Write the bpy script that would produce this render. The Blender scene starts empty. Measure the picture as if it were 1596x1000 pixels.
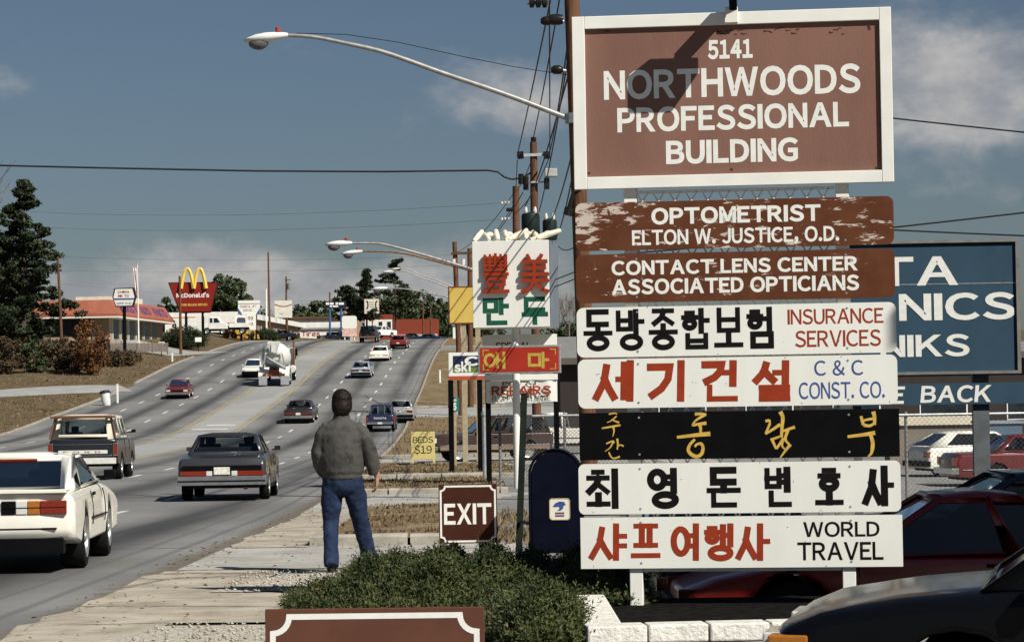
import bpy, bmesh, math, random
import numpy as np
from mathutils import Vector, Matrix

R = math.radians
random.seed(7)
rng = np.random.default_rng(11)
SC = bpy.context.scene
COL = SC.collection

# ---------------------------------------------------------------- camera
FPX = 4000.0                                   # focal length in pixels of the 1596 px wide photograph
PITCH, ROLL = R(1.647), R(0.87)
CAMM = Matrix.Rotation(math.pi / 2 + PITCH, 4, 'X') @ Matrix.Rotation(-ROLL, 4, 'Z')
cd = bpy.data.cameras.new("camera")
cam = bpy.data.objects.new("camera", cd)
COL.objects.link(cam)
cam.matrix_world = CAMM
cd.sensor_width = 36.0
cd.lens = 36.0 * FPX / 1596.0
cd.clip_start = 0.1
cd.clip_end = 6000
SC.camera = cam

# ---------------------------------------------------------------- light, sky, exposure
SUN_AZ, SUN_EL = R(45), R(43)                  # azimuth measured from straight behind the camera towards the right
sun_dir = Vector((math.sin(SUN_AZ) * math.cos(SUN_EL), -math.cos(SUN_AZ) * math.cos(SUN_EL), math.sin(SUN_EL)))
sl = bpy.data.lights.new("sun", 'SUN')
sl.energy = 5.0
sl.angle = R(0.5)
sl.color = (1.0, 0.965, 0.885)
so = bpy.data.objects.new("sun", sl)
COL.objects.link(so)
so.rotation_euler = sun_dir.to_track_quat('Z', 'Y').to_euler()
SC.view_settings.view_transform = 'Standard'
SC.view_settings.look = 'None'
SC.view_settings.gamma = 1.0
SC.view_settings.exposure = 0.34

W = bpy.data.worlds.new("World")
SC.world = W
W.use_nodes = True


class NT:
    """small helper to write node trees"""
    def __init__(s, tree):
        s.t = tree; s.n = tree.nodes; s.l = tree.links

    def node(s, typ, **kw):
        n = s.n.new(typ)
        for k, v in kw.items():
            setattr(n, k, v)
        return n

    def put(s, sock, v):
        if isinstance(v, bpy.types.NodeSocket):
            s.l.new(v, sock)
        elif v is not None:
            if sock.type == 'RGBA' and not isinstance(v, (int, float)) and len(v) == 3:
                v = (*v, 1)
            sock.default_value = v

    def math(s, op, a, b=None, c=None, clamp=False):
        n = s.node('ShaderNodeMath', operation=op, use_clamp=clamp)
        s.put(n.inputs[0], a)
        if b is not None: s.put(n.inputs[1], b)
        if c is not None: s.put(n.inputs[2], c)
        return n.outputs[0]

    def mix(s, f, a, b, mode='MIX'):
        n = s.node('ShaderNodeMix', data_type='RGBA', blend_type=mode)
        s.put(n.inputs[0], f); s.put(n.inputs[6], a); s.put(n.inputs[7], b)
        return n.outputs[2]

    def noise(s, vec, scale, detail=4, rough=0.55, dist=0.0):
        n = s.node('ShaderNodeTexNoise')
        if vec is not None: s.l.new(vec, n.inputs['Vector'])
        n.inputs['Scale'].default_value = scale
        n.inputs['Detail'].default_value = detail
        n.inputs['Roughness'].default_value = rough
        n.inputs['Distortion'].default_value = dist
        return n.outputs['Fac']

    def ramp(s, v, lo, hi):
        n = s.node('ShaderNodeMapRange', interpolation_type='SMOOTHSTEP')
        s.put(n.inputs[0], v); n.inputs[1].default_value = lo; n.inputs[2].default_value = hi
        return n.outputs[0]

    def scale(s, vec, xyz):
        n = s.node('ShaderNodeMapping')
        s.l.new(vec, n.inputs[0]); n.inputs['Scale'].default_value = xyz
        return n.outputs[0]


def make_world():
    t = NT(W.node_tree)
    bg = W.node_tree.nodes['Background']
    sky = t.node('ShaderNodeTexSky', sky_type='NISHITA')
    sky.sun_disc = False
    sky.sun_elevation = SUN_EL
    sky.sun_rotation = R(180) - SUN_AZ
    sky.air_density = 1.0; sky.dust_density = 0.7; sky.ozone_density = 2.5
    hs = t.node('ShaderNodeHueSaturation')
    hs.inputs['Saturation'].default_value = 0.92
    hs.inputs['Value'].default_value = 0.60
    t.l.new(sky.outputs[0], hs.inputs['Color'])
    blue = t.mix(1.0, hs.outputs[0], (.915, .99, 1.10), 'MULTIPLY')
    tc = t.node('ShaderNodeTexCoord')
    sx = t.node('ShaderNodeSeparateXYZ'); t.l.new(tc.outputs['Generated'], sx.inputs[0])
    yy = t.math('MAXIMUM', t.math('ABSOLUTE', sx.outputs[1]), 0.05)
    ax = t.math('DIVIDE', sx.outputs[0], yy); az = t.math('DIVIDE', sx.outputs[2], yy)
    # cumulus clouds: soft banks of cloud at fixed bearings, broken up by noise
    banks = [(-.125, .042, .05, .022, 1.25), (-.19, .03, .08, .018, .8), (-.05, .035, .06, .018, 1.0), (.01, .045, .05, .02, .65),
             (.168, .120, .050, .032, 1.3), (.005, .118, .035, .028, .62), (-.205, .118, .03, .012, .55), (-.08, .135, .035, .01, .4),
             (.23, .07, .06, .02, .25), (-.02, .11, .05, .012, .3), (-.6, .2, .3, .1, 1.0), (.7, .3, .3, .1, 1.0)]
    tot = None
    for (x0, z0, wx, wz, k) in banks:
        dx = t.math('DIVIDE', t.math('SUBTRACT', ax, x0), wx)
        dz = t.math('DIVIDE', t.math('SUBTRACT', az, z0), wz)
        r2 = t.math('ADD', t.math('MULTIPLY', dx, dx), t.math('MULTIPLY', dz, dz))
        g = t.math('MULTIPLY', t.math('EXPONENT', t.math('MULTIPLY', r2, -1.0)), k)
        tot = g if tot is None else t.math('ADD', tot, g)
    v = t.scale(tc.outputs['Generated'], (1, 1, 1.7))
    n1 = t.noise(v, 22, 9, 0.58, 0.15)
    n2 = t.noise(v, 60, 6, 0.6)
    m = t.math('ADD', t.math('MULTIPLY', tot, 0.58), t.math('SUBTRACT', n1, 0.5))
    m = t.math('ADD', m, t.math('MULTIPLY', t.math('SUBTRACT', n2, 0.5), 0.18))
    mask = t.math('MULTIPLY', t.ramp(m, 0.22, 0.66), 0.8)
    shade = t.ramp(t.noise(v, 34, 5), 0.3, 0.75)
    ccol = t.mix(shade, (5.0, 5.1, 5.5), (9.6, 9.1, 8.6))
    col = t.mix(mask, blue, ccol)
    t.l.new(col, bg.inputs['Color'])
    bg.inputs['Strength'].default_value = 0.05


make_world()

# ---------------------------------------------------------------- pixel <-> place
C3 = CAMM.to_3x3()


def ray(px, py):
    return C3 @ Vector(((px - 798) / FPX, -(py - 500) / FPX, -1.0))


def at(px, py, D):
    d = ray(px, py)
    return d * (D / d.y)


def pchip(xs, ys):
    xs = np.array(xs, float); ys = np.array(ys, float)
    h = np.diff(xs); d = np.diff(ys) / h
    m = np.zeros_like(xs); m[0] = d[0]; m[-1] = d[-1]
    for i in range(1, len(xs) - 1):
        m[i] = (d[i - 1] * h[i] + d[i] * h[i - 1]) / (h[i] + h[i - 1])
    def f(x):
        x = np.asarray(x, float)
        i = np.clip(np.searchsorted(xs, x) - 1, 0, len(xs) - 2)
        t = np.clip((x - xs[i]) / h[i], 0, 1)
        return ((1 + 2 * t) * (1 - t) ** 2 * ys[i] + t * (1 - t) ** 2 * h[i] * m[i] + t * t * (3 - 2 * t) * ys[i + 1] + t * t * (t - 1) * h[i] * m[i + 1])
    return f


zr = pchip([-60, 0, 20, 27, 53, 75, 110, 135, 155, 170, 190, 205, 220, 240, 262, 280, 300, 330, 360, 420, 600, 1800],
           [-1.0, -1.45, -1.66, -1.74, -2.1, -2.27, -2.4, -2.3, -1.95, -1.2, -.15, .75, 1.85, 3.3, 4.6, 5.6, 6.55, 7.35, 7.85, 8.2, 8.4, 8.0])
xr = pchip([-60, 0, 19, 27, 42, 75, 110, 154, 205, 272, 300, 340, 352, 372, 400, 450, 520, 1800],
           [-2.0, -3.2, -3.42, -3.45, -3.65, -4.6, -5.5, -6.6, -7.3, -7.6, -7.6, -6.9, -5.5, 3, 18, 55, 110, 900])


def sm(x):
    x = np.clip(x, 0, 1)
    return x * x * (3 - 2 * x)


def gz(X, Y):
    """height of the ground; the road surface is zr(Y)"""
    X = np.asarray(X, float); Y = np.asarray(Y, float)
    u = X - xr(Y)
    z = zr(Y) + 0.0
    w = sm((X - .75) / 0.3) * sm((Y - 20.3) / 0.6) * (1 - sm((Y - 55) / 15)) * (u > 0)
    z = z + (-2.14 - z) * w
    w2 = sm((X - 6) / 5) * sm((Y - 40) / 14) * (1 - sm((Y - 95) / 15))
    z = z + (-2.66 - z) * w2
    z = z + 1.3 * sm((Y - 240) / 28) * sm((-u - 26) / 8) * (1 - sm((Y - 330) / 90))
    z = z + 0.05 * sm((-u - 25) / 3) * (u < -24)
    return z


def gzf(X, Y):
    return float(gz(X, Y))


# ---------------------------------------------------------------- mesh builder
class MB:
    def __init__(s):
        s.v = []; s.f = []

    def add(s, vs, fs):
        b = len(s.v)
        s.v.extend([tuple(p) for p in vs])
        s.f.extend([tuple(i + b for i in f) for f in fs])
        return s

    def poly(s, *pts):
        return s.add(pts, [tuple(range(len(pts)))])

    def box(s, x0, x1, y0, y1, z0, z1):
        if x0 > x1: x0, x1 = x1, x0
        if y0 > y1: y0, y1 = y1, y0
        if z0 > z1: z0, z1 = z1, z0
        return s.add([(x0, y0, z0), (x1, y0, z0), (x1, y1, z0), (x0, y1, z0), (x0, y0, z1), (x1, y0, z1), (x1, y1, z1), (x0, y1, z1)],
                     [(0, 3, 2, 1), (4, 5, 6, 7), (0, 1, 5, 4), (1, 2, 6, 5), (2, 3, 7, 6), (3, 0, 4, 7)])

    def bar(s, a, b, w, h):
        """rectangular bar from a to b, w across, h high"""
        a = Vector(a); b = Vector(b); d = (b - a).normalized()
        up = Vector((0, 0, 1)) if abs(d.z) < .95 else Vector((0, 1, 0))
        x = d.cross(up).normalized() * (w / 2); y = x.cross(d).normalized() * (h / 2)
        c = [p + i * x + j * y for p in (a, b) for (i, j) in ((-1, -1), (1, -1), (1, 1), (-1, 1))]
        return s.add(c, [(0, 1, 2, 3), (7, 6, 5, 4), (0, 4, 5, 1), (1, 5, 6, 2), (2, 6, 7, 3), (3, 7, 4, 0)])

    def loft(s, rings, caps=True, closed=True):
        n = len(rings[0]); vs = [p for r in rings for p in r]; fs = []
        for i in range(len(rings) - 1):
            for j in range(n if closed else n - 1):
                k = (j + 1) % n
                fs.append((i * n + j, i * n + k, (i + 1) * n + k, (i + 1) * n + j))
        if caps:
            fs.append(tuple(range(n - 1, -1, -1))); m = (len(rings) - 1) * n
            fs.append(tuple(range(m, m + n)))
        return s.add(vs, fs)

    def tube(s, pts, r, n=8, caps=True):
        pts = [Vector(p) for p in pts]
        rs = r if isinstance(r, (list, tuple)) else [r] * len(pts)
        rings = []; prev = None
        for i, p in enumerate(pts):
            d = (pts[min(i + 1, len(pts) - 1)] - pts[max(i - 1, 0)]).normalized()
            if prev is None:
                ref = Vector((0, 0, 1)) if abs(d.z) < .9 else Vector((1, 0, 0))
                x = d.cross(ref).normalized()
            else:
                x = (prev - d * prev.dot(d)).normalized()
            prev = x; y = d.cross(x)
            rings.append([p + (x * math.cos(a) + y * math.sin(a)) * rs[i] for a in (2 * math.pi * k / n for k in range(n))])
        return s.loft(rings, caps)

    def lathe(s, prof, c=(0, 0, 0), axis='Z', n=20, caps=True):
        rings = []
        for (r, h) in prof:
            ring = []
            for k in range(n):
                a = 2 * math.pi * k / n; x, y = r * math.cos(a), r * math.sin(a)
                p = {'Z': (x, y, h), 'X': (h, x, y), 'Y': (x, h, y)}[axis]
                ring.append((p[0] + c[0], p[1] + c[1], p[2] + c[2]))
            rings.append(ring)
        return s.loft(rings, caps)

    def ball(s, c, r, nu=14, nv=9):
        r = r if isinstance(r, (tuple, list)) else (r, r, r)
        rings = []
        for i in range(nv + 1):
            t = math.pi * (i + .02) / (nv + .04)
            rings.append([(c[0] + r[0] * math.sin(t) * math.cos(2 * math.pi * k / nu), c[1] + r[1] * math.sin(t) * math.sin(2 * math.pi * k / nu),
                           c[2] - r[2] * math.cos(t)) for k in range(nu)])
        return s.loft(rings)

    def prism(s, pts, y0, y1, plane='XZ'):
        """polygon of (a, b) pairs pulled along the third axis"""
        def P(a, b, c): return {'XZ': (a, c, b), 'YZ': (c, a, b), 'XY': (a, b, c)}[plane]
        return s.loft([[P(a, b, y0) for a, b in pts], [P(a, b, y1) for a, b in pts]])

    def xf(s, M):
        s.v = [tuple(M @ Vector(p)) for p in s.v]
        return s

    def build(s, name, m, parent=None, smooth=None, bevel=None, fix=True, seg=2):
        me = bpy.data.meshes.new(name)
        me.from_pydata(s.v, [], s.f)
        if fix:
            bm = bmesh.new(); bm.from_mesh(me)
            bmesh.ops.recalc_face_normals(bm, faces=bm.faces)
            bm.to_mesh(me); bm.free()
        return finish(name, me, m, parent, smooth, bevel, seg)


def finish(name, me, m, parent=None, smooth=None, bevel=None, seg=2):
    if m is not None: me.materials.append(m)
    if smooth is not None:
        me.polygons.foreach_set('use_smooth', [True] * len(me.polygons))
        me.set_sharp_from_angle(angle=R(smooth))
    me.update()
    o = bpy.data.objects.new(name, me)
    COL.objects.link(o)
    if parent is not None: o.parent = parent
    if bevel:
        b = o.modifiers.new('bevel', 'BEVEL'); b.width = bevel; b.segments = seg; b.limit_method = 'ANGLE'; b.angle_limit = R(32)
        b.harden_normals = False
    return o


def raw(name, V, Fq, m, parent=None):
    """fast mesh from numpy arrays of vertices and equal-sized faces"""
    me = bpy.data.meshes.new(name)
    nv, (nf, k) = len(V), Fq.shape
    me.vertices.add(nv); me.vertices.foreach_set('co', np.asarray(V, np.float32).ravel())
    me.loops.add(nf * k); me.loops.foreach_set('vertex_index', Fq.astype(np.int32).ravel())
    me.polygons.add(nf); me.polygons.foreach_set('loop_start', np.arange(0, nf * k, k, dtype=np.int32))
    me.update(calc_edges=True)
    return finish(name, me, m, parent)


def tag(o, label, cat, group=None):
    o['label'] = label; o['category'] = cat
    if group: o['group'] = group
    return o


def thing(name, label, cat, loc=(0, 0, 0), rotz=0.0, group=None, M=None):
    o = bpy.data.objects.new(name, None)
    COL.objects.link(o)
    if M is not None: o.matrix_world = M
    else:
        o.location = loc; o.rotation_euler = (0, 0, rotz)
    return tag(o, label, cat, group)


def struct(o):
    o['kind'] = 'structure'
    return o


def stuff(o, label=None, cat=None):
    o['kind'] = 'stuff'
    if label: tag(o, label, cat)
    return o


class Face:
    """the upright plane of a sign: pixels of the photograph -> places on that plane"""
    def __init__(s, px, D, yaw=0.0, ground=None):
        p = at(px, 600, D)
        z = gzf(p.x, D) if ground is None else ground
        s.org = Vector((p.x, D, z)); s.yaw = yaw
        s.M = Matrix.Translation(s.org) @ Matrix.Rotation(yaw, 4, 'Z')
        s.inv = s.M.inverted()

    def p(s, px, py, yo=0.0):
        o = s.inv @ Vector((0, 0, 0)); d = s.inv.to_3x3() @ ray(px, py)
        q = o + d * ((yo - o.y) / d.y)
        return q.x, q.z

    def rect(s, x0, y0, x1, y1, yo=0.0):
        """left, right, bottom, top on the plane"""
        a = s.p(x0, (y0 + y1) / 2, yo); b = s.p(x1, (y0 + y1) / 2, yo); c = s.p((x0 + x1) / 2, y1, yo); d = s.p((x0 + x1) / 2, y0, yo)
        return a[0], b[0], c[1], d[1]


# ---------------------------------------------------------------- materials
_mats = {}


def mat(key, col, rough=.6, metal=0.0, var=.12, scale=6.0, bump=0.0, bscale=None, coat=0.0, col2=None, c2=(.5, .65), spec=.16, stretch=None, cracks=0.0):
    """procedural paint, wood, concrete...: a base colour with noise in tone, an optional second colour in patches, an optional bump"""
    if key in _mats: return _mats[key]
    m = bpy.data.materials.new(key); m.use_nodes = True
    t = NT(m.node_tree); b = m.node_tree.nodes['Principled BSDF']
    tc = t.node('ShaderNodeTexCoord'); v = tc.outputs['Object']
    if stretch: v = t.scale(v, stretch)
    n = t.noise(v, scale, 5)
    lo = tuple(c * (1 - var) for c in col); hi = tuple(min(1, c * (1 + var)) for c in col)
    c = t.mix(t.ramp(n, .3, .7), lo, hi)
    if col2 is not None:
        c = t.mix(t.ramp(t.noise(v, scale * .8 + 1.3, 8, .7), *c2), c, col2)
    if cracks:
        vo = t.node('ShaderNodeTexVoronoi'); vo.feature = 'DISTANCE_TO_EDGE'; vo.inputs['Scale'].default_value = cracks
        t.l.new(tc.outputs['Object'], vo.inputs['Vector'])
        e = t.math('ADD', vo.outputs['Distance'], t.math('MULTIPLY', t.math('SUBTRACT', t.noise(tc.outputs['Object'], 7, 5, .7), .5), .10))
        c = t.mix(t.math('MULTIPLY', t.math('SUBTRACT', 1.0, t.ramp(e, .0, .022)), .75), c, tuple(q * .25 for q in col))
        sp = t.noise(tc.outputs['Object'], 38, 3, .6)
        c = t.mix(t.math('MULTIPLY', t.ramp(sp, .62, .72), .6), c, tuple(q * .35 for q in col))
    t.l.new(c, b.inputs['Base Color'])
    t.l.new(t.math('ADD', t.math('MULTIPLY', n, .16), rough - .08), b.inputs['Roughness'])
    b.inputs['Metallic'].default_value = metal
    b.inputs['Specular IOR Level'].default_value = spec
    b.inputs['Coat Weight'].default_value = coat
    b.inputs['Coat Roughness'].default_value = .06
    if bump:
        bn = t.node('ShaderNodeBump'); bn.inputs['Strength'].default_value = bump; bn.inputs['Distance'].default_value = .02
        t.l.new(t.noise(v, bscale or scale * 5, 6, .6), bn.inputs['Height']); t.l.new(bn.outputs[0], b.inputs['Normal'])
    _mats[key] = m
    return m


def paint(key, col, rough=.28, metal=0.0):
    return mat(key, col, rough, metal, var=.05, scale=2.5, coat=.45, bump=.0, spec=.4)


def glass_mat(key, tint=(.20, .25, .27), k=.75):
    if key in _mats: return _mats[key]
    m = bpy.data.materials.new(key); m.use_nodes = True
    t = NT(m.node_tree); m.node_tree.nodes.remove(m.node_tree.nodes['Principled BSDF'])
    out = m.node_tree.nodes['Material Output']
    tr = t.node('ShaderNodeBsdfTransparent'); tr.inputs[0].default_value = (*tint, 1)
    gl = t.node('ShaderNodeBsdfGlossy'); gl.inputs['Roughness'].default_value = .03; gl.inputs[0].default_value = (.9, .95, 1, 1)
    fr = t.node('ShaderNodeFresnel'); fr.inputs[0].default_value = 1.5
    tc = t.node('ShaderNodeTexCoord')
    f = t.math('MULTIPLY', fr.outputs[0], t.math('ADD', t.math('MULTIPLY', t.noise(tc.outputs['Object'], 3, 3), .2), k), clamp=True)
    mx = t.node('ShaderNodeMixShader'); t.l.new(f, mx.inputs[0]); t.l.new(tr.outputs[0], mx.inputs[1]); t.l.new(gl.outputs[0], mx.inputs[2])
    t.l.new(mx.outputs[0], out.inputs[0])
    _mats[key] = m
    return m


def leaf_mat(key, c1, c2, scale=1.2, rough=.6, c3=None):
    if key in _mats: return _mats[key]
    m = bpy.data.materials.new(key); m.use_nodes = True
    t = NT(m.node_tree); b = m.node_tree.nodes['Principled BSDF']
    tc = t.node('ShaderNodeTexCoord')
    n = t.noise(tc.outputs['Object'], scale, 3); n2 = t.noise(tc.outputs['Object'], scale * 14, 2)
    c = t.mix(t.ramp(t.math('ADD', t.math('MULTIPLY', n, .6), t.math('MULTIPLY', n2, .4)), .35, .65), c1, c2)
    if c3: c = t.mix(t.ramp(t.noise(tc.outputs['Object'], scale * 3.1, 3), .6, .7), c, c3)
    t.l.new(c, b.inputs['Base Color']); b.inputs['Roughness'].default_value = rough
    b.inputs['Specular IOR Level'].default_value = .25
    _mats[key] = m
    return m


WHITE = mat('white_paint', (.74, .73, .67), .45, var=.04, scale=3, col2=(.6, .57, .5), c2=(.62, .85))
BLACK = mat('black_rubber', (.008, .008, .009), .75, spec=.1, var=.3, scale=20)
DARK = mat('dark_interior', (.012, .012, .014), .8, var=.3)
CHROME = mat('chrome', (.62, .62, .62), .16, 1.0, var=.08)
STEEL = mat('galvanised_steel', (.42, .43, .43), .45, .7, var=.15, scale=14)
BLACKPAINT = mat('black_paint', (.0045, .0045, .005), .45, var=.15, scale=5, spec=.05)
WOODPOLE = mat('pole_wood', (.115, .055, .03), .85, var=.35, scale=5, stretch=(4, 4, .35), bump=.5)
CONCRETE = mat('concrete', (.33, .31, .275), .9, var=.16, scale=2.2, bump=.35, bscale=28, col2=(.22, .2, .175), c2=(.52, .75))
GLASS = glass_mat('car_glass', (.52, .58, .60))
DARKGLASS = glass_mat('tinted_glass', (.14, .18, .21), .9)
RED_LENS = mat('red_lens', (.17, .020, .009), .2, var=.12, scale=30, coat=.6)
AMBER_LENS = mat('amber_lens', (.33, .115, .015), .2, var=.12, scale=30, coat=.6)
CLEAR_LENS = mat('clear_lens', (.55, .54, .5), .18, var=.1, scale=40, coat=.6)
PLATE = mat('plate_paint', (.62, .6, .52), .5, var=.22, scale=28, col2=(.4, .15, .06), c2=(.6, .72))
TYRE = mat('tyre_rubber', (.010, .010, .010), .85, spec=.12, var=.2, scale=25)


# ---------------------------------------------------------------- lettering
_glyph = {}


def font_mesh(body, bold):
    k = (body, bold)
    if k not in _glyph:
        c = bpy.data.curves.new('lettering', 'FONT'); c.body = body; c.offset = bold; c.resolution_u = 4; c.extrude = 0.0
        o = bpy.data.objects.new('lettering', c); COL.objects.link(o)
        dg = bpy.context.evaluated_depsgraph_get()
        me = bpy.data.meshes.new_from_object(o.evaluated_get(dg))
        V = np.array([v.co[:] for v in me.vertices]).reshape(-1, 3)
        Fs = [tuple(p.vertices) for p in me.polygons]
        bpy.data.objects.remove(o); bpy.data.curves.remove(c); bpy.data.meshes.remove(me)
        lo, hi = V[:, :2].min(0), V[:, :2].max(0)
        _glyph[k] = ((V[:, :2] - lo) / (hi - lo), Fs)
    return _glyph[k]


def sign_height(bold):
    c = bpy.data.curves.new('lettering', 'FONT'); c.body = chr(ord('H') + 0xFEE0); c.offset = bold
    o = bpy.data.objects.new('lettering', c); COL.objects.link(o)
    me = bpy.data.meshes.new_from_object(o.evaluated_get(bpy.context.evaluated_depsgraph_get()))
    y = [v.co.y for v in me.vertices]
    bpy.data.objects.remove(o); bpy.data.curves.remove(c); bpy.data.meshes.remove(me)
    return min(y), max(y)


def sign_text(body, bold):
    """grotesque capitals: the full-width glyphs of the built-in font set with their own spacing"""
    k = ('sans', body, bold)
    if k in _glyph: return _glyph[k]
    V = []; Fs = []; x = 0.0
    for ch in body:
        if ch == ' ': x += .30; continue
        w = chr(ord(ch) + 0xFEE0) if '!' <= ch <= '~' else ch
        g = (w, bold, 'raw')
        if g not in _glyph:
            c = bpy.data.curves.new('lettering', 'FONT'); c.body = w; c.offset = bold; c.resolution_u = 4
            o = bpy.data.objects.new('lettering', c); COL.objects.link(o)
            me = bpy.data.meshes.new_from_object(o.evaluated_get(bpy.context.evaluated_depsgraph_get()))
            _glyph[g] = (np.array([v.co[:2] for v in me.vertices]).reshape(-1, 2), [tuple(p.vertices) for p in me.polygons])
            bpy.data.objects.remove(o); bpy.data.curves.remove(c); bpy.data.meshes.remove(me)
        if ch == 'I':
            H_ = _glyph.setdefault(('Icap', bold), sign_height(bold)); sw = .105 + 2 * bold
            _glyph[g] = (np.array([(0, H_[0]), (sw, H_[0]), (sw, H_[1]), (0, H_[1])]), [(0, 1, 2, 3)])
        P, F_ = _glyph[g]; lo = P[:, 0].min(); b = len(V)
        V += [(p[0] - lo + x, p[1]) for p in P]; Fs += [tuple(i + b for i in f) for f in F_]
        x += P[:, 0].max() - lo + (.055 if ch not in '.,' else .08)
    V = np.array(V); lo, hi = V.min(0), V.max(0)
    # commas hang below the line: measure the height on the capitals alone
    base = min(0.0, lo[1]) if not any(c in body for c in ',') else 0.0
    _glyph[k] = ((V - np.array([lo[0], base])) / np.array([hi[0] - lo[0], hi[1] - base]), Fs)
    return _glyph[k]


class Ink:
    """painted lettering on the XZ plane, facing -Y"""
    def __init__(s, y=-.0012):
        s.v = []; s.f = []; s.y = y; s.k = 0

    def text(s, body, rect, bold=.02, shear=0.0, sans=True):
        P, Fs = sign_text(body, bold) if sans else font_mesh(body, bold)
        x0, x1, z0, z1 = rect; b = len(s.v)
        for (a, c) in P:
            z = z0 + c * (z1 - z0)
            s.v.append((x0 + a * (x1 - x0) + shear * (z - z0), s.y, z))
        s.f += [tuple(i + b for i in f) for f in Fs]
        return s

    def stroke(s, pts, w, closed=False, w1=None):
        """ribbon along a polyline, mitred"""
        P = [Vector((p[0], p[1])) for p in pts]; n = len(P); y = s.y - s.k * .00004; s.k += 1
        b = len(s.v)
        for i in range(n):
            if closed: a, c = P[i - 1], P[(i + 1) % n]
            else: a, c = P[max(i - 1, 0)], P[min(i + 1, n - 1)]
            d1 = (P[i] - a); d2 = (c - P[i])
            d1 = d1.normalized() if d1.length > 1e-9 else d2.normalized()
            d2 = d2.normalized() if d2.length > 1e-9 else d1
            nn = Vector((-(d1.y + d2.y), d1.x + d2.x))
            nn = nn.normalized() if nn.length > 1e-6 else Vector((-d1.y, d1.x))
            n1 = Vector((-d1.y, d1.x)); k = 1 / max(.55, nn.dot(n1))
            ww = w if w1 is None else w + (w1 - w) * i / (n - 1)
            q = nn * (ww / 2 * k)
            e = Vector((0, 0))
            if not closed and i == 0: e = -d2 * ww * .0
            s.v += [(P[i].x + q.x, y, P[i].y + q.y), (P[i].x - q.x, y, P[i].y - q.y)]
        for i in range(n if closed else n - 1):
            j = (i + 1) % n
            s.f.append((b + 2 * i, b + 2 * j, b + 2 * j + 1, b + 2 * i + 1))
        return s

    def ring(s, x0, x1, z0, z1, w, n=22):
        cx, cz = (x0 + x1) / 2, (z0 + z1) / 2
        return s.stroke([(cx + (x1 - x0) / 2 * math.cos(2 * math.pi * k / n), cz + (z1 - z0) / 2 * math.sin(2 * math.pi * k / n)) for k in range(n)], w, True)

    def fill(s, pts):
        b = len(s.v); y = s.y - s.k * .00004; s.k += 1
        s.v += [(p[0], y, p[1]) for p in pts]; s.f.append(tuple(range(b, b + len(pts))))
        return s

    def hangul(s, ch, rect, w, slant=0.0, hw=None):
        """one Korean syllable written with a flat brush into rect = (x0, x1, z0, z1)"""
        x0, x1, z0, z1 = rect
        n = ord(ch) - 0xAC00
        L, V, T = n // 588, n % 588 // 28, n % 28
        hz = V in (8, 12, 13, 17, 18); mix = V == 11
        out = []
        def J(k, a, b, c, d):
            P = lambda *q: [(a + (b - a) * u, c + (d - c) * v) for (u, v) in q]
            tab = {
                'ㄱ': [P((0, 1), (1, 1), (.92, .55), (.6, .2), (.12, -.05))] if k[1:] == 'v' else [P((0, 1), (1, 1), (1, 0))],
                'ㄴ': [P((0, 1), (0, 0), (1, 0))], 'ㄷ': [P((1, 1), (0, 1), (0, 0), (1, 0))],
                'ㄹ': [P((0, 1), (1, 1), (1, .5), (0, .5), (0, 0), (1, 0))],
                'ㅁ': [P((0, 1), (1, 1), (1, 0), (0, 0), (0, 1))], 'ㅂ': [P((0, 1), (0, 0), (1, 0), (1, 1)), P((0, .52), (1, .52))],
                'ㅅ': [P((.55, 1), (.42, .5), (0, 0)), P((.45, .62), (.7, .3), (1, 0))],
                'ㅈ': [P((0, 1), (1, 1)), P((.55, 1), (.4, .45), (0, 0)), P((.45, .55), (1, 0))],
                'ㅊ': [P((.28, 1.12), (.72, 1.12)), P((0, .78), (1, .78)), P((.55, .78), (.4, .4), (0, 0)), P((.45, .45), (1, 0))],
                'ㅍ': [P((0, 1), (1, 1)), P((.3, 1), (.3, 0)), P((.7, 1), (.7, 0)), P((0, 0), (1, 0))],
                'ㅎ': [P((.25, 1.14), (.75, 1.14)), P((0, .8), (1, .8)), ('o', a + (b - a) * .1, a + (b - a) * .9, c, c + (d - c) * .6)],
                'ㅇ': [('o', a, b, c, d)],
                'ㅏ': [P((0, 1), (0, 0)), P((0, .52), (1, .52))], 'ㅑ': [P((0, 1), (0, 0)), P((0, .68), (1, .68)), P((0, .38), (1, .38))],
                'ㅓ': [P((1, 1), (1, 0)), P((0, .55), (1, .55))], 'ㅕ': [P((1, 1), (1, 0)), P((0, .7), (1, .7)), P((0, .38), (1, .38))],
                'ㅐ': [P((0, .96), (0, .04)), P((1, 1), (1, 0)), P((0, .5), (1, .5))],
                'ㅔ': [P((.5, .96), (.5, .04)), P((1, 1), (1, 0)), P((0, .55), (.5, .55))],
                'ㅗ': [P((.5, 1), (.5, 0)), P((0, 0), (1, 0))], 'ㅜ': [P((0, 1), (1, 1)), P((.5, 1), (.5, 0))],
                'ㅡ': [P((0, .5), (1, .5))], 'ㅣ': [P((1, 1), (1, 0))], 'ㅛ': [],
            }
            out.extend(tab[k[0]])
        Ls = 'ㄱㄲㄴㄷㄸㄹㅁㅂㅃㅅㅆㅇㅈㅉㅊㅋㅌㅍㅎ'[L]
        Vs = {0: 'ㅏ', 1: 'ㅐ', 2: 'ㅑ', 4: 'ㅓ', 5: 'ㅔ', 6: 'ㅕ', 8: 'ㅗ', 13: 'ㅜ', 18: 'ㅡ', 20: 'ㅣ', 11: 'ㅗ'}[V]
        Ts = {0: None, 1: 'ㄱ', 4: 'ㄴ', 8: 'ㄹ', 16: 'ㅁ', 17: 'ㅂ', 21: 'ㅇ'}[T]
        wide = Vs in 'ㅐㅔ'
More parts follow.
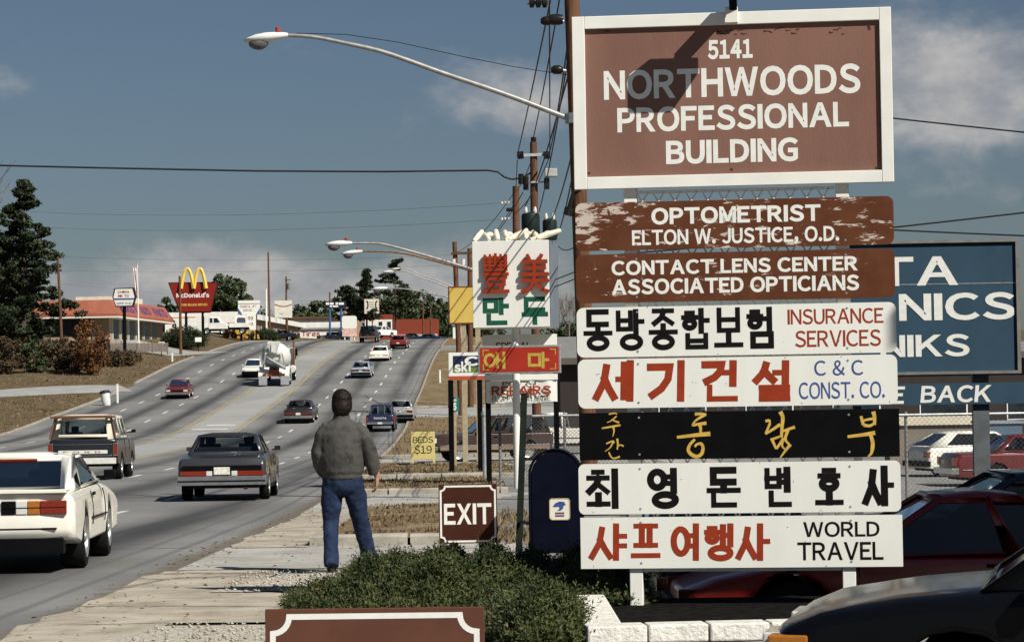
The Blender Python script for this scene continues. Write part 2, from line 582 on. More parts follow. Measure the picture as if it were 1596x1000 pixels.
        if mix:
            J(Ls, 0, .62, .42, .92); J('ㅗ', 0, .64, .06, .32); J('ㅣ', .9, .9, 0, 1)
        elif hz and Ts:
            J(Ls, .14, .86, .66, 1 if Ls not in 'ㅊㅎ' else .93)
            if Vs == 'ㅜ': J(Vs, 0, 1, .34, .52)
            else: J(Vs, 0, 1, .42, .6)
            J(Ts, .14, .86, 0, .3 if Vs != 'ㅜ' else .24)
        elif hz:
            if Vs == 'ㅡ': J(Ls, .1, .9, .4, 1); J(Vs, 0, 1, 0, .16)
            elif Vs == 'ㅜ': J(Ls, .12, .88, .55, 1); J(Vs, 0, 1, 0, .36)
            else: J(Ls, .12, .88, .44, 1 if Ls not in 'ㅊㅎ' else .9); J(Vs, 0, 1, .04, .32)
        elif Ts:
            J(Ls + 'v', 0, .5 if not wide else .42, .52, .97 if Ls not in 'ㅊㅎ' else .88)
            vx = (.72, .98) if Vs in 'ㅏㅑ' else ((.55, .84) if Vs in 'ㅓㅕ' else (.62, .9))
            J(Vs, *vx, .42, 1); J(Ts, .16, .9, 0, .32)
        else:
            vx = (.74, 1.) if Vs in 'ㅏㅑ' else ((.56, .9) if Vs in 'ㅓㅕ' else ((.62, .95) if wide else (.85, .88)))
            J(Ls + 'v', 0, .56 if not wide else .5, .14 if Ls != 'ㅅ' else .04, .9); J(Vs, *vx, 0, 1)
        X = lambda u, v: (x0 + u * (x1 - x0) + slant * v * (z1 - z0), z0 + v * (z1 - z0))
        for q in out:
            if q[0] == 'o':
                _, a, b, c, d = q
                (ax, az), (bx, bz) = X(a, c), X(b, d); s.ring(ax, bx, az, bz, w)
            else:
                p = [X(*k) for k in q]
                v = abs(p[0][0] - p[-1][0]) < abs(p[0][1] - p[-1][1])
                # square the stroke ends a little past the joint
                def ext(a, b):
                    d = Vector(a) - Vector(b); d = d.normalized() * w * .42 if d.length > 1e-6 else Vector((0, 0))
                    return (a[0] + d.x, a[1] + d.y)
                if p[0] == p[-1] and len(p) > 3: s.stroke(p[:-1], w, True)
                else:
                    p = [ext(p[0], p[1])] + p[1:-1] + [ext(p[-1], p[-2])]
                    s.stroke(p, w if hw is None or v else hw)
        return s

    def build(s, name, m, parent):
        me = bpy.data.meshes.new(name); me.from_pydata(s.v, [], s.f)
        return finish(name, me, m, parent)


def panel(x0, x1, z0, z1, r, y0, y1, n=6):
    """board with rounded corners"""
    pts = []
    for (cx, cz, a0) in ((x1 - r, z1 - r, 0), (x0 + r, z1 - r, 90), (x0 + r, z0 + r, 180), (x1 - r, z0 + r, 270)):
        if r < 1e-4: pts.append((cx, cz)); continue
        for k in range(n + 1):
            a = R(a0 + 90 * k / n); pts.append((cx + r * math.cos(a), cz + r * math.sin(a)))
    return MB().prism(pts, y0, y1)
# ---------------------------------------------------------------- ground, road, verges
def ground_mat(key='dry_winter_grass', k=1.0):
    m = bpy.data.materials.new(key); K = lambda *c: tuple(min(.6, k * q) for q in c); m.use_nodes = True
    t = NT(m.node_tree); b = m.node_tree.nodes['Principled BSDF']
    tc = t.node('ShaderNodeTexCoord'); v = tc.outputs['Object']
    n1 = t.noise(v, .25, 6, .6); n2 = t.noise(v, 2.2, 6, .65); n3 = t.noise(v, 14, 3)
    c = t.mix(t.ramp(n2, .35, .68), K(.062, .040, .022), K(.125, .092, .052))
    c = t.mix(t.ramp(n1, .5, .68), c, K(.060, .056, .024))
    c = t.mix(t.ramp(n2, .62, .75), c, K(.12, .062, .03))
    c = t.mix(t.math('MULTIPLY', t.ramp(n3, .5, .8), .5), c, K(.16, .125, .078))
    n4 = t.noise(v, .8, 5, .6, .4)
    c = t.mix(t.math('MULTIPLY', t.ramp(n4, .52, .66), .55), c, K(.15, .115, .08))
    c = t.mix(t.math('MULTIPLY', t.ramp(t.noise(v, 1.1, 6, .7), .58, .68), .7), c, K(.05, .034, .02))
    t.l.new(c, b.inputs['Base Color']); b.inputs['Roughness'].default_value = .95; b.inputs['Specular IOR Level'].default_value = .1
    bn = t.node('ShaderNodeBump'); bn.inputs['Strength'].default_value = .8; bn.inputs['Distance'].default_value = .08
    t.l.new(t.noise(v, 6, 6, .7), bn.inputs['Height']); t.l.new(bn.outputs[0], b.inputs['Normal'])
    return m


def road_mat():
    m = bpy.data.materials.new('worn_asphalt'); m.use_nodes = True
    t = NT(m.node_tree); b = m.node_tree.nodes['Principled BSDF']
    uv = t.node('ShaderNodeUVMap'); sp = t.node('ShaderNodeSeparateXYZ'); t.l.new(uv.outputs[0], sp.inputs[0])
    u, vv = sp.outputs[0], sp.outputs[1]
    tc = t.node('ShaderNodeTexCoord')
    big = t.noise(tc.outputs['Object'], .12, 5, .6); mid = t.noise(t.scale(uv.outputs[0], (1.2, .05, 1)), 1.0, 5, .6)
    fine = t.noise(tc.outputs['Object'], 45, 4, .7); med = t.noise(tc.outputs['Object'], 3.0, 5, .6)
    base = t.mix(t.ramp(big, .35, .65), (.150, .147, .141), (.235, .230, .218))
    base = t.mix(t.math('MULTIPLY', t.ramp(med, .45, .75), .5), base, (.165, .163, .16))
    # oil-darkened strip down the middle of every driving lane (deposited on the surface)
    lane = t.math('SUBTRACT', t.math('FRACT', t.math('DIVIDE', t.math('ADD', u, 34.0), 3.4)), .5)
    wob = t.math('MULTIPLY', t.math('SUBTRACT', mid, .5), .22)
    d = t.math('DIVIDE', t.math('ADD', lane, wob), .175)
    g = t.math('EXPONENT', t.math('MULTIPLY', t.math('MULTIPLY', d, d), -1.0))
    turn = t.math('ABSOLUTE', t.math('ADD', u, 11.9))
    keep = t.math('MULTIPLY', t.ramp(turn, 1.2, 2.2), t.ramp(t.math('MULTIPLY', u, -1.0), .3, .9))
    var = t.ramp(t.noise(t.scale(uv.outputs[0], (.55, .022, 1)), 1.0, 4), .22, .62)
    g = t.math('MULTIPLY', t.math('MULTIPLY', g, keep), t.math('ADD', t.math('MULTIPLY', var, .62), .3))
    base = t.mix(t.math('MULTIPLY', t.math('SUBTRACT', 1.0, t.ramp(turn, 1.2, 2.0)), .55), base, (.42, .41, .385))
    c = t.mix(g, base, (.022, .022, .023))
    pt = t.node('ShaderNodeTexVoronoi'); pt.inputs['Scale'].default_value = 1.0; t.l.new(t.scale(uv.outputs[0], (.16, .03, 1)), pt.inputs['Vector'])
    ps = t.node('ShaderNodeSeparateColor'); t.l.new(pt.outputs['Color'], ps.inputs[0])
    c = t.mix(t.math('MULTIPLY', t.ramp(ps.outputs[0], .55, .62), .22), c, (.11, .11, .112))
    # long sealed joints near the gutter
    for (u0, w0) in ((-.55, .05), (-1.02, .035)):
        dd = t.math('ABSOLUTE', t.math('ADD', t.math('SUBTRACT', u, u0), t.math('MULTIPLY', t.math('SUBTRACT', mid, .5), .3)))
        c = t.mix(t.math('MULTIPLY', t.math('SUBTRACT', 1.0, t.ramp(dd, w0 * .4, w0 * 1.6)), .55), c, (.085, .085, .09))
    # transverse cracks
    wv = t.node('ShaderNodeTexVoronoi'); wv.feature = 'DISTANCE_TO_EDGE'; wv.inputs['Scale'].default_value = 1.0
    t.l.new(t.scale(uv.outputs[0], (.03, .055, 1)), wv.inputs['Vector'])
    cr = t.math('SUBTRACT', 1.0, t.ramp(t.math('ADD', wv.outputs['Distance'], t.math('MULTIPLY', t.math('SUBTRACT', med, .5), .012)), .001, .005))
    c = t.mix(t.math('MULTIPLY', cr, .8), c, (.04, .04, .04))
    c = t.mix(t.math('MULTIPLY', t.ramp(fine, .4, .75), .32), c, (.12, .12, .12))
    ed = t.ramp(t.math('ADD', u, t.math('MULTIPLY', t.math('SUBTRACT', t.noise(tc.outputs['Object'], 2.5, 6, .7), .5), .7)), -.34, -.12)
    c = t.mix(t.math('MULTIPLY', ed, .75), c, (.12, .095, .065))
    t.l.new(c, b.inputs['Base Color']); b.inputs['Roughness'].default_value = .82; b.inputs['Specular IOR Level'].default_value = .3
    bn = t.node('ShaderNodeBump'); bn.inputs['Strength'].default_value = .35; bn.inputs['Distance'].default_value = .01
    t.l.new(fine, bn.inputs['Height']); t.l.new(bn.outputs[0], b.inputs['Normal'])
    return m


GRASS = ground_mat('dry_winter_grass', 1.25)
TANGRASS = ground_mat('tan_verge_grass', 1.95)
ASPH = road_mat()
LOT = mat('old_parking_asphalt', (.20, .195, .185), .9, var=.2, scale=1.1, bump=.4, bscale=40, col2=(.10, .098, .095), c2=(.55, .72))
DRIVE = mat('pale_driveway', (.35, .335, .305), .9, cracks=.45, var=.16, scale=1.4, bump=.35, bscale=30, col2=(.24, .225, .2), c2=(.55, .75))
FRONTAGE = mat('pale_grey_asphalt', (.30, .295, .28), .9, var=.12, scale=.8, bump=.2, bscale=20, col2=(.2, .195, .19), c2=(.55, .75))
SAND = mat('sandy_concrete', (.36, .32, .255), .95, cracks=.28, var=.22, scale=1.6, bump=.5, bscale=26, col2=(.25, .2, .145), c2=(.52, .7))
KERB = mat('kerb_concrete', (.31, .285, .24), .9, var=.2, scale=2.4, bump=.5, bscale=22, col2=(.2, .18, .155), c2=(.52, .72))
YELLOWLINE = mat('yellow_line_paint', (.46, .33, .09), .8, var=.2, scale=3, col2=(.24, .225, .17), c2=(.42, .6))
WHITELINE = mat('white_line_paint', (.56, .55, .52), .8, var=.15, scale=3, col2=(.3, .29, .28), c2=(.55, .75))

YROWS = np.unique(np.concatenate([np.arange(-40, 12, 4), np.arange(12, 60, 1.0), np.arange(60, 130, 2.5), np.arange(130, 360, 3), np.arange(360, 520, 6), np.arange(520, 1801, 80)])).astype(float)


def grid(name, us, Ys, zf, m, uv=False):
    """sheet on a grid given across the road (metres from the right kerb) and along it"""
    us = np.asarray(us, float); Ys = np.asarray(Ys, float)
    U, Y = np.meshgrid(us, Ys); X = U + xr(Y)
    Z = zf(X, Y, U)
    V = np.stack([X, Y, Z], -1).reshape(-1, 3)
    n, k = len(us), len(Ys)
    i = (np.arange(k - 1)[:, None] * n + np.arange(n - 1)[None, :]).ravel()
    Fq = np.stack([i, i + 1, i + n + 1, i + n], -1)
    o = raw(name, V, Fq, m)
    if uv:
        lay = o.data.uv_layers.new(name='UVMap')
        uvs = np.stack([U.ravel(), Y.ravel()], -1)[Fq.ravel()]
        lay.data.foreach_set('uv', uvs.astype(np.float32).ravel())
    o.data.polygons.foreach_set('use_smooth', [True] * len(o.data.polygons))
    return struct(o)


GU = [-900, -600, -400, -250, -160, -110, -80, -65, -54, -46, -40, -36, -33, -31, -29, -27.5, -26, -25, -24.2, -24.1, -12, -.05, .05, 1, 2, 3, 4, 4.4, 4.8, 5.2, 5.6, 6, 6.5, 7, 8, 10, 14, 20, 30, 45, 65, 100, 160, 300, 600, 900]
grid('ground', GU, YROWS, lambda X, Y, U: gz(X, Y) - .14 * ((U > -24.15) & (U < 0)) - .012, GRASS)
grid('road', np.linspace(-24, 0.02, 15), YROWS, lambda X, Y, U: zr(Y), ASPH, uv=True)
PU = [.02, .5, 1, 2, 3, 4, 4.4, 4.8, 5.2, 5.6, 6, 6.5, 7, 8, 10, 14, 20, 30, 45, 60]
grid('parking_lot', PU, YROWS[(YROWS <= 420)], lambda X, Y, U: gz(X, Y) - .004, LOT)


def strip(name, u0, u1, Y0, Y1, dz, m, step=1.0, n=5):
    return grid(name, np.linspace(u0, u1, n), np.arange(Y0, Y1 + step * .5, step), lambda X, Y, U: gz(X, Y) + dz, m)


def blob(name, pts, dz, m, jit=.04, res=10):
    """irregular patch of ground with a ragged outline, given by road coordinates (u, Y)"""
    out = []
    for i in range(len(pts)):
        a, b = pts[i], pts[(i + 1) % len(pts)]
        for k in range(res):
            t = k / res
            out.append((a[0] + (b[0] - a[0]) * t + random.gauss(0, jit), a[1] + (b[1] - a[1]) * t + random.gauss(0, jit)))
    c = (sum(p[0] for p in out) / len(out), sum(p[1] for p in out) / len(out))
    vs = []; fs = []; n = len(out); RR = 5
    for r in range(RR + 1):
        for p in out:
            u = c[0] + (p[0] - c[0]) * r / RR; Y = c[1] + (p[1] - c[1]) * r / RR
            X = u + float(xr(Y)); vs.append((X, Y, gzf(X, Y) + dz))
    for r in range(RR):
        for i in range(n):
            j = (i + 1) % n; fs.append((r * n + i, r * n + j, (r + 1) * n + j, (r + 1) * n + i))
    return struct(MB().add(vs, fs).build(name, m, smooth=60, fix=False))


def road_paint():
    w = MB(); y = MB()
    def seg(mb, u, hw, Y0, Y1, st):
        Ys = np.arange(Y0, Y1 + st * .5, st)
        for a, b in zip(Ys[:-1], Ys[1:]):
            za, zb = float(zr(a)) + .006, float(zr(b)) + .006; xa, xb = float(xr(a)) + u, float(xr(b)) + u
            mb.poly((xa - hw, a, za), (xa + hw, a, za), (xb + hw, b, zb), (xb - hw, b, zb))
    Y = 6.0
    k = 0
    while Y < 345:
        for j, u in enumerate((-3.4, -6.8, -17.0, -20.4)):
            o = (j * 3.1) % 9
            seg(w, u, .075, Y + o, Y + o + 3.0, 1.0)
        Y += 9.6
    for u, s in ((-10.2, 1), (-13.6, -1)):
        seg(y, u + .14 * s, .06, -20, 350, 3)
        Y = 0.0
        while Y < 345:
            seg(y, u - .14 * s, .06, Y, Y + 4.5, 1.5); Y += 10.5
    # worn turn arrow bars on the centre lane
    for u0, u1, Y0 in ((-13.1, -10.9, 157.5), (-12.6, -10.8, 161.5)):
        seg(w, (u0 + u1) / 2, (u1 - u0) / 2, Y0, Y0 + .9, .45)
    struct(w.build('lane_markings', WHITELINE, fix=False)); struct(y.build('centre_line_markings', YELLOWLINE, fix=False))


road_paint()


def kerb(Y0, Y1, u=0.0, w=.18, h=.14, name='kerb', step=1.5, side=1):
    """run of kerb stones with open joints along the road"""
    mb = MB(); Y = Y0
    while Y < Y1 - .2:
        e = min(Y + 3.0, Y1)
        Ys = np.arange(Y, e + .01, (e - Y) / 2)
        Ys[-1] -= .03
        rings = []
        for yy in Ys:
            x = float(xr(yy)) + u; z = float(gz(x + side * .3, yy)); zz = float(zr(yy))
            j = random.uniform(-.012, .012)
            rings.append([(x, yy, zz - .1), (x + side * .012, yy, zz + h + j - .03), (x + side * .04, yy, zz + h + j), (x + side * w, yy, zz + h + j), (x + side * w, yy, zz - .1)])
        mb.loft(rings)
        Y = e
    return struct(mb.build(name, KERB, smooth=30))


def island(name, u1, Y0, Y1, h=.135, u0=0.0):
    """raised dry-grass strip edged by kerb stones on the side of the road and at its near end"""
    kerb(Y0 + .3, Y1, u0 + .03, name='kerb')
    us = np.concatenate([[u0 + .2], np.linspace(u0 + .35, u1, 9)])
    Ys = np.arange(Y0 + .22, Y1 + .1, max(.5, (Y1 - Y0) / 45))
    g = grid(name, us, Ys, lambda X, Y, U: gz(X, Y) + h - .02 + .035 * np.sin(U * 2.3 + Y * 1.7) * np.sin(Y * .9 + U) * (U > u0 + .3) - (h + .02) * (U > u1 - .01) - (h + .02) * (Y > Y1 - .2), TANGRASS)
    # near end: kerb stones laid across, facing the driveway
    mb = MB(); u = u0 + .05
    while u < u1 - .1:
        e = min(u + 1.22, u1)
        rings = []
        for uu in np.linspace(u, e - .035, 3):
            x = float(xr(Y0)) + uu; z = gzf(x, Y0); j = random.uniform(-.01, .01)
            dy = .25 * max(0, (u0 + .35 - uu)) if uu < u0 + .35 else 0
            rings.append([(x, Y0 + dy, z - .05), (x, Y0 + .01 + dy, z + h - .03), (x, Y0 + .04 + dy, z + h + j), (x, Y0 + .2 + dy, z + h + j), (x, Y0 + .2 + dy, z - .05)])
        mb.loft(rings); u = e
    struct(mb.build('kerb', KERB, smooth=30))
    return g


island('grass_verge', 3.3, 31.0, 44.5, u0=.95)
blob('sandy_apron', [(.0, 30.8), (.05, 38), (.1, 45.2), (1.05, 45.2), (1.05, 38), (1.0, 30.8)], .010, SAND, .05)
island('grass_verge', 3.9, 56.0, 66.0)
island('grass_verge', 4.8, 70.0, 85.5)
island('grass_verge', 6.5, 100.0, 166.0)
island('grass_verge', 6.5, 178.0, 262.0)
island('grass_verge', 6.5, 272.0, 340.0)
strip('driveway', .0, 7.0, 26.1, 30.9, .004, DRIVE)
strip('driveway', .0, 12.0, 45.2, 55.8, .004, DRIVE)
strip('driveway', .0, 12.0, 86.0, 99.5, .004, DRIVE)
strip('driveway', .0, 30.0, 167, 177, .004, FRONTAGE)
blob('gutter', [(-.16, 4), (-.1, 12), (-.14, 19), (-.05, 25.9), (.6, 26.0), (.55, 12), (.55, 4)], .006, SAND, .05, 16)
kerb(110, 203, -24.02, .18, .12, side=-1)
kerb(214, 255, -24.02, .18, .12, side=-1)
kerb(268, 335, -24.02, .18, .12, side=-1)


# frontage lane and driveways on the far side of the road
def lane_path(name, pts, w, m, dz=.02, n=40):
    """paved lane of width w along (X, Y) points, laid on the ground"""
    P = [Vector(p) for p in pts]; t = np.linspace(0, len(P) - 1, n)
    fx = pchip(range(len(P)), [p[0] for p in P]); fy = pchip(range(len(P)), [p[1] for p in P]); fw = pchip(range(len(w)), w)
    vs = []; fs = []
    X, Y = fx(t), fy(t); dx = np.gradient(X); dy = np.gradient(Y); L = np.hypot(dx, dy)
    for i in range(n):
        for s in np.linspace(-.5, .5, 7):
            ww = float(fw(t[i])); x = X[i] - dy[i] / L[i] * ww * s; y = Y[i] + dx[i] / L[i] * ww * s
            vs.append((x, y, gzf(x, y) + dz))
    for i in range(n - 1):
        for j in range(6):
            a = i * 7 + j; fs.append((a, a + 1, a + 8, a + 7))
    return struct(MB().add(vs, fs).build(name, m, smooth=60, fix=False))


lane_path('frontage_lane', [(-31.4, 208.5), (-36, 207), (-42, 202), (-50, 198), (-70, 196)], [8, 9.5, 8, 9, 10], FRONTAGE)
lane_path('driveway', [(-31.6, 263), (-36, 265), (-44, 268), (-60, 270)], [11, 12, 11, 11], FRONTAGE)


def grass_tufts(spots, name='dry_grass'):
    """blades of dead grass on the verges: one mass nobody could count"""
    V = []; k = 0
    for (u0, u1, Y0, Y1, n, hgt, lift) in spots:
        u = rng.uniform(u0, u1, n); Y = rng.uniform(Y0, Y1, n)
        d = np.sin(u * 2.1 + Y * .8) + np.sin(Y * 2.3 - u * 1.3) + rng.normal(0, .7, n)
        s = d > .35; u, Y = u[s], Y[s]; n = len(u)
        X = u + xr(Y); Z = gz(X, Y) + lift
        a = rng.uniform(0, 6.283, n); h = hgt * rng.uniform(.4, 1.3, n); w = .012 + .0002 * Y
        lx, ly = rng.normal(0, .5, n) * h, rng.normal(0, .5, n) * h
        V.append(np.stack([np.stack([X - np.cos(a) * w, Y - np.sin(a) * w, Z], -1), np.stack([X + np.cos(a) * w, Y + np.sin(a) * w, Z], -1),
                           np.stack([X + lx, Y + ly, Z + h], -1)], 1))
    V = np.concatenate(V).reshape(-1, 3)
    o = raw(name, V, np.arange(len(V)).reshape(-1, 3), leaf_mat('dead_grass', (.10, .07, .036), (.22, .165, .095), .8, .9, (.07, .07, .03)))
    return stuff(o, 'short dry tan grass growing on the roadside verges', 'grass')


grass_tufts([(1.2, 3.3, 31.2, 44.3, 3800, .055, .12), (.2, 3.9, 56.2, 66, 3800, .06, .12), (.2, 4.8, 70.2, 85.3, 4200, .07, .12), (.2, 6.5, 100, 166, 5000, .12, .12),
             (-32, -24.3, 140, 200, 5000, .14, 0), (-50, -24.3, 213, 258, 5000, .2, 0), (3.2, 4.2, 30.8, 34, 700, .16, .0), (3.2, 4.0, 34, 44, 600, .14, .0)])

# near corner of the exit: kerb slabs, white gravel, sand, mulch
PEB = mat('white_gravel', (.52, .48, .41), .9, var=.25, scale=30, bump=1.0, bscale=60, col2=(.24, .19, .13), c2=(.48, .64))
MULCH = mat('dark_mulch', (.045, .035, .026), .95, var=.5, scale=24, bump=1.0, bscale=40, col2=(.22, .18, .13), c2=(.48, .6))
blob('gravel_bed', [(.75, 22.3), (1.2, 24.9), (3.2, 25.6), (3.4, 22.4)], .018, PEB)
blob('concrete_slab', [(.2, 18.9), (.55, 22.2), (3.4, 22.3), (3.2, 18.8)], .014, SAND, .02)
blob('gravel_bed', [(.5, 17.2), (.85, 18.6), (3.0, 18.7), (3.2, 17.0)], .012, PEB)
blob('sandy_shoulder', [(-.12, 16), (.0, 21), (.15, 25.9), (1.1, 25.8), (.9, 20), (.8, 16)], .011, SAND, .05)
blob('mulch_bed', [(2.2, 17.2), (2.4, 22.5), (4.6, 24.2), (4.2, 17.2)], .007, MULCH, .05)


def pebbles():
    """loose white stones on the gravel: a mass"""
    n = 2300
    u = rng.uniform(.8, 3.3, n); Y = rng.uniform(17, 25.6, n)
    s = ((Y > 22.3) | (Y < 18.8)); u, Y = u[s], Y[s]; n = len(u)
    X = u + xr(Y); Z = gz(X, Y) + .022; r = rng.uniform(.006, .019, n)
    oct_ = np.array([(1, 0, 0), (0, 1, 0), (-1, 0, 0), (0, -1, 0), (0, 0, .8), (0, 0, -.6)])
    V = (np.stack([X, Y, Z], -1)[:, None, :] + oct_[None] * r[:, None, None] * rng.uniform(.6, 1.3, (n, 6, 1))).reshape(-1, 3)
    f = np.array([(0, 1, 4), (1, 2, 4), (2, 3, 4), (3, 0, 4), (1, 0, 5), (2, 1, 5), (3, 2, 5), (0, 3, 5)])
    Fq = (np.arange(n)[:, None, None] * 6 + f[None]).reshape(-1, 3)
    stuff(raw('gravel', V, Fq, PEB), 'loose white stones scattered over the gravel beds by the exit', 'gravel')


pebbles()


def litter():
    """twigs, dead leaves and grit blown along the road edge: a mass"""
    n = 1500
    u = rng.uniform(-.3, 3.4, n) ; Y = rng.uniform(16, 58, n); s = rng.uniform(0, 1, n) < np.where(u < .4, 1, .45); u, Y = u[s], Y[s]; n = len(u)
    X = u + xr(Y); Z = gz(X, Y) + .028 + .13 * (((Y > 31.2) & (Y < 44.4)) | (Y > 56.2)) * (u > np.where(Y < 45, 1.2, .25)); a = rng.uniform(0, 6.283, n); r = rng.uniform(.012, .035, n)
    dx, dy = np.cos(a) * r, np.sin(a) * r
    V = np.stack([np.stack([X - dx, Y - dy, Z], -1), np.stack([X + dy * .4, Y - dx * .4, Z + r * .5], -1), np.stack([X + dx, Y + dy, Z + r * .2], -1), np.stack([X - dy * .4, Y + dx * .4, Z + .004], -1)], 1).reshape(-1, 3)
    stuff(raw('dead_leaves', V, np.arange(4 * n).reshape(-1, 4), leaf_mat('fallen_leaves', (.05, .03, .016), (.17, .11, .055), 3, .9)), 'small dead leaves and grit scattered along the road edge', 'fallen leaves')


litter()
# ---------------------------------------------------------------- the pylon sign
BROWNBOARD = mat('faded_brown_board', (.20, .104, .078), .8, var=.12, scale=1.6, stretch=(1, 1, .35), col2=(.15, .065, .045), c2=(.6, .9), bump=.12, bscale=60)
BROWNSIGN = mat('brown_sign_paint', (.105, .042, .026), .7, var=.10, scale=3, col2=(.085, .028, .016), c2=(.5, .8))
DARKBROWN = mat('dark_brown_sign_paint', (.046, .013, .007), .6, var=.12, scale=4, col2=(.06, .022, .011), c2=(.55, .8))
SIGNWHITE = mat('sign_white', (.72, .715, .655), .5, var=.03, scale=2.6, col2=(.62, .585, .50), c2=(.62, .95), stretch=(1.6, 1, .45))
OLDWHITE = mat('old_letter_white', (.72, .71, .66), .6, var=.05, scale=14)
BLACKINK = mat('black_letter_paint', (.008, .007, .007), .6, spec=.06, var=.2, scale=12)
REDINK = mat('red_letter_paint', (.27, .036, .013), .6, spec=.1, var=.10, scale=9)
BLUEINK = mat('blue_letter_paint', (.05, .085, .24), .55, var=.15, scale=9)
GOLDINK = mat('gold_letter_paint', (.56, .36, .075), .5, var=.15, scale=16)
YELLOWINK = mat('yellow_letter_paint', (.46, .31, .06), .55, var=.12, scale=9)
GREENINK = mat('green_letter_paint', (.012, .085, .05), .55, var=.1, scale=9)


def worn_mat(key, thr):
    """brown sign paint flaking to the pale primer in horizontal scuffs"""
    m = bpy.data.materials.new(key); m.use_nodes = True
    t = NT(m.node_tree); b = m.node_tree.nodes['Principled BSDF']; tc = t.node('ShaderNodeTexCoord'); v = tc.outputs['Object']
    n = t.noise(t.scale(v, (3.2, 1, 11)), 1.6, 10, .72, .4); k = t.noise(v, 1.3, 3, .5)
    f = t.ramp(t.math('ADD', n, t.math('MULTIPLY', t.math('SUBTRACT', k, .5), .42)), thr, thr + .035)
    c = t.mix(t.ramp(t.noise(v, 4, 4), .3, .7), (.122, .045, .023), (.092, .031, .015))
    c = t.mix(f, c, (.52, .44, .37))
    t.l.new(c, b.inputs['Base Color']); b.inputs['Roughness'].default_value = .7; b.inputs['Specular IOR Level'].default_value = .05
    return m


WORN1, WORN2 = worn_mat('flaking_brown_paint', .56), worn_mat('scuffed_brown_paint', .625)

f = Face(1140, 19.5, R(-6.7), ground=-1.78)
pyl = thing('pylon_sign', 'tall white framed stack of English and Korean tenant boards on two white posts', 'sign', M=f.M)


def put(face, name, m, parent, items, y=-.0012):
    """lettering in one colour: (text, x0, y0, x1, y1[, bold[, shear]]) in pixels of the photograph"""
    ink = Ink(y)
    for it in items:
        r = face.rect(*it[1:5])
        ink.text(it[0], r, it[5] if len(it) > 5 else .02, it[6] if len(it) > 6 else 0)
    return ink.build(name, m, parent)


# posts and mesh behind the boards
for xt, xb in ((981, 994.5), (1310, 1326)):
    x, _ = f.p((xt + xb) / 2, 600, .09); w = .05
    MB().box(x - w, x + w, .0245, .125, -.15, 4.0).build('post', WHITE, pyl, bevel=.006)
lx, _ = f.p(997, 600, .09); rx, _ = f.p(1306, 600, .09)
zt = f.p(1140, 297, .09)[1]; zb = f.p(1140, 886, .09)[1]
mb = MB(); px_, pz_ = .125, .21
for s in (1, -1):
    k = -int((zt - zb) / pz_) - 2
    while lx + k * px_ < rx + (zt - zb):
        # a wire of slope pz_/px_ clipped to the panel
        sl_ = pz_ / px_
        xa = lx + k * px_; pts = []
        x0c = max(lx, xa); x1c = min(rx, xa + (zt - zb) / sl_)
        if x1c - x0c > .02:
            za, zb_ = (x0c - xa) * sl_, (x1c - xa) * sl_
            if s > 0: A, B = (x0c, .042, zb + za), (x1c, .042, zb + zb_)
            else: A, B = (x0c, .05, zt - za), (x1c, .05, zt - zb_)
            mb.bar(A, B, .014, .012)
        k += 1
mb.box(lx, rx, .035, .055, zt - .012, zt + .012)
mb.box(lx, rx, .035, .055, zb - .012, zb + .012)
mb.build('wire_mesh', WHITE, pyl)

# top board in its frame
X0, X1, Z0, Z1 = f.rect(893.5, 19.5, 1391, 290)
x0, x1, z0, z1 = f.rect(913, 39, 1372.5, 271)
fr = MB()
fr.box(X0, x0, -.03, .023, Z0, Z1); fr.box(x1, X1, -.03, .023, Z0, Z1); fr.box(x0 + .001, x1 - .001, -.0285, .023, z1, Z1); fr.box(x0 + .001, x1 - .001, -.0285, .023, Z0, z0)
cx_, _ = f.p(1140, 30)
fr.box(cx_ - .05, cx_ + .05, -.056, .03, z1 + .01, Z1 + .035)
fr.build('frame', WHITE, pyl, bevel=.004)
bd = MB().box(x0 - .01, x1 + .01, 0, .02, z0 - .01, z1 + .01).build('board', BROWNBOARD, pyl)
put(f, 'lettering', OLDWHITE, bd, [('5141', 1103, 62, 1173, 92, .045), ('NORTHWOODS', 941, 104.5, 1341, 151, .034), ('PROFESSIONAL', 962, 163, 1323, 202.5, .036), ('BUILDING', 1038, 216.5, 1244, 254, .042)])
cr = Ink(-.001)     # lifted plies and nail holes at the board's edges
for (a, b, n) in ((1112, 1160, 9), (1190, 1250, 7), (1292, 1318, 4), (925, 950, 3)):
    for k in range(n):
        xx = a + (b - a) * k / n; yy = 47 + random.uniform(-5, 8); p = f.p(xx, yy); q = f.p(xx + random.uniform(4, 10), yy + random.uniform(-2, 2))
        cr.stroke([p, ((p[0] + q[0]) / 2, (p[1] + q[1]) / 2 + random.uniform(-.008, .008)), q], random.uniform(.004, .016), w1=.003)
for (xx, yy) in ((1354, 42), (918, 270), (1366, 262), (1140, 264), (1355, 45)):
    p = f.p(xx, yy); cr.ring(p[0] - .006, p[0] + .006, p[1] - .006, p[1] + .006, .01, 8)
cr.build('board_damage', mat('bare_ply', (.06, .03, .018), .9, var=.3, scale=20), bd)

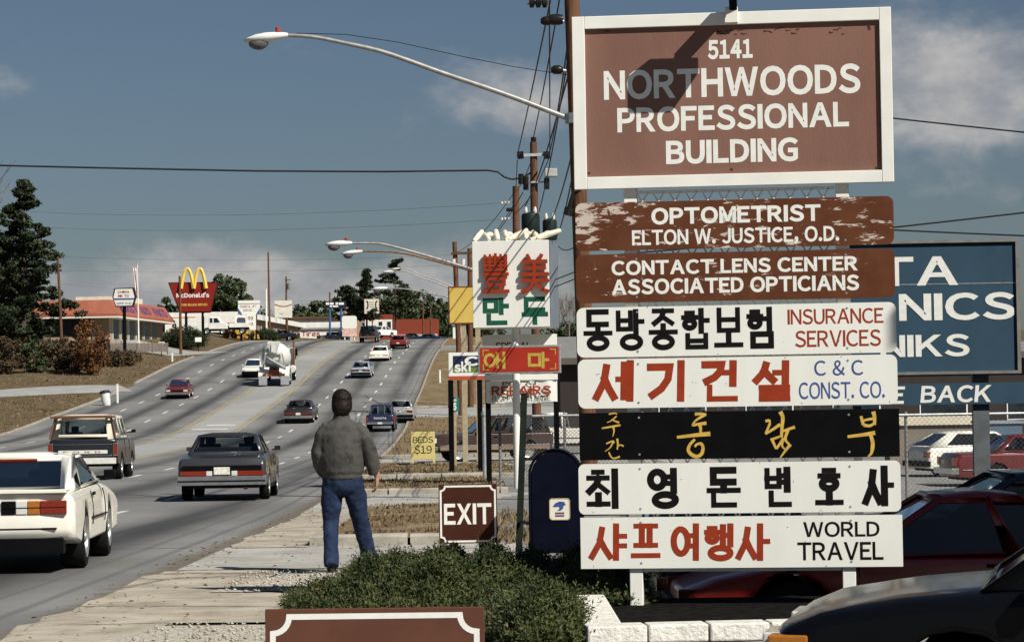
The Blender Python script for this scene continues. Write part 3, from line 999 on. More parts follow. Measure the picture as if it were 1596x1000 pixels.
rows = [('board', 897, 311, 1393, 386, .055, WORN1), ('board', 897.5, 392, 1395, 468, .055, WORN2), ('board', 899, 475, 1397, 553, .055, SIGNWHITE),
        ('board', 901, 556, 1399, 633, .055, SIGNWHITE), ('board', 903, 640, 1402, 714, .0, BLACKPAINT), ('board', 902, 720, 1404, 799, .045, SIGNWHITE), ('board', 905, 804, 1407, 884, .0, SIGNWHITE)]
B = []
for (nm, a, b, c, d, r, m) in rows:
    q = f.rect(a, b, c, d)
    o = panel(*q, r, 0, .022).build(nm, m, pyl)
    B.append(o)
    sc = Ink(-.0025)
    for xx in (995, 1322):
        for zz in (q[2] + .04, q[3] - .04):
            p = f.p(xx, 600); sc.ring(p[0] - .005, p[0] + .005, zz - .005, zz + .005, .007, 8)
    sc.build('screws', STEEL, o)
for o, l in zip(B, ['flaking brown board reading OPTOMETRIST', 'brown board reading CONTACT LENS CENTER', 'white board with black Korean and red INSURANCE SERVICES', 'white board with red Korean and blue C & C CONST. CO.',
                    'black board with four gold brush Korean words', 'white board with six bold black Korean syllables', 'square cornered white board with red Korean and WORLD TRAVEL']):
    o['label'] = l
MB().box(B[4].data.vertices[0].co.x, B[4].data.vertices[0].co.x, 0, 0, 0, 0) if False else None
put(f, 'lettering', OLDWHITE, B[0], [('OPTOMETRIST', 1015, 321, 1279, 347.5, .042), ('ELTON W. JUSTICE, O.D.', 985, 355, 1308, 378, .03)])
put(f, 'lettering', OLDWHITE, B[1], [('CONTACT LENS CENTER', 953, 402.5, 1337, 425.5, .04), ('ASSOCIATED OPTICIANS', 953.5, 431.5, 1339, 456, .04)])


def hang(face, name, m, parent, items, y=-.0012):
    ink = Ink(y)
    for (ch, a, b, c, d, w, *r) in items:
        q = face.rect(a, b, c, d); k = w / 205 * (face.org.y / 19.5)
        ink.hangul(ch, q, k, r[0] if r else 0, r[1] / 205 * (face.org.y / 19.5) if len(r) > 1 else None)
    return ink.build(name, m, parent)


G = [('동', 0), ('방', 1), ('종', 2), ('합', 3), ('보', 4), ('험', 5)]
hang(f, 'korean_lettering', BLACKINK, B[2], [(c, 913 + 50.9 * i, 486 - i * .9, 951 + 50.9 * i, 543 - i * .9, 8.6, 0, 7.4) for c, i in G])
put(f, 'lettering', REDINK, B[2], [('INSURANCE', 1227.5, 480.5, 1377, 504.5, .012), ('SERVICES', 1239, 514, 1373, 540, .012)])
hang(f, 'korean_lettering', REDINK, B[3], [(c, a + 4, 566, b - 5, 621, 11.5, .03, 8.5) for c, a, b in (('세', 925, 989), ('기', 1008, 1072), ('건', 1093, 1155), ('설', 1174, 1237))])
put(f, 'lettering', BLUEINK, B[3], [('C & C', 1269, 561, 1345.5, 585, .01), ('CONST. CO.', 1245, 594.5, 1379, 621, .01)])
BR = [  # brush strokes of the gold words, in pixels of the photograph: start width, end width, points
    (2.6, 1.6, (949, 645), (958, 643.5), (962, 645)), (2.2, 1.2, (961, 648), (953, 655), (946, 658)), (2.0, 3.0, (953, 653), (959, 656), (965, 658)), (2.4, 3.4, (938, 667), (950, 665), (967, 662)), (3.2, 1.2, (956, 665), (957, 672), (955, 680)),
    (2.2, 2.8, (945, 691), (955, 687), (957, 690)), (2.8, 1.0, (956, 688), (951, 697), (943, 703)), (3.4, 2.0, (962, 683), (963, 692), (962, 700)), (2.0, 2.6, (963, 694), (968, 693), (972, 695)), (2.4, 2.0, (949, 704), (952, 711), (956, 714)), (2.0, 3.0, (955, 714), (961, 713), (966, 711)),
    (5, 3.2, (1083, 645), (1093, 644.5), (1101, 645.5)), (5, 2.8, (1100, 645), (1090, 651), (1083, 656)), (3, 4, (1083, 656), (1080, 662), (1086, 661)), (3.6, 5.4, (1084, 661), (1092, 660), (1101, 659)), (5.4, 3.6, (1090, 660), (1092, 667), (1092, 676)),
    (4.2, 7, (1055, 681), (1072, 679), (1090, 677), (1107, 675.5)), (4, 6, (1083, 684), (1075, 693), (1073, 702), (1079, 709)), (6, 5, (1079, 709), (1087, 711), (1094, 706), (1096, 697)), (5, 3, (1096, 697), (1093, 691), (1086, 692), (1083, 696)),
    (4.4, 3, (1193, 656), (1199, 655), (1200, 661)), (4, 3, (1200, 660), (1196, 669), (1193, 675)), (3.2, 5, (1193, 676), (1204, 669), (1216, 661)), (6.4, 4.4, (1216, 641), (1220, 650), (1219, 664), (1218, 681)), (3.6, 5, (1219, 672), (1230, 668), (1239, 665)),
    (4, 3, (1201, 685), (1212, 681), (1218, 679)), (4.6, 3.4, (1204, 686), (1207, 693), (1210, 699)), (3.6, 4.4, (1210, 699), (1217, 689), (1221, 682)), (5, 3, (1228, 670), (1224, 684), (1232, 694)), (5.4, 2, (1232, 692), (1224, 702), (1216, 713)), (3.4, 2.4, (1222, 682), (1219, 694), (1224, 700)),
    (4.4, 5, (1342, 648), (1344, 656), (1346, 662)), (5, 3.6, (1346, 662), (1356, 663), (1364, 658)), (6.4, 4.4, (1361, 641), (1363, 650), (1363, 662)), (3.4, 4, (1345, 655), (1354, 653), (1361, 652)), (4.4, 6.4, (1321, 680), (1338, 678), (1352, 676), (1364, 674)), (5.4, 6, (1357, 677), (1360, 688), (1360, 697)), (6, 2, (1360, 697), (1358, 706), (1353, 711))]
ink = Ink()
for (w0_, w1_, *pts_) in BR:
    q = [f.p(*p) for p in pts_]; n_ = 4 * (len(q) - 1); t_ = np.linspace(0, len(q) - 1, n_ + 1)
    fx_, fz_ = pchip(range(len(q)), [p[0] for p in q]), pchip(range(len(q)), [p[1] for p in q])
    ink.stroke([(float(fx_(v)), float(fz_(v))) for v in t_], w0_ / 205, w1=w1_ / 205)
ink.build('korean_lettering', GOLDINK, B[4])
hang(f, 'korean_lettering', BLACKINK, B[5], [(c, a + 5, 734 - i * .9, b - 5, 788 - i * .9, 10.8, 0, 8.0) for i, (c, a, b) in enumerate((('최', 913.5, 968), ('영', 1009, 1062), ('돈', 1101, 1155), ('변', 1191, 1238), ('호', 1270, 1315), ('사', 1344, 1394)))])
hang(f, 'korean_lettering', REDINK, B[6], [(c, a + 4, 819, b - 4, 869, 9.6, .02, 7.6) for c, a, b in (('샤', 918, 977), ('프', 983, 1029), ('여', 1046, 1092), ('행', 1097, 1146), ('사', 1147, 1200))])
put(f, 'lettering', BLACKINK, B[6], [('WORLD', 1252, 812, 1371, 836, .02), ('TRAVEL', 1243, 844, 1377, 872, .02)])

for o, n_ in ((B[2], 9), (B[3], 14), (B[5], 10), (B[6], 12)):     # nicks and small dark specks in the paint
    V_ = [v.co for v in o.data.vertices]; xa, xb = min(v.x for v in V_), max(v.x for v in V_); za, zb_ = min(v.z for v in V_), max(v.z for v in V_)
    ik = Ink(-.0008)
    for k in range(n_):
        x_, z_ = random.uniform(xa + .06, xb - .06), random.uniform(za + .02, zb_ - .02) if k % 3 else random.choice((za + .012, zb_ - .012)); l_ = random.uniform(.002, .02); a_ = random.uniform(-.6, .6) + (1.57 if k % 2 else 0)
        ik.stroke([(x_, z_), (x_ + l_ * math.cos(a_), z_ + l_ * math.sin(a_))], random.uniform(.0025, .006))
    ik.build('paint_nicks', mat('bare_grey', (.19, .165, .13), .8), o)
# floodlight reaching out from the top of the frame
cx_, zt_ = f.p(1143, 10)
fl = MB().bar((cx_, .02, Z1 - .03), (cx_, -.14, Z1 + .12), .06, .05).bar((cx_, -.13, Z1 + .11), (cx_, -.33, Z1 + .15), .10, .07)
arm = fl.build('lamp_arm', BLACKPAINT, pyl, bevel=.008)
hd = MB(); hz = Z1 + .11
hd.loft([[(cx_ - .19, -.36, hz - .02), (cx_ + .19, -.36, hz - .02), (cx_ + .19, -.36, hz + .10), (cx_ - .19, -.36, hz + .10)],
         [(cx_ - .17, -.52, hz - .09), (cx_ + .17, -.52, hz - .09), (cx_ + .17, -.52, hz + .2), (cx_ - .17, -.52, hz + .2)]])
hd.build('floodlight', BLACKPAINT, pyl, bevel=.012)

# ---------------------------------------------------------------- brown direction signs
NOTCH = [(0, 0)]


def notched(face, px, name, label, cat, w_in=.032, text=None, textpx=None, depth=.03, posts=2, m=None):
    root = thing(name, label, cat, M=face.M)
    x0, x1, z0, z1 = face.rect(*px)
    bd = MB().box(x0, x1, 0, depth, z0, z1).build('board', m or BROWNSIGN, root, bevel=.003)
    ink = Ink(-.0015); s = (x1 - x0); i = s * .035; r = s * .075
    P = []
    for (cx, cz, a0, a1) in ((x0 + i, z1 - i, -90, 0), (x1 - i, z1 - i, 180, 270), (x1 - i, z0 + i, 90, 180), (x0 + i, z0 + i, 0, 90)):
        arc = [(cx + r * math.cos(R(a0 + (a1 - a0) * k / 6)), cz + r * math.sin(R(a0 + (a1 - a0) * k / 6))) for k in range(7)]
        # a little square step at each end of the quarter circle
        P += arc
    ink.stroke(P, s * w_in, True)
    ink.build('border', OLDWHITE, bd)
    if text: put(face, 'lettering', OLDWHITE, bd, [(text, *textpx, .03)])
    for k in range(posts):
        x = x0 + (x1 - x0) * ((k + .5) / posts if posts > 1 else .5)
        MB().box(x - .04, x + .04, depth + .002, depth + .08, -.3, z1 - .05).build('post', mat('stained_post', (.09, .04, .025), .8, var=.2, scale=6), root)
    return root


fe = Face(729, 24.5, R(1))
notched(fe, (684, 754, 775, 846), 'exit_sign', 'small square brown board reading EXIT in white with notched white border', 'sign', text='EXIT', textpx=(692, 784, 766, 816.5), m=DARKBROWN)
fb = Face(586, 12.0, R(-2))
notched(fb, (415, 947, 757, 1290), 'brown_sign', 'brown board with white notched border cut off by the bottom edge', 'sign', w_in=.026)

# ---------------------------------------------------------------- mailbox and green post beside it
NAVY = mat('postal_blue', (.0025, .0035, .011), .5, var=.2, scale=5, spec=.1)
fm = Face(867, 23.7, R(-4))
mbx = thing('mailbox', 'dark blue round topped street mailbox with white eagle emblem', 'mailbox', M=fm.M)
xl, xr_, _, ztp = fm.rect(828, 702, 906, 872); hw = (xr_ - xl) / 2; cxm = (xl + xr_) / 2
prof = [(cxm + hw, .24), (cxm + hw, ztp - hw)] + [(cxm + hw * math.cos(R(a)), ztp - hw + hw * math.sin(R(a))) for a in range(10, 180, 10)] + [(cxm - hw, ztp - hw), (cxm - hw, .24)]
MB().prism(prof, 0, .52).build('body', NAVY, mbx, smooth=40, bevel=.008)
rim = [(cxm + (hw + .012) * (1 if p[0] > cxm else -1) if p[1] <= ztp - hw else cxm + (p[0] - cxm) * (hw + .012) / hw, p[1] + (.012 if p[1] > ztp - hw else 0)) for p in prof]
MB().tube([(p[0], .0, p[1]) for p in rim], .014, 6).build('edge_bead', NAVY, mbx, smooth=60)
for sx in (-1, 1):
    for yy in (0, .47):
        x = cxm + sx * (hw - .03)
        MB().prism([(x - .03, -.03), (x + .03, -.03), (x + .03, .26), (x - sx * .11 if sx > 0 else x - .03, .26), (x - .03 if sx > 0 else x + .11, .26)][:4] if False else [(x - .03, -.03), (x + .03, -.03), (x + .03, .25), (x - .03, .25)], yy, yy + .05).build('leg', NAVY, mbx)
a0, a1, c0, c1 = fm.rect(856, 776, 888.5, 810)
dec = panel(a0, a1, c0, c1, .03, -.005, -.001).build('emblem', mat('emblem_white', (.72, .70, .62), .45, var=.03), mbx)
Ink(-.0065).stroke([(a0 + .004, c0 + .03), (a0 + .004, c1 - .03), (a0 + .012, c1 - .012), (a0 + .03, c1 - .004), (a1 - .03, c1 - .004), (a1 - .012, c1 - .012), (a1 - .004, c1 - .03), (a1 - .004, c0 + .03), (a1 - .012, c0 + .012), (a1 - .03, c0 + .004), (a0 + .03, c0 + .004), (a0 + .012, c0 + .012)], .006, True).build('border', mat('emblem_gold', (.5, .33, .1), .5), dec)
E_ = lambda u, v: (a0 + (a1 - a0) * u, c0 + (c1 - c0) * v)
Ink(-.0065).fill([E_(*q) for q in ((.16, .62), (.3, .78), (.5, .86), (.72, .84), (.8, .7), (.7, .66), (.66, .52), (.55, .44), (.36, .42), (.5, .52), (.46, .62), (.3, .6))]).build('eagle', BLUEINK, dec)
Ink(-.0065).fill([E_(.28, .36), E_(.72, .36), E_(.72, .28), E_(.28, .28)]).build('red_stripe', REDINK, dec)
Ink(-.0065).fill([E_(.28, .24), E_(.72, .24), E_(.72, .16), E_(.28, .16)]).build('blue_stripe', BLUEINK, dec)

GREENMETAL = mat('dark_green_metal', (.014, .020, .014), .6, .2, var=.3, scale=8)
p0, p1 = at(808, 880, 24.9), at(817, 612, 24.9)
gp = thing('metal_post', 'thin dark green metal post standing just left of the mailbox', 'post', (p0.x, p0.y, p0.z))
d = p1 - p0
MB().box(-.03, .03, -.004, .004, 0, 1).box(-.032, -.024, 0, .022, 0, 1).box(.024, .032, 0, .022, 0, 1).xf(Matrix(((1, 0, d.x, 0), (0, 1, d.y, 0), (0, 0, d.z, 0), (0, 0, 0, 1)))).build('channel_post', GREENMETAL, gp)
MB().bar((.03, -.02, .42), (.16, -.7, .42), .02, .03).build('bracket', GREENMETAL, gp)

# ---------------------------------------------------------------- dumpling shop box sign on its white pole, with the red sign below it
fd = Face(806, 59.0, R(-8))
ds = thing('pole_sign', 'white box sign with raised red Chinese characters and green Korean lettering on a white pole', 'sign', M=fd.M)
x0, x1, z0, z1 = fd.rect(736.5, 375, 856, 510)
MB().box(x0, x1, 0, 1.6, z0, z1).build('sign_box', SIGNWHITE, ds, bevel=.01)
MB().box(x1 + .002, x1 + .02, .01, 1.59, z0 + .005, z1 - .005).build('shade_side_panel', mat('shade_grey_panel', (.15, .17, .20), .6, var=.1, scale=3), ds)  # grey-blue colour stands in for shade along the box's right side
for (ch, q) in (('豐', (752, 395, 794, 457)), ('美', (811, 395, 857, 458))):
    P, Fs = font_mesh(ch, .012); r = fd.rect(*q)
    V = [(r[0] + a * (r[1] - r[0]), -.1, r[2] + c * (r[3] - r[2])) for a, c in P]
    me = bpy.data.meshes.new('character'); me.from_pydata(V, [], Fs)
    bm = bmesh.new(); bm.from_mesh(me); bmesh.ops.remove_doubles(bm, verts=bm.verts, dist=1e-5)
    rr = bmesh.ops.extrude_face_region(bm, geom=bm.faces[:])
    bmesh.ops.translate(bm, verts=[g for g in rr['geom'] if isinstance(g, bmesh.types.BMVert)], vec=(0, .07, 0))
    bmesh.ops.recalc_face_normals(bm, faces=bm.faces); bm.to_mesh(me); bm.free()
    finish('raised_character', me, REDINK, ds)
hang(fd, 'korean_lettering', GREENINK, ds, [('만', 756, 467, 791, 503, 7.5), ('두', 816, 466, 851, 503, 7.5)])
mb = MB()
for k in range(8):
    xx = x0 + .1 + (x1 - x0 - .2) * k / 7; a = random.uniform(-.25, .25)
    mb.tube([(xx - .12 + a, .05, z1 + .01), (xx, .2, z1 + .12), (xx + .12 - a, .4, z1 + .22 + random.uniform(-.05, .05))], [.05, .075, .06], 8)
    if k % 2: mb.ball((xx + .05, .25, z1 + .16), (.10, .08, .07), 8, 6)
mb.build('ridge_ornament', mat('cream_plaster', (.62, .57, .46), .7, var=.15, scale=6), ds, smooth=50)
xp, zp = fd.p(807, 767, .3)
MB().tube([(xp, .3, -.2), (xp, .3, z0 + .05)], .085, 14).build('pole', WHITE, ds, smooth=40)
fr_ = Face(809, 58.6, R(-7), ground=fd.org.z)
rs = thing('red_sign', 'long red board with two yellow Korean syllables in a silver frame on the white pole', 'sign', M=fr_.M)
x0, x1, z0, z1 = fr_.rect(745, 538, 874, 582)
MB().box(x0, x1, 0, .1, z0, z1).build('sign_box', STEEL, rs, bevel=.01)
e = .045
fc = MB().box(x0 + e, x1 - e, -.006, .01, z0 + e, z1 - e).build('sign_face', mat('sign_red', (.33, .028, .016), .5, var=.08, scale=3), rs)
hang(fr_, 'korean_lettering', YELLOWINK, fc, [('애', 756, 550, 787, 573, 4.6), ('마', 825, 550, 854, 572, 4.6)], y=-.012)
ink = Ink(-.012)
for sx, sz in ((0, 0), (0, 1), (1, 0), (1, 1)):
    cx = x0 + .12 if sx == 0 else x1 - .12; cz = z0 + .1 if sz == 0 else z1 - .1; kx = 1 if sx == 0 else -1; kz = 1 if sz == 0 else -1
    ink.stroke([(cx, cz + kz * .13), (cx, cz), (cx + kx * .13, cz)], .022)
ink.build('corner_marks', YELLOWINK, fc)

fp = Face(812, 60.2, R(-3))
rp = thing('repair_sign', 'white computer repair board on black posts behind the red sign', 'sign', M=fp.M)
x0, x1, z0, z1 = fp.rect(752, 521, 868, 566)
b1 = MB().box(x0, x1, 0, .08, z0, z1).build('upper_board', SIGNWHITE, rp, bevel=.008)
put(fp, 'lettering', BLACKINK, b1, [('SPECIAL', 772, 533, 828, 545, .02)])
x0, x1, z0, z1 = fp.rect(755, 583, 869, 592)
MB().box(x0, x1, -.02, .08, z0, z1).build('rail', WHITE, rp)
x0, x1, z0, z1 = fp.rect(757.5, 593, 868.5, 627)
mb = MB()
for k in range(24):     # a slightly rippled banner
    pass
n = 24
rings = [[(x0 + (x1 - x0) * k / n, .01 + .018 * math.sin(k * 1.1), z1), (x0 + (x1 - x0) * k / n, .03 + .03 * math.sin(k * .8 + 1), z0 - .02 * math.sin(k * .5)),
          (x0 + (x1 - x0) * k / n, .036 + .03 * math.sin(k * .8 + 1), z0 - .02 * math.sin(k * .5)), (x0 + (x1 - x0) * k / n, .016 + .018 * math.sin(k * 1.1), z1)] for k in range(n + 1)]
bn_ = mb.loft(rings).build('banner', SIGNWHITE, rp, smooth=60)
put(fp, 'black_lettering', BLACKINK, bn_, [('PC/AT', 783, 593.5, 839, 600.5, .02), ('FLOPPY,HARD DRIVE', 767, 616.5, 858, 624.5, .0)], y=-.03)
put(fp, 'red_lettering', REDINK, bn_, [('REPAIRS', 766, 601, 859, 615.5, .035)], y=-.03)
for xx in (761, 867):
    x, _ = fp.p(xx, 640, .12); MB().box(x - .06, x + .06, .085, .2, -.3, fp.p(xx, 560)[1]).build('post', BLACKPAINT, rp)

# ski shop sign, yellow blank sign, green route marker, folding bed sign
fs_ = Face(728, 72.0, R(-3))
sk = thing('shop_sign', 'white framed sign with navy and green field reading ski above a red strip', 'sign', M=fs_.M)
x0, x1, z0, z1 = fs_.rect(699, 549, 757, 592)
MB().box(x0, x1, 0, .2, z0, z1).build('sign_box', SIGNWHITE, sk, bevel=.01)
q = fs_.rect(706, 554, 752, 572); MB().box(q[0], q[1], -.006, .01, q[2], q[3]).build('navy_field', mat('sign_navy', (.02, .025, .06), .5), sk)
q = fs_.rect(706, 572.2, 752, 580); MB().box(q[0], q[1], -.006, .01, q[2], q[3]).build('green_field', mat('sign_green', (.12, .2, .05), .5), sk)
q = fs_.rect(699.5, 585.5, 756.5, 591.5); MB().box(q[0], q[1], -.006, .01, q[2], q[3]).build('red_strip', mat('sign_orange_red', (.42, .085, .04), .5), sk)
put(fs_, 'lettering', OLDWHITE, sk, [('ski', 708, 563, 734, 579.5, .05), ('C', 724, 555, 746, 570, .05)], y=-.012)
for xx in (748, 703):
    x, _ = fs_.p(xx, 640, .1); MB().box(x - .07, x + .07, .03, .17, -.3, z0).build('post', BLACKPAINT, sk)

fy = Face(722, 88.0, R(-5))
ys = thing('yellow_sign', 'blank yellow sign board on posts beside the white box sign', 'sign', M=fy.M)
x0, x1, z0, z1 = fy.rect(698.5, 446, 752, 505)
MB().box(x0, x1, .0, .25, z0, z1).build('sign_box', mat('rusty_brown_frame', (.12, .05, .02), .7, var=.2), ys, bevel=.01)
MB().box(x0 + .05, x1 - .05, -.008, .01, z0 + .05, z1 - .05).build('sign_face', mat('sign_yellow', (.60, .42, .10), .5, var=.05, scale=2), ys)
for xx in (723, 745):
    x, _ = fy.p(xx, 540, .1); MB().box(x - .08, x + .08, .04, .2, -.3, z0).build('post', mat('pale_post', (.35, .29, .19), .7), ys)

fg = Face(708, 80.0)
gs = thing('route_marker', 'small green marker with a white 6 on a wooden post in the verge', 'road sign', M=fg.M)
x0, x1, z0, z1 = fg.rect(701, 619, 715.5, 641)
pl = MB().box(x0, x1, 0, .012, z0, z1).build('plate', mat('sign_teal_green', (.02, .16, .13), .45, var=.05), gs)
put(fg, 'lettering', OLDWHITE, pl, [('6', 705.5, 627, 711.5, 639, .05), ('NE', 705, 621, 712, 625, .03)])
x, _ = fg.p(709, 680, .03); MB().box(x - .05, x + .05, .014, .1, -.3, z1 - .05).build('post', mat('pale_wood', (.34, .27, .17), .8, var=.15), gs)

fbd = Face(659, 83.0, R(2))
bs = thing('folding_sign', 'yellow folding board reading BEDS $19 standing on the verge', 'sign', M=fbd.M @ Matrix.Translation((0, 0, .13)))
fbd.M = bs.matrix_world; fbd.inv = (fbd.M @ Matrix.Rotation(R(9), 4, 'X')).inverted()
SY = mat('beds_yellow', (.64, .54, .22), .6, var=.06, scale=3)
TILT = Matrix.Rotation(R(9), 4, 'X')
x0, x1, z0, z1 = fbd.rect(641, 673, 678, 715)
fb_ = MB().box(x0, x1, -.012, .012, z0, z1).box(x0, x0 + .07, -.013, .013, z0 - .14, z0).box(x1 - .07, x1, -.013, .013, z0 - .14, z0).xf(TILT).build('front_board', SY, bs)
MB().box(x0, x1, -.012, .012, z0, z1).box(x0, x0 + .07, -.013, .013, z0 - .14, z0).box(x1 - .07, x1, -.013, .013, z0 - .14, z0).xf(Matrix.Translation((0, .36, 0)) @ Matrix.Rotation(R(-9), 4, 'X')).build('back_board', SY, bs)
ik = Ink(-.016); ik.text('BEDS', fbd.rect(643.5, 680, 675, 689.5), .0); ik.text('$19', fbd.rect(646, 692, 673, 708), .0)
ik.v = [tuple(TILT @ Vector(p)) for p in ik.v]; ik.build('lettering', BLACKINK, fb_)

# ---------------------------------------------------------------- blue sign at the right edge
BLUESIGN = mat('faded_blue_sign', (.030, .064, .098), .6, var=.07, scale=2.5, col2=(.024, .052, .082), c2=(.5, .8))
fbl = Face(1490, 32.0, R(-3))
bl = thing('blue_sign', 'large faded blue sign with white capital lettering on grey posts at the right', 'sign', M=fbl.M)
x0, x1, z0, z1 = fbl.rect(1310, 379, 1584, 579)
MB().box(x0, x1, 0, .05, z0, z1).build('board', BLUESIGN, bl)
fr = MB(); X0, X1, Z0, Z1 = x0 - .045, x1 + .045, z0 - .035, z1 + .035
fr.box(X0, X1, -.035, .06, z1, Z1); fr.box(X0, X1, -.035, .06, Z0, z0); fr.box(X0 + .001, x0, -.034, .059, z0, z1); fr.box(x1, X1 - .001, -.034, .059, z0, z1)
fr.build('frame', mat('dull_aluminium', (.22, .21, .19), .5, .3, var=.15, scale=6), bl)
zz = fbl.p(1490, 442)[1]; MB().box(x0, x1, -.004, -.001, zz - .006, zz + .006).build('board_seam', STEEL, bl)
put(fbl, 'lettering', OLDWHITE, bl, [('TA', 1366, 400, 1493, 445, .028), ('NICS', 1401, 456, 1582, 499, .032), ('NIKS', 1372, 521, 1511, 556, .03)], y=-.006)
x0, x1, z0, z1 = fbl.rect(1310, 597, 1640, 630)
st_ = MB().box(x0, x1, .0, .04, z0, z1).build('lower_strip', BLUESIGN, bl)
put(fbl, 'lettering', OLDWHITE, st_, [('E', 1392, 602, 1408, 629, .03, .12), ('BACK', 1434, 600, 1544, 627, .03, .1)], y=-.006)
for xx in (1529, 1330):
    x, _ = fbl.p(xx, 650, .1); MB().box(x - .10, x + .10, .061, .2, -.3, fbl.p(xx, 560)[1]).build('post', mat('grey_post', (.10, .11, .115), .7, var=.15), bl)
# ---------------------------------------------------------------- trees and shrubs
PINE = leaf_mat('pine_needles', (.010, .018, .008), (.036, .048, .018), .5, .6)
OAK = leaf_mat('evergreen_leaves', (.022, .036, .014), (.062, .076, .028), .4, .6)
HEDGE = leaf_mat('hedge_leaves', (.012, .022, .009), (.032, .042, .016), .8, .6)
BROWNLEAF = leaf_mat('dead_oak_leaves', (.075, .030, .012), (.19, .085, .03), .9, .8, (.24, .13, .05))
SCRUB = leaf_mat('winter_scrub', (.040, .026, .014), (.095, .06, .03), .7, .8, (.05, .055, .02))
BARK = mat('bark', (.07, .05, .038), .9, var=.3, scale=3, stretch=(3, 3, .5), bump=.6)
TWIG = mat('bare_twigs', (.16, .13, .115), .9, var=.2, scale=2)


def leaf_cloud(C, Rd, per, size, flat=.45, asp=.45):
    """leaf-sized quads scattered through ellipsoidal clumps: centres C (n,3), radii Rd (n,)"""
    C = np.repeat(np.asarray(C, float), per, 0); Rr = np.repeat(np.asarray(Rd, float), per)
    n = len(C)
    d = rng.normal(0, 1, (n, 3)); d /= np.linalg.norm(d, axis=1)[:, None]
    p = C + d * (Rr * rng.uniform(.25, 1, n) ** .5)[:, None] * np.array([1, 1, flat])
    a = rng.normal(0, 1, (n, 3)); a /= np.linalg.norm(a, axis=1)[:, None]
    b = np.cross(a, rng.normal(0, 1, (n, 3))); b /= np.linalg.norm(b, axis=1)[:, None]
    s = (size * rng.uniform(.5, 1.3, n))[:, None]
    a = a * s; b = b * s * asp
    V = np.stack([p - a, p + b * .9, p + a, p - b * .9], 1).reshape(-1, 3)
    return V, np.arange(4 * n).reshape(-1, 4)


def conifer(label, px, D, ytop, r, lo=.25, nb=60, per=40, leaf=.28, name='pine_tree', cl=.75, group=None, base=None, lean=0.0, droop=.1, powr=.75, gap=0.0, clumps=4):
    p = at(px, 600, D); z0 = gzf(p.x, D) if base is None else base
    h = at(px, ytop, D).z - z0
    root = thing(name, label, 'tree', (p.x, D, z0), group=group)
    tr = MB(); x = lambda t: (lean * h * t * t, 0, h * t)
    tr.tube([x(k / 8) for k in range(9)], [max(.03, .018 * h * (1 - k / 8.3)) for k in range(9)], 8)
    C = []; Rd = []
    for k in range(nb):
        t = lo + (1 - lo) * (k + random.random()) / nb
        if gap and math.sin(t * 37 + D) < -1 + 2 * gap: continue
        L = r * max(.1, (1 - t) / (1 - lo)) ** powr * random.uniform(.5, 1.12)
        a = random.uniform(0, 6.283); o = Vector(x(t)); dz = random.uniform(-.05, .35) - droop
        e = o + Vector((math.cos(a) * L, math.sin(a) * L, L * dz))
        tr.tube([o, o.lerp(e, .5) + Vector((0, 0, L * .05)), e], [.006 * h * (1 - t) + .02, .02, .01], 4)
        for q in range(clumps):
            s = 1 - .75 * q / max(1, clumps - 1) * random.uniform(.8, 1)
            C.append(o.lerp(e, s) + Vector((random.gauss(0, .12 * L), random.gauss(0, .12 * L), random.gauss(0, .08 * L)))); Rd.append(cl * random.uniform(.6, 1.25) * (.55 + .45 * L / r))
    tr.build('trunk', BARK, root, smooth=50)
    V, Fq = leaf_cloud(C, Rd, per, leaf); raw('crown', V, Fq, PINE, root)
    return root


def broadleaf(label, px, D, ytop, w, lo=.2, n=40, per=60, leaf=.3, m=None, name='leafy_tree', cat='tree', base=None, group=None, flat=.8, depth=None, h=None):
    p = at(px, 600, D); z0 = gzf(p.x, D) if base is None else base
    h = h or at(px, ytop, D).z - z0; depth = depth or w
    root = thing(name, label, cat, (p.x, D, z0), group=group)
    C = []; Rd = []; cz = h * (1 + lo) / 2; hz = h * (1 - lo) / 2
    tr = MB(); tr.tube([(0, 0, 0), (.02 * h, 0, h * .4), (0, .02 * h, h * .8)], [.03 * h, .022 * h, .008 * h], 8)
    while len(C) < n:
        d = Vector((random.uniform(-1, 1), random.uniform(-1, 1), random.uniform(-1, 1)))
        if .25 < d.length < 1:
            q = Vector((d.x * w / 2, d.y * depth / 2, cz + d.z * hz)); C.append(q); Rd.append(w * random.uniform(.10, .19))
            if len(C) % 3 == 0: tr.tube([(0, 0, h * max(.05, lo)), (q.x * .5, q.y * .5, (q.z + h * lo) * .5), q], [.012 * h, .008 * h, .003 * h], 4)
    tr.build('trunk', BARK, root, smooth=50)
    V, Fq = leaf_cloud(C, Rd, per, leaf, flat, .6); V[:, 2] = np.maximum(V[:, 2], .02)
    raw('crown', V, Fq, m or OAK, root)
    return root


def bare_tree(label, px, D, ytop, spread, name='bare_tree', base=None, group=None, depth=5):
    p = at(px, 600, D); z0 = gzf(p.x, D) if base is None else base
    h = at(px, ytop, D).z - z0
    root = thing(name, label, 'tree', (p.x, D, z0), group=group)
    tr = MB(); tw = MB()
    def grow(o, d, L, r, k):
        e = o + d * L
        (tr if k < 2 else tw).tube([o, (o + e) / 2 + Vector((random.gauss(0, .05), random.gauss(0, .05), 0)) * L, e], [r, r * .8, r * .6], 5 if k < 2 else 3, False)
        if k >= depth: return
        for _ in range(3 if k else 4):
            nd = (d + Vector((random.gauss(0, spread), random.gauss(0, spread), random.uniform(-.05, .35)))).normalized()
            grow(o + (e - o) * random.uniform(.6, 1), nd, L * random.uniform(.58, .8), r * .55, k + 1)
    grow(Vector((0, 0, 0)), Vector((0, 0, 1)), h * .36, h * .016, 0)
    tr.build('trunk', TWIG, root); tw.build('crown', TWIG, root)
    return root


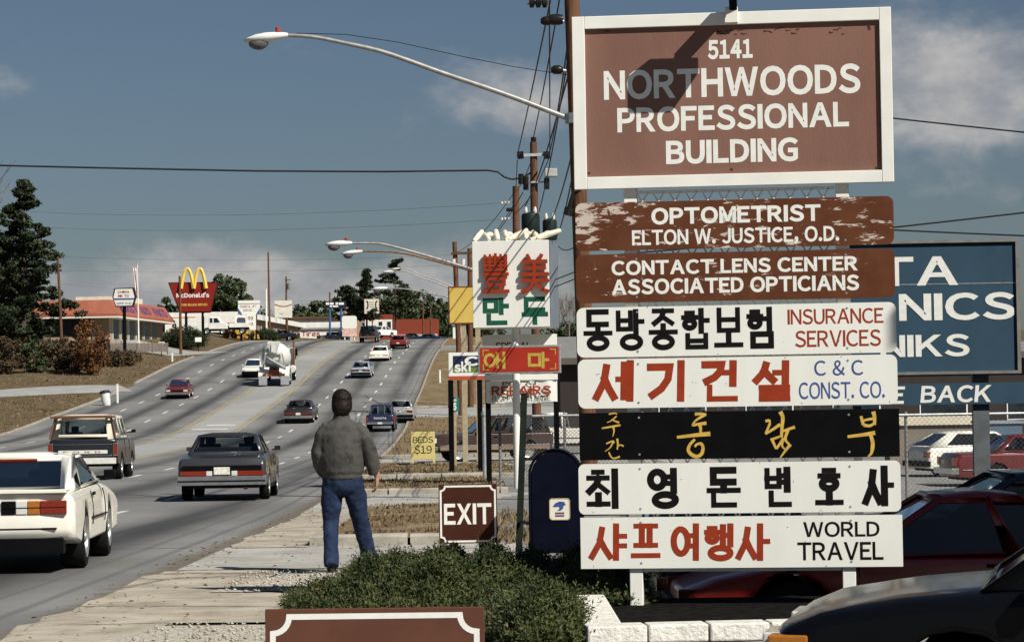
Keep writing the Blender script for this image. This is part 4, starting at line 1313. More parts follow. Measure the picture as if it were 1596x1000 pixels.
conifer('big dark pine tree with ragged branches at the left edge', 38, 236, 284, 5.7, lo=.16, nb=92, per=64, leaf=.23, cl=.68, droop=-.10, powr=.78, lean=-.01, clumps=6)
conifer('shorter dark pine close behind the big pine at the left edge', 8, 244, 372, 4.2, lo=.1, nb=70, per=55, leaf=.28, cl=.9, powr=.6)
bare_tree('tall leafless tree rising at the far left edge', -34, 250, 236, .24)
broadleaf('rusty brown leaved oak shrub beside the frontage lane', 143, 226, 497, 3.4, lo=.0, n=60, per=75, leaf=.13, m=BROWNLEAF, name='brown_shrub', cat='shrub')
for i, (px, D, yt, w, m, lb) in enumerate([(14, 229, 528, 3.2, SCRUB, 'brown scrub thicket at the left edge under the pines'), (55, 230, 533, 3.4, OAK, 'dark green scrub thicket at the foot of the big pine'), (88, 231, 522, 3.0, SCRUB, 'dull brown thicket between the big pine and rusty shrub'), (112, 229, 536, 2.6, SCRUB, 'low tangled thicket just left of the rusty shrub'),
                                       (188, 238, 548, 3.6, SCRUB, 'low brown weeds on the bank right of the rusty shrub')]):
    broadleaf(lb, px, D, yt, w, lo=.0, n=34, per=70, leaf=.14, m=m, name='thicket', cat='shrub', group='thickets under the pines')
for px, D, yt, w, dp, lb in [(290, 274, 512, 4.6, 2.6, 'rounded dark green clipped hedge below the red trapezoid sign'), (412, 341, 515, 3.6, 2.4, 'smaller dark green clipped hedge left of the tall bare poles')]:
    broadleaf(lb, px, D, yt, w, lo=.0, n=130, per=110, leaf=.085, name='hedge', cat='hedge', depth=dp, flat=.8, m=HEDGE)
# wooded horizon
broadleaf('big round evergreen tree behind the red trapezoid sign', 348, 350, 431, 7.0, lo=.15, n=60, per=70, leaf=.34)
broadleaf('evergreen tree right of the big round evergreen', 385, 360, 462, 5.0, lo=.1, n=36, per=60, leaf=.34)
broadleaf('evergreen tree partly hidden left of the red trapezoid sign', 262, 350, 466, 4.0, lo=.1, n=26, per=50, leaf=.34)
conifer('tall slim pine with open crown above the red building', 618, 400, 406, 3.4, lo=.42, nb=34, per=34, leaf=.34, cl=.75, droop=.0, gap=.35, powr=.5)
conifer('tall pine with layered crown left of the slim pine', 573, 390, 421, 2.9, lo=.3, nb=40, per=36, leaf=.32, cl=.75, powr=.8)
conifer('lower spreading pine with flat crown above the dark shop sign', 545, 395, 446, 3.3, lo=.45, nb=30, per=40, leaf=.32, cl=.8, powr=.4)
broadleaf('dense dark evergreen mass below the slim pine', 622, 425, 457, 9.5, lo=.05, n=80, per=60, leaf=.36)
for i, (px, yt, w) in enumerate([(655, 455, 4.4), (683, 452, 3.2), (705, 470, 4.6), (640, 470, 4.0), (722, 476, 4.0), (476, 472, 3.6), (497, 468, 3.8), (520, 480, 4.2), (458, 480, 3.6), (440, 478, 3.0), (755, 474, 5), (893, 505, 6)]):
    broadleaf('scrubby green tree in the wooded line behind the shops', px, 446 + 12 * (i % 5), yt, w * 1.6, lo=.05, n=40, per=46, leaf=.42, group='wooded line behind the shops')
for i, (px, yt) in enumerate([(130, 462), (200, 463), (232, 466), (470, 462), (425, 465), (455, 470), (690, 446), (876, 436), (888, 444), (900, 438), (872, 450), (530, 476)]):
    bare_tree('grey leafless tree in the wooded line behind the shops', px, 440 + 9 * (i % 4), yt, .42, group='leafless trees behind the shops', depth=4)

# ---------------------------------------------------------------- buildings beyond the road
def bmat(k, c, **kw): return mat(k, c, kw.pop('rough', .8), var=kw.pop('var', .1), scale=kw.pop('scale', 1.2), **kw)


CORAL = bmat('coral_roof_panels', (.30, .10, .062), col2=(.25, .082, .052), c2=(.5, .7))
STUCCO = bmat('beige_stucco', (.33, .25, .18)); TAN = bmat('tan_wall', (.34, .235, .16)); BWHITE = bmat('white_wall', (.70, .69, .64)); BRICKRED = bmat('dark_red_wall', (.21, .045, .025), scale=3)
SHOPGLASS = mat('shop_window_glass', (.02, .025, .03), .12, var=.3, scale=2); BROWNWALL = bmat('dark_brown_wall', (.035, .028, .026)); GREYROOF = bmat('grey_roof', (.25, .25, .26))


def wall_frame(P, Q):
    """local frame for a building: origin P, x along P->Q"""
    d = Vector((Q[0] - P[0], Q[1] - P[1], 0)); return math.atan2(d.y, d.x), d.length


def windows(parent, spots, y, w, h, m=SHOPGLASS, frame=None):
    for (x, z) in spots:
        o = MB().box(x, x + w, y - .04, y + .01, z, z + h).build('window', frame or WHITE, parent)
        MB().box(x + .06, x + w - .06, y - .055, y - .045, z + .06, z + h - .06).build('pane', m, o)


# auto parts store: near corner, long front facing the road
P = at(171, 600, 262); Qn = at(255, 600, 286); yaw, L = wall_frame((P.x, 262), (Qn.x, 286)); gzs = gzf(P.x, 262)
st = thing('auto_parts_store', 'long low store with a coral mansard roof behind the grey fence', 'building', (P.x, 262, gzs), yaw)
S = at(171, 489, 262).z - gzs; T = at(171, 467, 262).z - gzs
MB().box(0, L, 0, 9, -.5, S + .1).build('wall', STUCCO, st)
MB().loft([[(-1.1, -1.1, S), (L + .6, -1.1, S), (L + .6, 9.5, S), (-1.1, 9.5, S)], [(-.2, -.2, T), (L, -.2, T), (L, 9, T), (-.2, 9, T)]]).box(-1.2, L + .7, -1.2, 9.6, S - .28, S - .01).build('roof', CORAL, st)
MB().box(-1.3, L + .75, -1.3, 9.7, S - .42, S - .285).build('eaves_trim', WHITE, st)
MB().box(L * .55, L * .95, 2, 7, T - .2, T + .9).build('roof_box', bmat('cream_wall', (.6, .56, .45)), st)
windows(st, [(1.5 + k * 3.4, .5) for k in range(6)], 0, 2.4, 2.2)
windows(st, [], 0, 1, 1)
MB().box(-.05, .0, 2, 6, .9, 2.6).build('side_window', SHOPGLASS, st)
Ps, Fs_ = font_mesh('AUTO PARTS', .03); nrm = (T - S)
def roof_letters(body, u0, u1, m, nm):
    P_, F_ = font_mesh(body, .03); h0, h1 = .18, .8
    V = [(u0 + a * (u1 - u0), -1.1 + .9 * (h0 + c * (h1 - h0)) - .03, S + nrm * (h0 + c * (h1 - h0))) for a, c in P_]
    me = bpy.data.meshes.new(nm); me.from_pydata(V, [], F_); finish(nm, me, m, st)
PURPLE = mat('purple_letter', (.10, .05, .16), .6, var=.1)
roof_letters('FIRST', 2.0, L * .40, PURPLE, 'lettering'); roof_letters('AUTO', L * .45, L * .63, PURPLE, 'lettering'); roof_letters('PARTS', L * .70, L * .94, PURPLE, 'lettering')

# striped-awning building glimpsed behind the pine
p = at(20, 600, 290); ab = thing('awning_building', 'low building with white slatted awning half hidden behind the pines', 'building', (p.x, 290, gzf(p.x, 290)), R(4))
b0 = at(20, 505, 290).z - gzf(p.x, 290)
MB().box(-2, 7.5, 0, 8, -1, 2.6).build('wall', BROWNWALL, ab)
mb = MB()
for k in range(7):
    mb.bar((-1.5 + k * 1.3, -.2, 4.3 - k * .25), (.1 + k * 1.3, -1.4, 2.6 - k * .16), .34, .12)
mb.build('awning', BWHITE, ab)

# white roofed tan building and its white neighbours
P = at(398, 600, 350); Qn = at(472, 600, 396); yaw, L = wall_frame((P.x, 350), (Qn.x, 396)); g0 = gzf(P.x, 350) - .4
tb = thing('tan_building', 'long tan building with a broad white roof edge beside tall poles', 'building', (P.x, 350, g0), yaw)
zt = at(398, 490, 350).z - g0; zb_ = at(398, 498, 350).z - g0
MB().box(0, L, 0, 10, -.5, zb_).build('wall', TAN, tb); MB().box(-.6, L + .4, -.6, 10.5, zb_ + .003, zt).build('roof', BWHITE, tb)
windows(tb, [(6 + 7 * k, .8) for k in range(5)], 0, 3, 1.6)
def low_block(name, label, px0, px1, D, ytop, m, depth=8, zlow=-1.0, base=None):
    a = at(px0, 600, D); b = at(px1, 600, D); z0 = gzf((a.x + b.x) / 2, D) if base is None else base
    h = at((px0 + px1) / 2, ytop, D).z - z0
    r = thing(name, label, 'building', (a.x, D, z0))
    MB().box(0, b.x - a.x, 0, depth, zlow, h).build('wall', m, r)
    return r, b.x - a.x, h
tyre_shop, w, h = low_block('tyre_shop', 'white low building with red wall lettering on the crest of the hill', 459, 545, 392, 513, BWHITE)
MB().box(-.2, w + .2, -.3, 8.2, h + .003, h + .25).build('roof', GREYROOF, tyre_shop)
fq = Face(502, 391.9); fq.M = tyre_shop.matrix_world
ik = Ink(-.04); ik.text('Tires', (1.2, 4.0, .95, 1.75), .02); ik.build('lettering', REDINK, tyre_shop)
windows(tyre_shop, [(.4, 1.1)], 0, .6, .5)
MB().box(5.0, 7.0, -.03, .01, -.2, h - .45).build('garage_opening', DARK, tyre_shop)
far_shop, w, h = low_block('white_shop', 'long pale shop with brown eaves behind the white low building', 455, 540, 440, 496, BWHITE, base=8.3)
MB().box(-.3, w + .3, -.5, 8.2, h + .003, h + .3).build('roof', bmat('brown_roof', (.13, .065, .04)), far_shop)
windows(far_shop, [(4.0, 1.2), (6.4, 1.2)], 0, 1.6, 1.4)
ra, w, h = low_block('red_building', 'two storey dark red building with a white window band', 569, 613, 398, 490, BRICKRED)
MB().box(.1, w - .05, -.05, .0, h * .46, h * .82).build('window_band', BWHITE, ra)
windows(ra, [(w * .5, h * .5), (w * .8, h * .5)], -.05, w * .16, h * .26)
rb_, w, h = low_block('red_shed', 'long dark red windowless building over a dark shopfront at the hilltop', 613.5, 683, 404, 497, BRICKRED)
MB().box(.0, w, -.25, -.003, 1.15, 1.45).build('base_trim', bmat('grey_trim', (.42, .42, .40)), rb_)
MB().box(.1, w - .1, -.04, -.005, -.3, 1.14).build('shopfront', SHOPGLASS, rb_)
cs, w, h = low_block('tan_tower', 'small tan block behind the white rounded sign', 536, 561, 442, 481, TAN, base=8.4)
MB().box(-.1, w + .1, -.1, 4, h + .003, h + .2).build('roof', GREYROOF, cs)
db, w, h = low_block('dark_building', 'long dark one storey building behind the fenced lot on the right', 873, 1700, 118, 562, BROWNWALL, 12)
MB().box(-.3, w, -.6, 12, h + .003, h + .3).build('roof', bmat('dark_roof_edge', (.10, .08, .07)), db)
windows(db, [(4.5 + 4 * k, .9) for k in range(5)], 0, 2.2, 1.4)
lw, w, h = low_block('lot_wall', 'low grey brown wall with cream cap behind the maroon car', 1385, 1521, 84, 662, bmat('grey_brown_block', (.20, .17, .14)), 1.2)
MB().box(-.1, w + .02, -.1, 1.3, h + .003, h + .27).build('cap', bmat('cream_cap', (.6, .54, .42)), lw)
sb, w, h = low_block('blue_bin', 'dull blue steel bin behind the fence right of the grey post', 1533, 1592, 80, 660, bmat('dull_blue_steel', (.10, .15, .20), rough=.5), 2)
MB().box(-.06, w + .06, -.06, 2.06, h + .003, h + .08).build('lid', bmat('pale_blue_steel', (.24, .28, .31)), sb)
lb_, w, h = low_block('pale_hut', 'small pale hut standing far behind the yellow sign', 707, 722, 300, 507, BWHITE, 3)
MB().box(-.15, w + .15, -.15, 3.1, h + .003, h + .15).build('roof', GREYROOF, lb_)

ob = thing('unseen_shade_block', 'unseen brown brick block added at the right to shade the parked cars', 'building', (7.0, 15.7, -2.14))  # unseen block, added and sized to throw shade over the parked cars
MB().box(0, 11, 0, 10.5, -.2, 7.6).build('wall', bmat('shade_block_brick', (.16, .08, .055), scale=5), ob)
MB().box(-.25, 11.2, -.25, 10.7, 7.603, 7.85).build('roof', GREYROOF, ob)
for k in range(3):
    for z in (.9, 3.4, 5.7):
        o = MB().box(-.05, .01, 1.2 + 3.2 * k, 3.0 + 3.2 * k, z, z + 1.4).build('window', WHITE, ob); MB().box(-.065, -.052, 1.28 + 3.2 * k, 2.92 + 3.2 * k, z + .08, z + 1.32).build('pane', SHOPGLASS, o)
# ---------------------------------------------------------------- signs on the far side
def on_pole(name, label, px, D, rect, m, pole_px, pole_r=.13, yaw=0, depth=.35, pm=None, r=.0):
    F_ = Face(px, D, yaw); root = thing(name, label, 'sign', M=F_.M); q = F_.rect(*rect)
    bd = panel(*q, r, 0, depth).build('board', m, root)
    for pp in pole_px:
        x, _ = F_.p(pp, rect[3], depth / 2); MB().tube([(x, depth * .55, -.6), (x, depth * .55, q[2] + .02)], pole_r, 8).build('pole', pm or BLACKPAINT, root)
    return F_, root, bd


F_, mc, bd = on_pole('arch_sign', 'red trapezoid restaurant sign with two yellow arches rising above it', 302, 285, (281, 441, 326, 486), mat('arch_sign_red', (.20, .016, .011), .5, var=.06), (290, 316), .16)
bpy.data.objects.remove(bd)
T_ = [F_.p(*q) for q in ((263.5, 442), (338.5, 441), (327, 485), (281, 486))]
bd = MB().prism(T_, 0, .5).build('board', _mats['arch_sign_red'], mc)
out = [F_.p(*q) for q in ((261.5, 440), (340.5, 439), (328, 487), (280, 488))]
MB().prism(out, .1, .4).build('frame', mat('sign_dark_brown', (.035, .012, .01), .6), mc)
ARCH = mat('arch_yellow', (.66, .47, .09), .45, var=.05)
for xs in ((282, 292, 302), (302, 311.5, 321)):
    pts = []
    for k in range(15):
        t = -1 + 2 * k / 14; yy = 418.5 + 31 * abs(t) ** 2.1; xx = xs[1] + (xs[2] - xs[0]) / 2 * t
        x, z = F_.p(xx, yy, -.2); pts.append((x, -.2, z))
    MB().tube(pts, [.24 - .06 * (1 - abs(-1 + 2 * k / 14)) for k in range(15)], 6).build('arch', ARCH, mc, smooth=50)
put(F_, 'lettering', OLDWHITE, mc, [("McDonald's", 275, 455.5, 326, 463.5, .04)], y=-.02)
put(F_, 'small_lettering', ARCH, mc, [('OVER BILLION SERVED', 281, 473, 323, 476.5, .03)], y=-.02)
q = F_.rect(284, 488.5, 321, 491.5); MB().box(q[0], q[1], .1, .3, q[2] - .1, q[3]).build('reader_board', SIGNWHITE, mc)

F_ = Face(193, 252, R(-4)); hx = thing('hexagon_sign', 'white six sided sign with red lettering on a dark pole before the coral store', 'sign', M=F_.M)
MB().prism([F_.p(*q) for q in ((178, 449), (208, 448), (211.5, 462), (207, 477.5), (180, 478), (175, 463))], 0, .5).build('sign_box', mat('sign_dark_brown', (.05, .05, .06)), hx)
MB().prism([F_.p(*q) for q in ((180, 450.5), (206, 449.8), (209.5, 462.5), (209, 464.5), (177.2, 464.8), (177, 463))], -.03, .02).build('upper_face', SIGNWHITE, hx)
MB().prism([F_.p(*q) for q in ((177.6, 467.6), (208.8, 467), (205.6, 475.8), (181.2, 476.4))], -.03, .02).build('lower_face', SIGNWHITE, hx)
MB().prism([F_.p(*q) for q in ((177, 464.9), (209.2, 464.6), (208.9, 466.9), (177.5, 467.5))], -.028, .02).build('blue_band', BLUEINK, hx)
put(F_, 'lettering', REDINK, hx, [('CHINA', 183.5, 453, 202, 456.5, .02), ('INN', 184.5, 459, 191, 463, .02), ('TO', 194, 459, 201, 463, .02)], y=-.05)
put(F_, 'small_lettering', GREYROOF, hx, [('BUFFET TO GO', 182.5, 471, 205, 474, .02)], y=-.05)
x, _ = F_.p(194, 500, .25); MB().tube([(x, .25, -.5), (x, .25, F_.p(194, 477)[1])], .17, 8).build('pole', BLACKPAINT, hx)

F_, go, bd = on_pole('gas_price_sign', 'white and blue fuel sign with red prices on a hanging panel', 388, 327, (371, 468, 405, 490), SIGNWHITE, (376, 399), .12)
MB().prism([F_.p(*q) for q in ((371, 480), (377.5, 489.5), (371, 489.5))], -.02, .0).build('blue_corner', BLUEINK, go)
MB().prism([F_.p(*q) for q in ((405, 480), (405, 489.5), (399, 489.5))], -.02, .0).build('blue_corner', BLUEINK, go)
q = F_.rect(371, 472.6, 405, 473.6); MB().box(q[0], q[1], -.02, 0, q[2], q[3]).build('grey_line', GREYROOF, go)
put(F_, 'red_lettering', REDINK, go, [('SELF', 374, 475.5, 400, 479, -.01), ('SERVE', 379, 481.5, 393, 485, -.01)], y=-.03)
q = F_.rect(384, 488, 399, 514); b2 = MB().box(q[0], q[1], -.05, .2, q[2], q[3]).build('price_panel', SIGNWHITE, go)
put(F_, 'lettering', REDINK, b2, [('59', 386, 493, 394.5, 498.5, .01), ('69', 386, 502, 394.5, 507.5, .01)], y=-.07)
q = F_.rect(366.5, 491, 383.5, 511); b3 = MB().box(q[0], q[1], 0, .2, q[2], q[3]).build('car_wash_panel', SIGNWHITE, go)
MB().prism([F_.p(*q) for q in ((369, 497), (371, 494.5), (382, 495), (383, 505), (380.5, 507.5), (371, 507), (369, 502))], -.02, -.005).build('dark_emblem', mat('emblem_slate', (.06, .06, .09), .6), b3)
F_, sq, bd = on_pole('shop_sign', 'weathered white board with faint red curve on a rusty pole', 441, 358, (428, 468, 455, 495), mat('aged_sign_white', (.62, .60, .52), .6, var=.08, scale=2), (447,), .16, pm=WOODPOLE)
q = [F_.p(428 + 27 * k / 10, 474 + 3.4 * math.sin(math.pi * k / 10)) for k in range(11)]; Ink(-.02).stroke(q, .12).build('red_curve', REDINK, bd)
Ink(-.02).stroke([F_.p(435, 488), F_.p(441, 489)], .08).build('dark_mark', GREYROOF, bd)
F_, dk, bd = on_pole('shop_sign', 'wide dark sign with white lettering on two blue legs', 522, 384, (506, 469, 539.5, 480), mat('sign_near_black', (.015, .018, .03), .5), (514, 531.5), .16, pm=mat('blue_steel_leg', (.05, .11, .25), .5))
ik = Ink(-.02)
for a, b, y0, y1 in ((508, 513, 471, 475), (514, 520, 471, 475), (523, 527, 471, 475), (528, 536, 471, 475), (514, 518, 475.8, 478.5), (519, 527, 475.8, 478.5)):
    A = F_.p(a, (y0 + y1) / 2); B_ = F_.p(b, (y0 + y1) / 2); ik.stroke([A, B_], (y1 - y0) / 11.4)
ik.build('lettering', OLDWHITE, bd)
F_, rd, bd = on_pole('shop_sign', 'tall white sign with rounded top and pink lower panel', 544.5, 382, (533, 492, 556, 512), SIGNWHITE, (537, 552), .1, r=.35, pm=WHITE)
q = F_.rect(533.4, 512.3, 555.6, 524); MB().box(q[0], q[1], 0, .3, q[2], q[3]).build('lower_panel', mat('pink_panel', (.55, .30, .26), .6, var=.25, scale=3, col2=(.7, .62, .55), c2=(.45, .6)), rd)
F_, hb, bd = on_pole('shop_sign', 'square cream sign with brown curls on a thin pole', 579, 388, (568, 466, 590.5, 488.5), mat('sign_cream', (.62, .58, .47), .6, var=.05), (580,), .1, pm=mat('red_pole', (.3, .06, .04), .6))
q = F_.rect(567.3, 465.3, 591.2, 489.2); MB().box(q[0], q[1], .05, .33, q[2], q[3]).build('frame', mat('frame_rust', (.2, .06, .03), .6), hb)
ik = Ink(-.02)
for sx, cx in ((1, 573), (-1, 586)):
    ik.stroke([F_.p(cx + sx * 2.5 * math.cos(t) * .6 - sx, 475 + 5.6 * math.sin(t)) for t in np.linspace(-2.2, 2.2, 9)], .2)
ik.build('brown_curls', BROWNWALL, bd)
ik = Ink(-.02)
for yy in (471, 474.5, 478): ik.stroke([F_.p(575.5, yy), F_.p(583.5, yy)], .09)
ik.stroke([F_.p(571, 485), F_.p(588, 485)], .1); ik.build('lettering', GREYROOF, bd)
F_, s1, bd = on_pole('small_board', 'small white board at the corner of the round hedge', 309, 268, (304, 525.5, 314, 532.5), SIGNWHITE, (309,), .04, depth=.08)
F_, s2, bd = on_pole('small_board', 'small white board by the driveway below the coral store', 251.5, 258, (247, 532.5, 256.5, 540), SIGNWHITE, (251.5,), .04, depth=.08)

# flag pole
p = at(217, 600, 262); fp_ = thing('flagpole', 'white flagpole with a limp red and white striped flag', 'flagpole', (p.x, 262, gzf(p.x, 262)))
h = at(216, 412, 262).z - gzf(p.x, 262)
MB().tube([(0, 0, 0), (-.06, 0, h)], [.09, .04], 8).build('pole', WHITE, fp_); MB().ball((-.06, 0, h + .05), .08, 8, 6).build('finial', GOLDINK, fp_)
def flag_mat():
    m = bpy.data.materials.new('flag_stripes'); m.use_nodes = True; t = NT(m.node_tree); b = m.node_tree.nodes['Principled BSDF']
    tc = t.node('ShaderNodeTexCoord'); s = t.node('ShaderNodeSeparateXYZ'); t.l.new(tc.outputs['Object'], s.inputs[0])
    f = t.math('GREATER_THAN', t.math('SINE', t.math('ADD', t.math('MULTIPLY', s.outputs[0], 28.0), t.math('MULTIPLY', s.outputs[2], 2.5))), 0)
    t.l.new(t.mix(f, (.35, .03, .03), (.65, .62, .58)), b.inputs['Base Color']); b.inputs['Roughness'].default_value = .8
    return m
rings = [[(-.1 - .34 * (1 - k / 9) ** .5 * s + .04 * math.sin(k * 1.3 + s * 4), .06 * math.sin(s * 9 + k * .5), h - .35 - 3.0 * k / 9) for s in np.linspace(0, 1, 8)] for k in range(10)]
mbf = MB(); mbf.loft(rings, caps=False, closed=False); fo = mbf.build('flag', flag_mat(), fp_, smooth=60); sd = fo.modifiers.new('cloth', 'SOLIDIFY'); sd.thickness = .03

# fence before the store, white posts, litter barrel
p = at(166, 600, 254); q = at(262, 600, 258); fe_ = thing('wooden_fence', 'low weathered grey fence along the upper driveway in front of the store', 'fence', (p.x, 254, gzf(p.x, 254)), math.atan2(4, q.x - p.x))
Lf = math.hypot(q.x - p.x, 4); GW = mat('weathered_wood', (.15, .125, .105), .9, var=.3, scale=3, stretch=(5, 1, .3), col2=(.07, .06, .05), c2=(.5, .7)); mb = MB()
k = 0
while k * .16 < Lf:
    mb.box(k * .16, k * .16 + .135, -.02, .0, 0.05, .95 + random.uniform(-.04, .02)); k += 1
mb.build('boards', GW, fe_)
for k in range(5):
    MB().box(k * Lf / 4 - .05, k * Lf / 4 + .05, .005, .1, -.2, 1.12 if k % 2 else 1.02).build('post', WHITE if k in (0, 2) else GW, fe_)
MB().box(0, Lf, .005, .04, .85, .93).build('rail', WHITE, fe_)
def white_post(px, D, h, lb):
    p = at(px, 600, D); r = thing('white_post', lb, 'post', (p.x, D, gzf(p.x, D)))
    MB().box(-.07, .07, -.07, .07, -.1, h).build('post_shaft', WHITE, r, bevel=.02); MB().box(-.085, .085, -.085, .085, h + .002, h + .05).build('cap', WHITE, r); return r
white_post(183, 190, 1.35, 'short white post beside the litter barrel on the far verge')
white_post(269, 246, .8, 'short white post by the driveway above the dark red car')
white_post(686, 208, 1.1, 'short white post on the near verge left of the ski sign')
p = at(166, 600, 187); lt = thing('litter_barrel', 'tilted white litter barrel with a dark blue lid on the far verge', 'litter bin', M=Matrix.Translation((p.x, 187, gzf(p.x, 187))) @ Matrix.Rotation(R(-8), 4, 'Y'))
MB().lathe([(.26, -.05), (.30, .02), (.33, .4), (.34, .9)], n=18).build('barrel', mat('barrel_white', (.62, .62, .60), .5, var=.1, col2=(.3, .25, .2), c2=(.6, .75)), lt, smooth=40)
MB().lathe([(.37, .9), (.40, .93), (.40, .99), (.33, 1.08), (.1, 1.12)], n=18).build('lid', mat('lid_navy', (.015, .018, .04), .5), lt, smooth=40)

# ---------------------------------------------------------------- utility poles, lamps, wires
def pole(label, pb, pt, D, r0=.16, r1=.11, name='utility_pole', group=None, m=None):
    b = at(*pb, D); t = at(*pt, D); z0 = gzf(b.x, D)
    root = thing(name, label, 'utility pole', (b.x, D, z0), group=group)
    v = Vector((t.x - b.x, 0, t.z - z0))
    MB().tube([(0, 0, -.3), v * .5, v], [r0, (r0 + r1) / 2, r1], 12).build('shaft', m or WOODPOLE, root, smooth=50)
    root['h'] = v.z
    return root, v


def loc(root, px, py, D, dy=0):
    p = at(px, py, D); return Vector((p.x - root.location.x, dy, p.z - root.location.z))


INSUL = mat('black_insulator', (.015, .013, .012), .3, var=.2); PORC = mat('white_insulator', (.6, .58, .52), .3, var=.1)
near, v = pole('thick wooden utility pole standing right behind the pylon sign', (921, 785), (884, -190), 50, .17, .14)
pa = loc(near, 888, 185, 50); MB().lathe([(.19, -.1), (.19, .1)], c=(pa.x + .1, 0, pa.z), n=14).build('arm_bracket', STEEL, near)
for (a, b, c, d) in ((852, 34, 884, 34), (868, 110, 886, 111)):
    A = loc(near, a, b, 50, -.1); B_ = loc(near, c, d, 50, 0)
    MB().tube([A, B_], .03, 6).build('pin_bracket', STEEL, near)
    MB().lathe([(.05, -.12), (.09, -.05), (.09, .05), (.05, .12)], c=A, axis='X', n=10).build('insulator', INSUL, near, smooth=40)
A = loc(near, 866, 32, 50, -.1); MB().lathe([(.09, -.14), (.11, -.06), (.11, .06), (.09, .14)], c=A, axis='X', n=10).build('insulator', INSUL, near, smooth=40)
for k, xx in enumerate((829, 839, 849)):
    A = loc(near, xx, 6, 50, -.1); MB().lathe([(.03, -.06), (.10, -.04), (.10, .03), (.03, .06)], c=A, axis='X', n=10).build('insulator', INSUL, near, smooth=40)
MB().tube([loc(near, 822, 8, 50, -.1), loc(near, 884, -6, 50)], .018, 5).build('insulator_rod', STEEL, near)
cb = [loc(near, 905, 296, 50, -.15), loc(near, 893, 300, 50, -.2), loc(near, 887, 325, 50, -.2)]
MB().tube(cb, [.03, .03, .05], 6).tube([cb[2], loc(near, 884, 337, 50, -.2)], .09, 8).build('cable_splice', INSUL, near)

two, v = pole('weathered brown utility pole carrying two dark transformers', (837, 708), (831.5, 222), 93, .17, .13)
MB().tube([loc(two, 831.5, 223, 93), loc(two, 831.5, 214, 93)], .1, 8).build('pole_top_pin', INSUL, two)
MB().bar(loc(two, 806, 243, 93, -.15), loc(two, 857, 241, 93, -.15), .08, .1).build('crossarm', mat('grey_arm', (.4, .4, .4), .5), two)
for (a, b) in ((806, 816), (847, 857)):
    A = loc(two, a, 243, 93, -.15); B_ = loc(two, b, 242, 93, -.15); MB().tube([A, B_], .14, 8).build('insulator', INSUL, two)
for xx, y0, y1 in ((812, 272, 288), (819.5, 276, 297), (852, 278, 296)):
    MB().tube([loc(two, xx, y0, 93, -.25), loc(two, xx, y1, 93, -.25)], .1, 8).build('arrester', INSUL, two)
MB().bar(loc(two, 812, 285, 93, -.2), loc(two, 856, 284, 93, -.2), .06, .06).build('bracket', mat('grey_arm', (.4, .4, .4), .5), two)
A = loc(two, 849, 277, 93, -.3); B_ = loc(two, 868, 264, 93, -.3); MB().box(A.x, B_.x, -.5, -.1, A.z, B_.z).build('junction_box', mat('grey_box', (.38, .37, .34), .6), two, bevel=.03)
for (x0, y0, x1, y1, dy) in ((813, 334, 841, 368, -.35), (846, 342, 868, 374, .25)):
    A = loc(two, x0, y1, 93, dy); B_ = loc(two, x1, y0, 93, dy); r = (B_.x - A.x) / 2
    t_ = MB().lathe([(r * .9, A.z), (r, A.z + .05), (r, B_.z - .08), (r * .92, B_.z), (.05, B_.z + .06)], c=((A.x + B_.x) / 2, dy, 0), n=16).build('transformer', mat('transformer_green', (.012, .02, .018), .5), two, smooth=40)
    for s in (-.5, .5):
        MB().lathe([(.05, B_.z), (.07, B_.z + .1), (.04, B_.z + .25)], c=((A.x + B_.x) / 2 + s * r, dy, 0), n=8).build('bushing', PORC, t_)
three, v = pole('thinner brown utility pole just left of the transformer pole', (806, 668), (804, 290), 122, .2, .16)
for yy in (316, 341):
    for k in range(3):
        A = loc(three, 782 + 5 * k, yy + 0.5 - k * .6, 122, 0); MB().lathe([(.03, -.06), (.09, 0), (.03, .06)], c=A, axis='X', n=8).build('insulator', PORC, three)
    MB().tube([loc(three, 780, yy + 1, 122), loc(three, 802, yy - 1.5, 122)], .02, 5).build('insulator_rod', STEEL, three)
MB().tube([loc(three, 789, 327, 122, -.1), loc(three, 800, 327, 122, -.1)], .09, 8).build('arrester', INSUL, three)
four, v = pole('dark leaning utility pole with crossarm left of the white box sign', (719, 640), (708.5, 377), 168, .2, .15)
MB().bar(loc(four, 703, 395.5, 168, -.2), loc(four, 734, 394, 168, -.2), .14, .16).build('crossarm', WOODPOLE, four)
for xx in (707, 722): MB().tube([loc(four, xx, 404, 168, -.3), loc(four, xx, 416, 168, -.3)], .13, 8).build('arrester', PORC, four)
five, v = pole('dark upright utility pole close to the left of the white box sign', (734, 640), (732, 387), 178, .2, .16)
FARP = 'distant poles along the far side of the road'
for px0, py0, px1, py1, D, lb in ((421, 560, 418, 393, 354, 'tall bare dark pole beside a slim white mast'), (447, 560, 446, 431, 364, 'brown utility pole with a transformer behind the weathered white board'), (98, 560, 90, 400, 233, 'brown pole in front of the pines at left'),
                                  (282, 560, 280, 430, 262, 'brown pole standing in front of the red trapezoid sign'), (514.5, 560, 514, 455, 386, 'thin pole just behind the wide dark sign'), (660, 560, 659, 468, 396, 'pale pole in front of the red windowless building'), (672, 560, 671, 480, 398, 'dark pole at the right end of the red windowless building')):
    pole_, v = pole(lb, (px0, py0), (px1, py1), D, .16, .11, group=FARP)
    if px1 == 446:
        MB().lathe([(.3, -.45), (.32, 0), (.3, .45)], c=loc(pole_, 451, 446, D, -.1), n=10).build('transformer', mat('grey_can', (.2, .2, .2), .5), pole_)
        MB().bar(loc(pole_, 444, 436, D, -.2), loc(pole_, 453, 436, D, -.2), .1, .12).build('crossarm', WOODPOLE, pole_)
p = at(415.5, 520, 353); mast = thing('white_mast', 'slim white mast just left of the tall bare dark pole', 'mast', (p.x, 353, gzf(p.x, 353)))
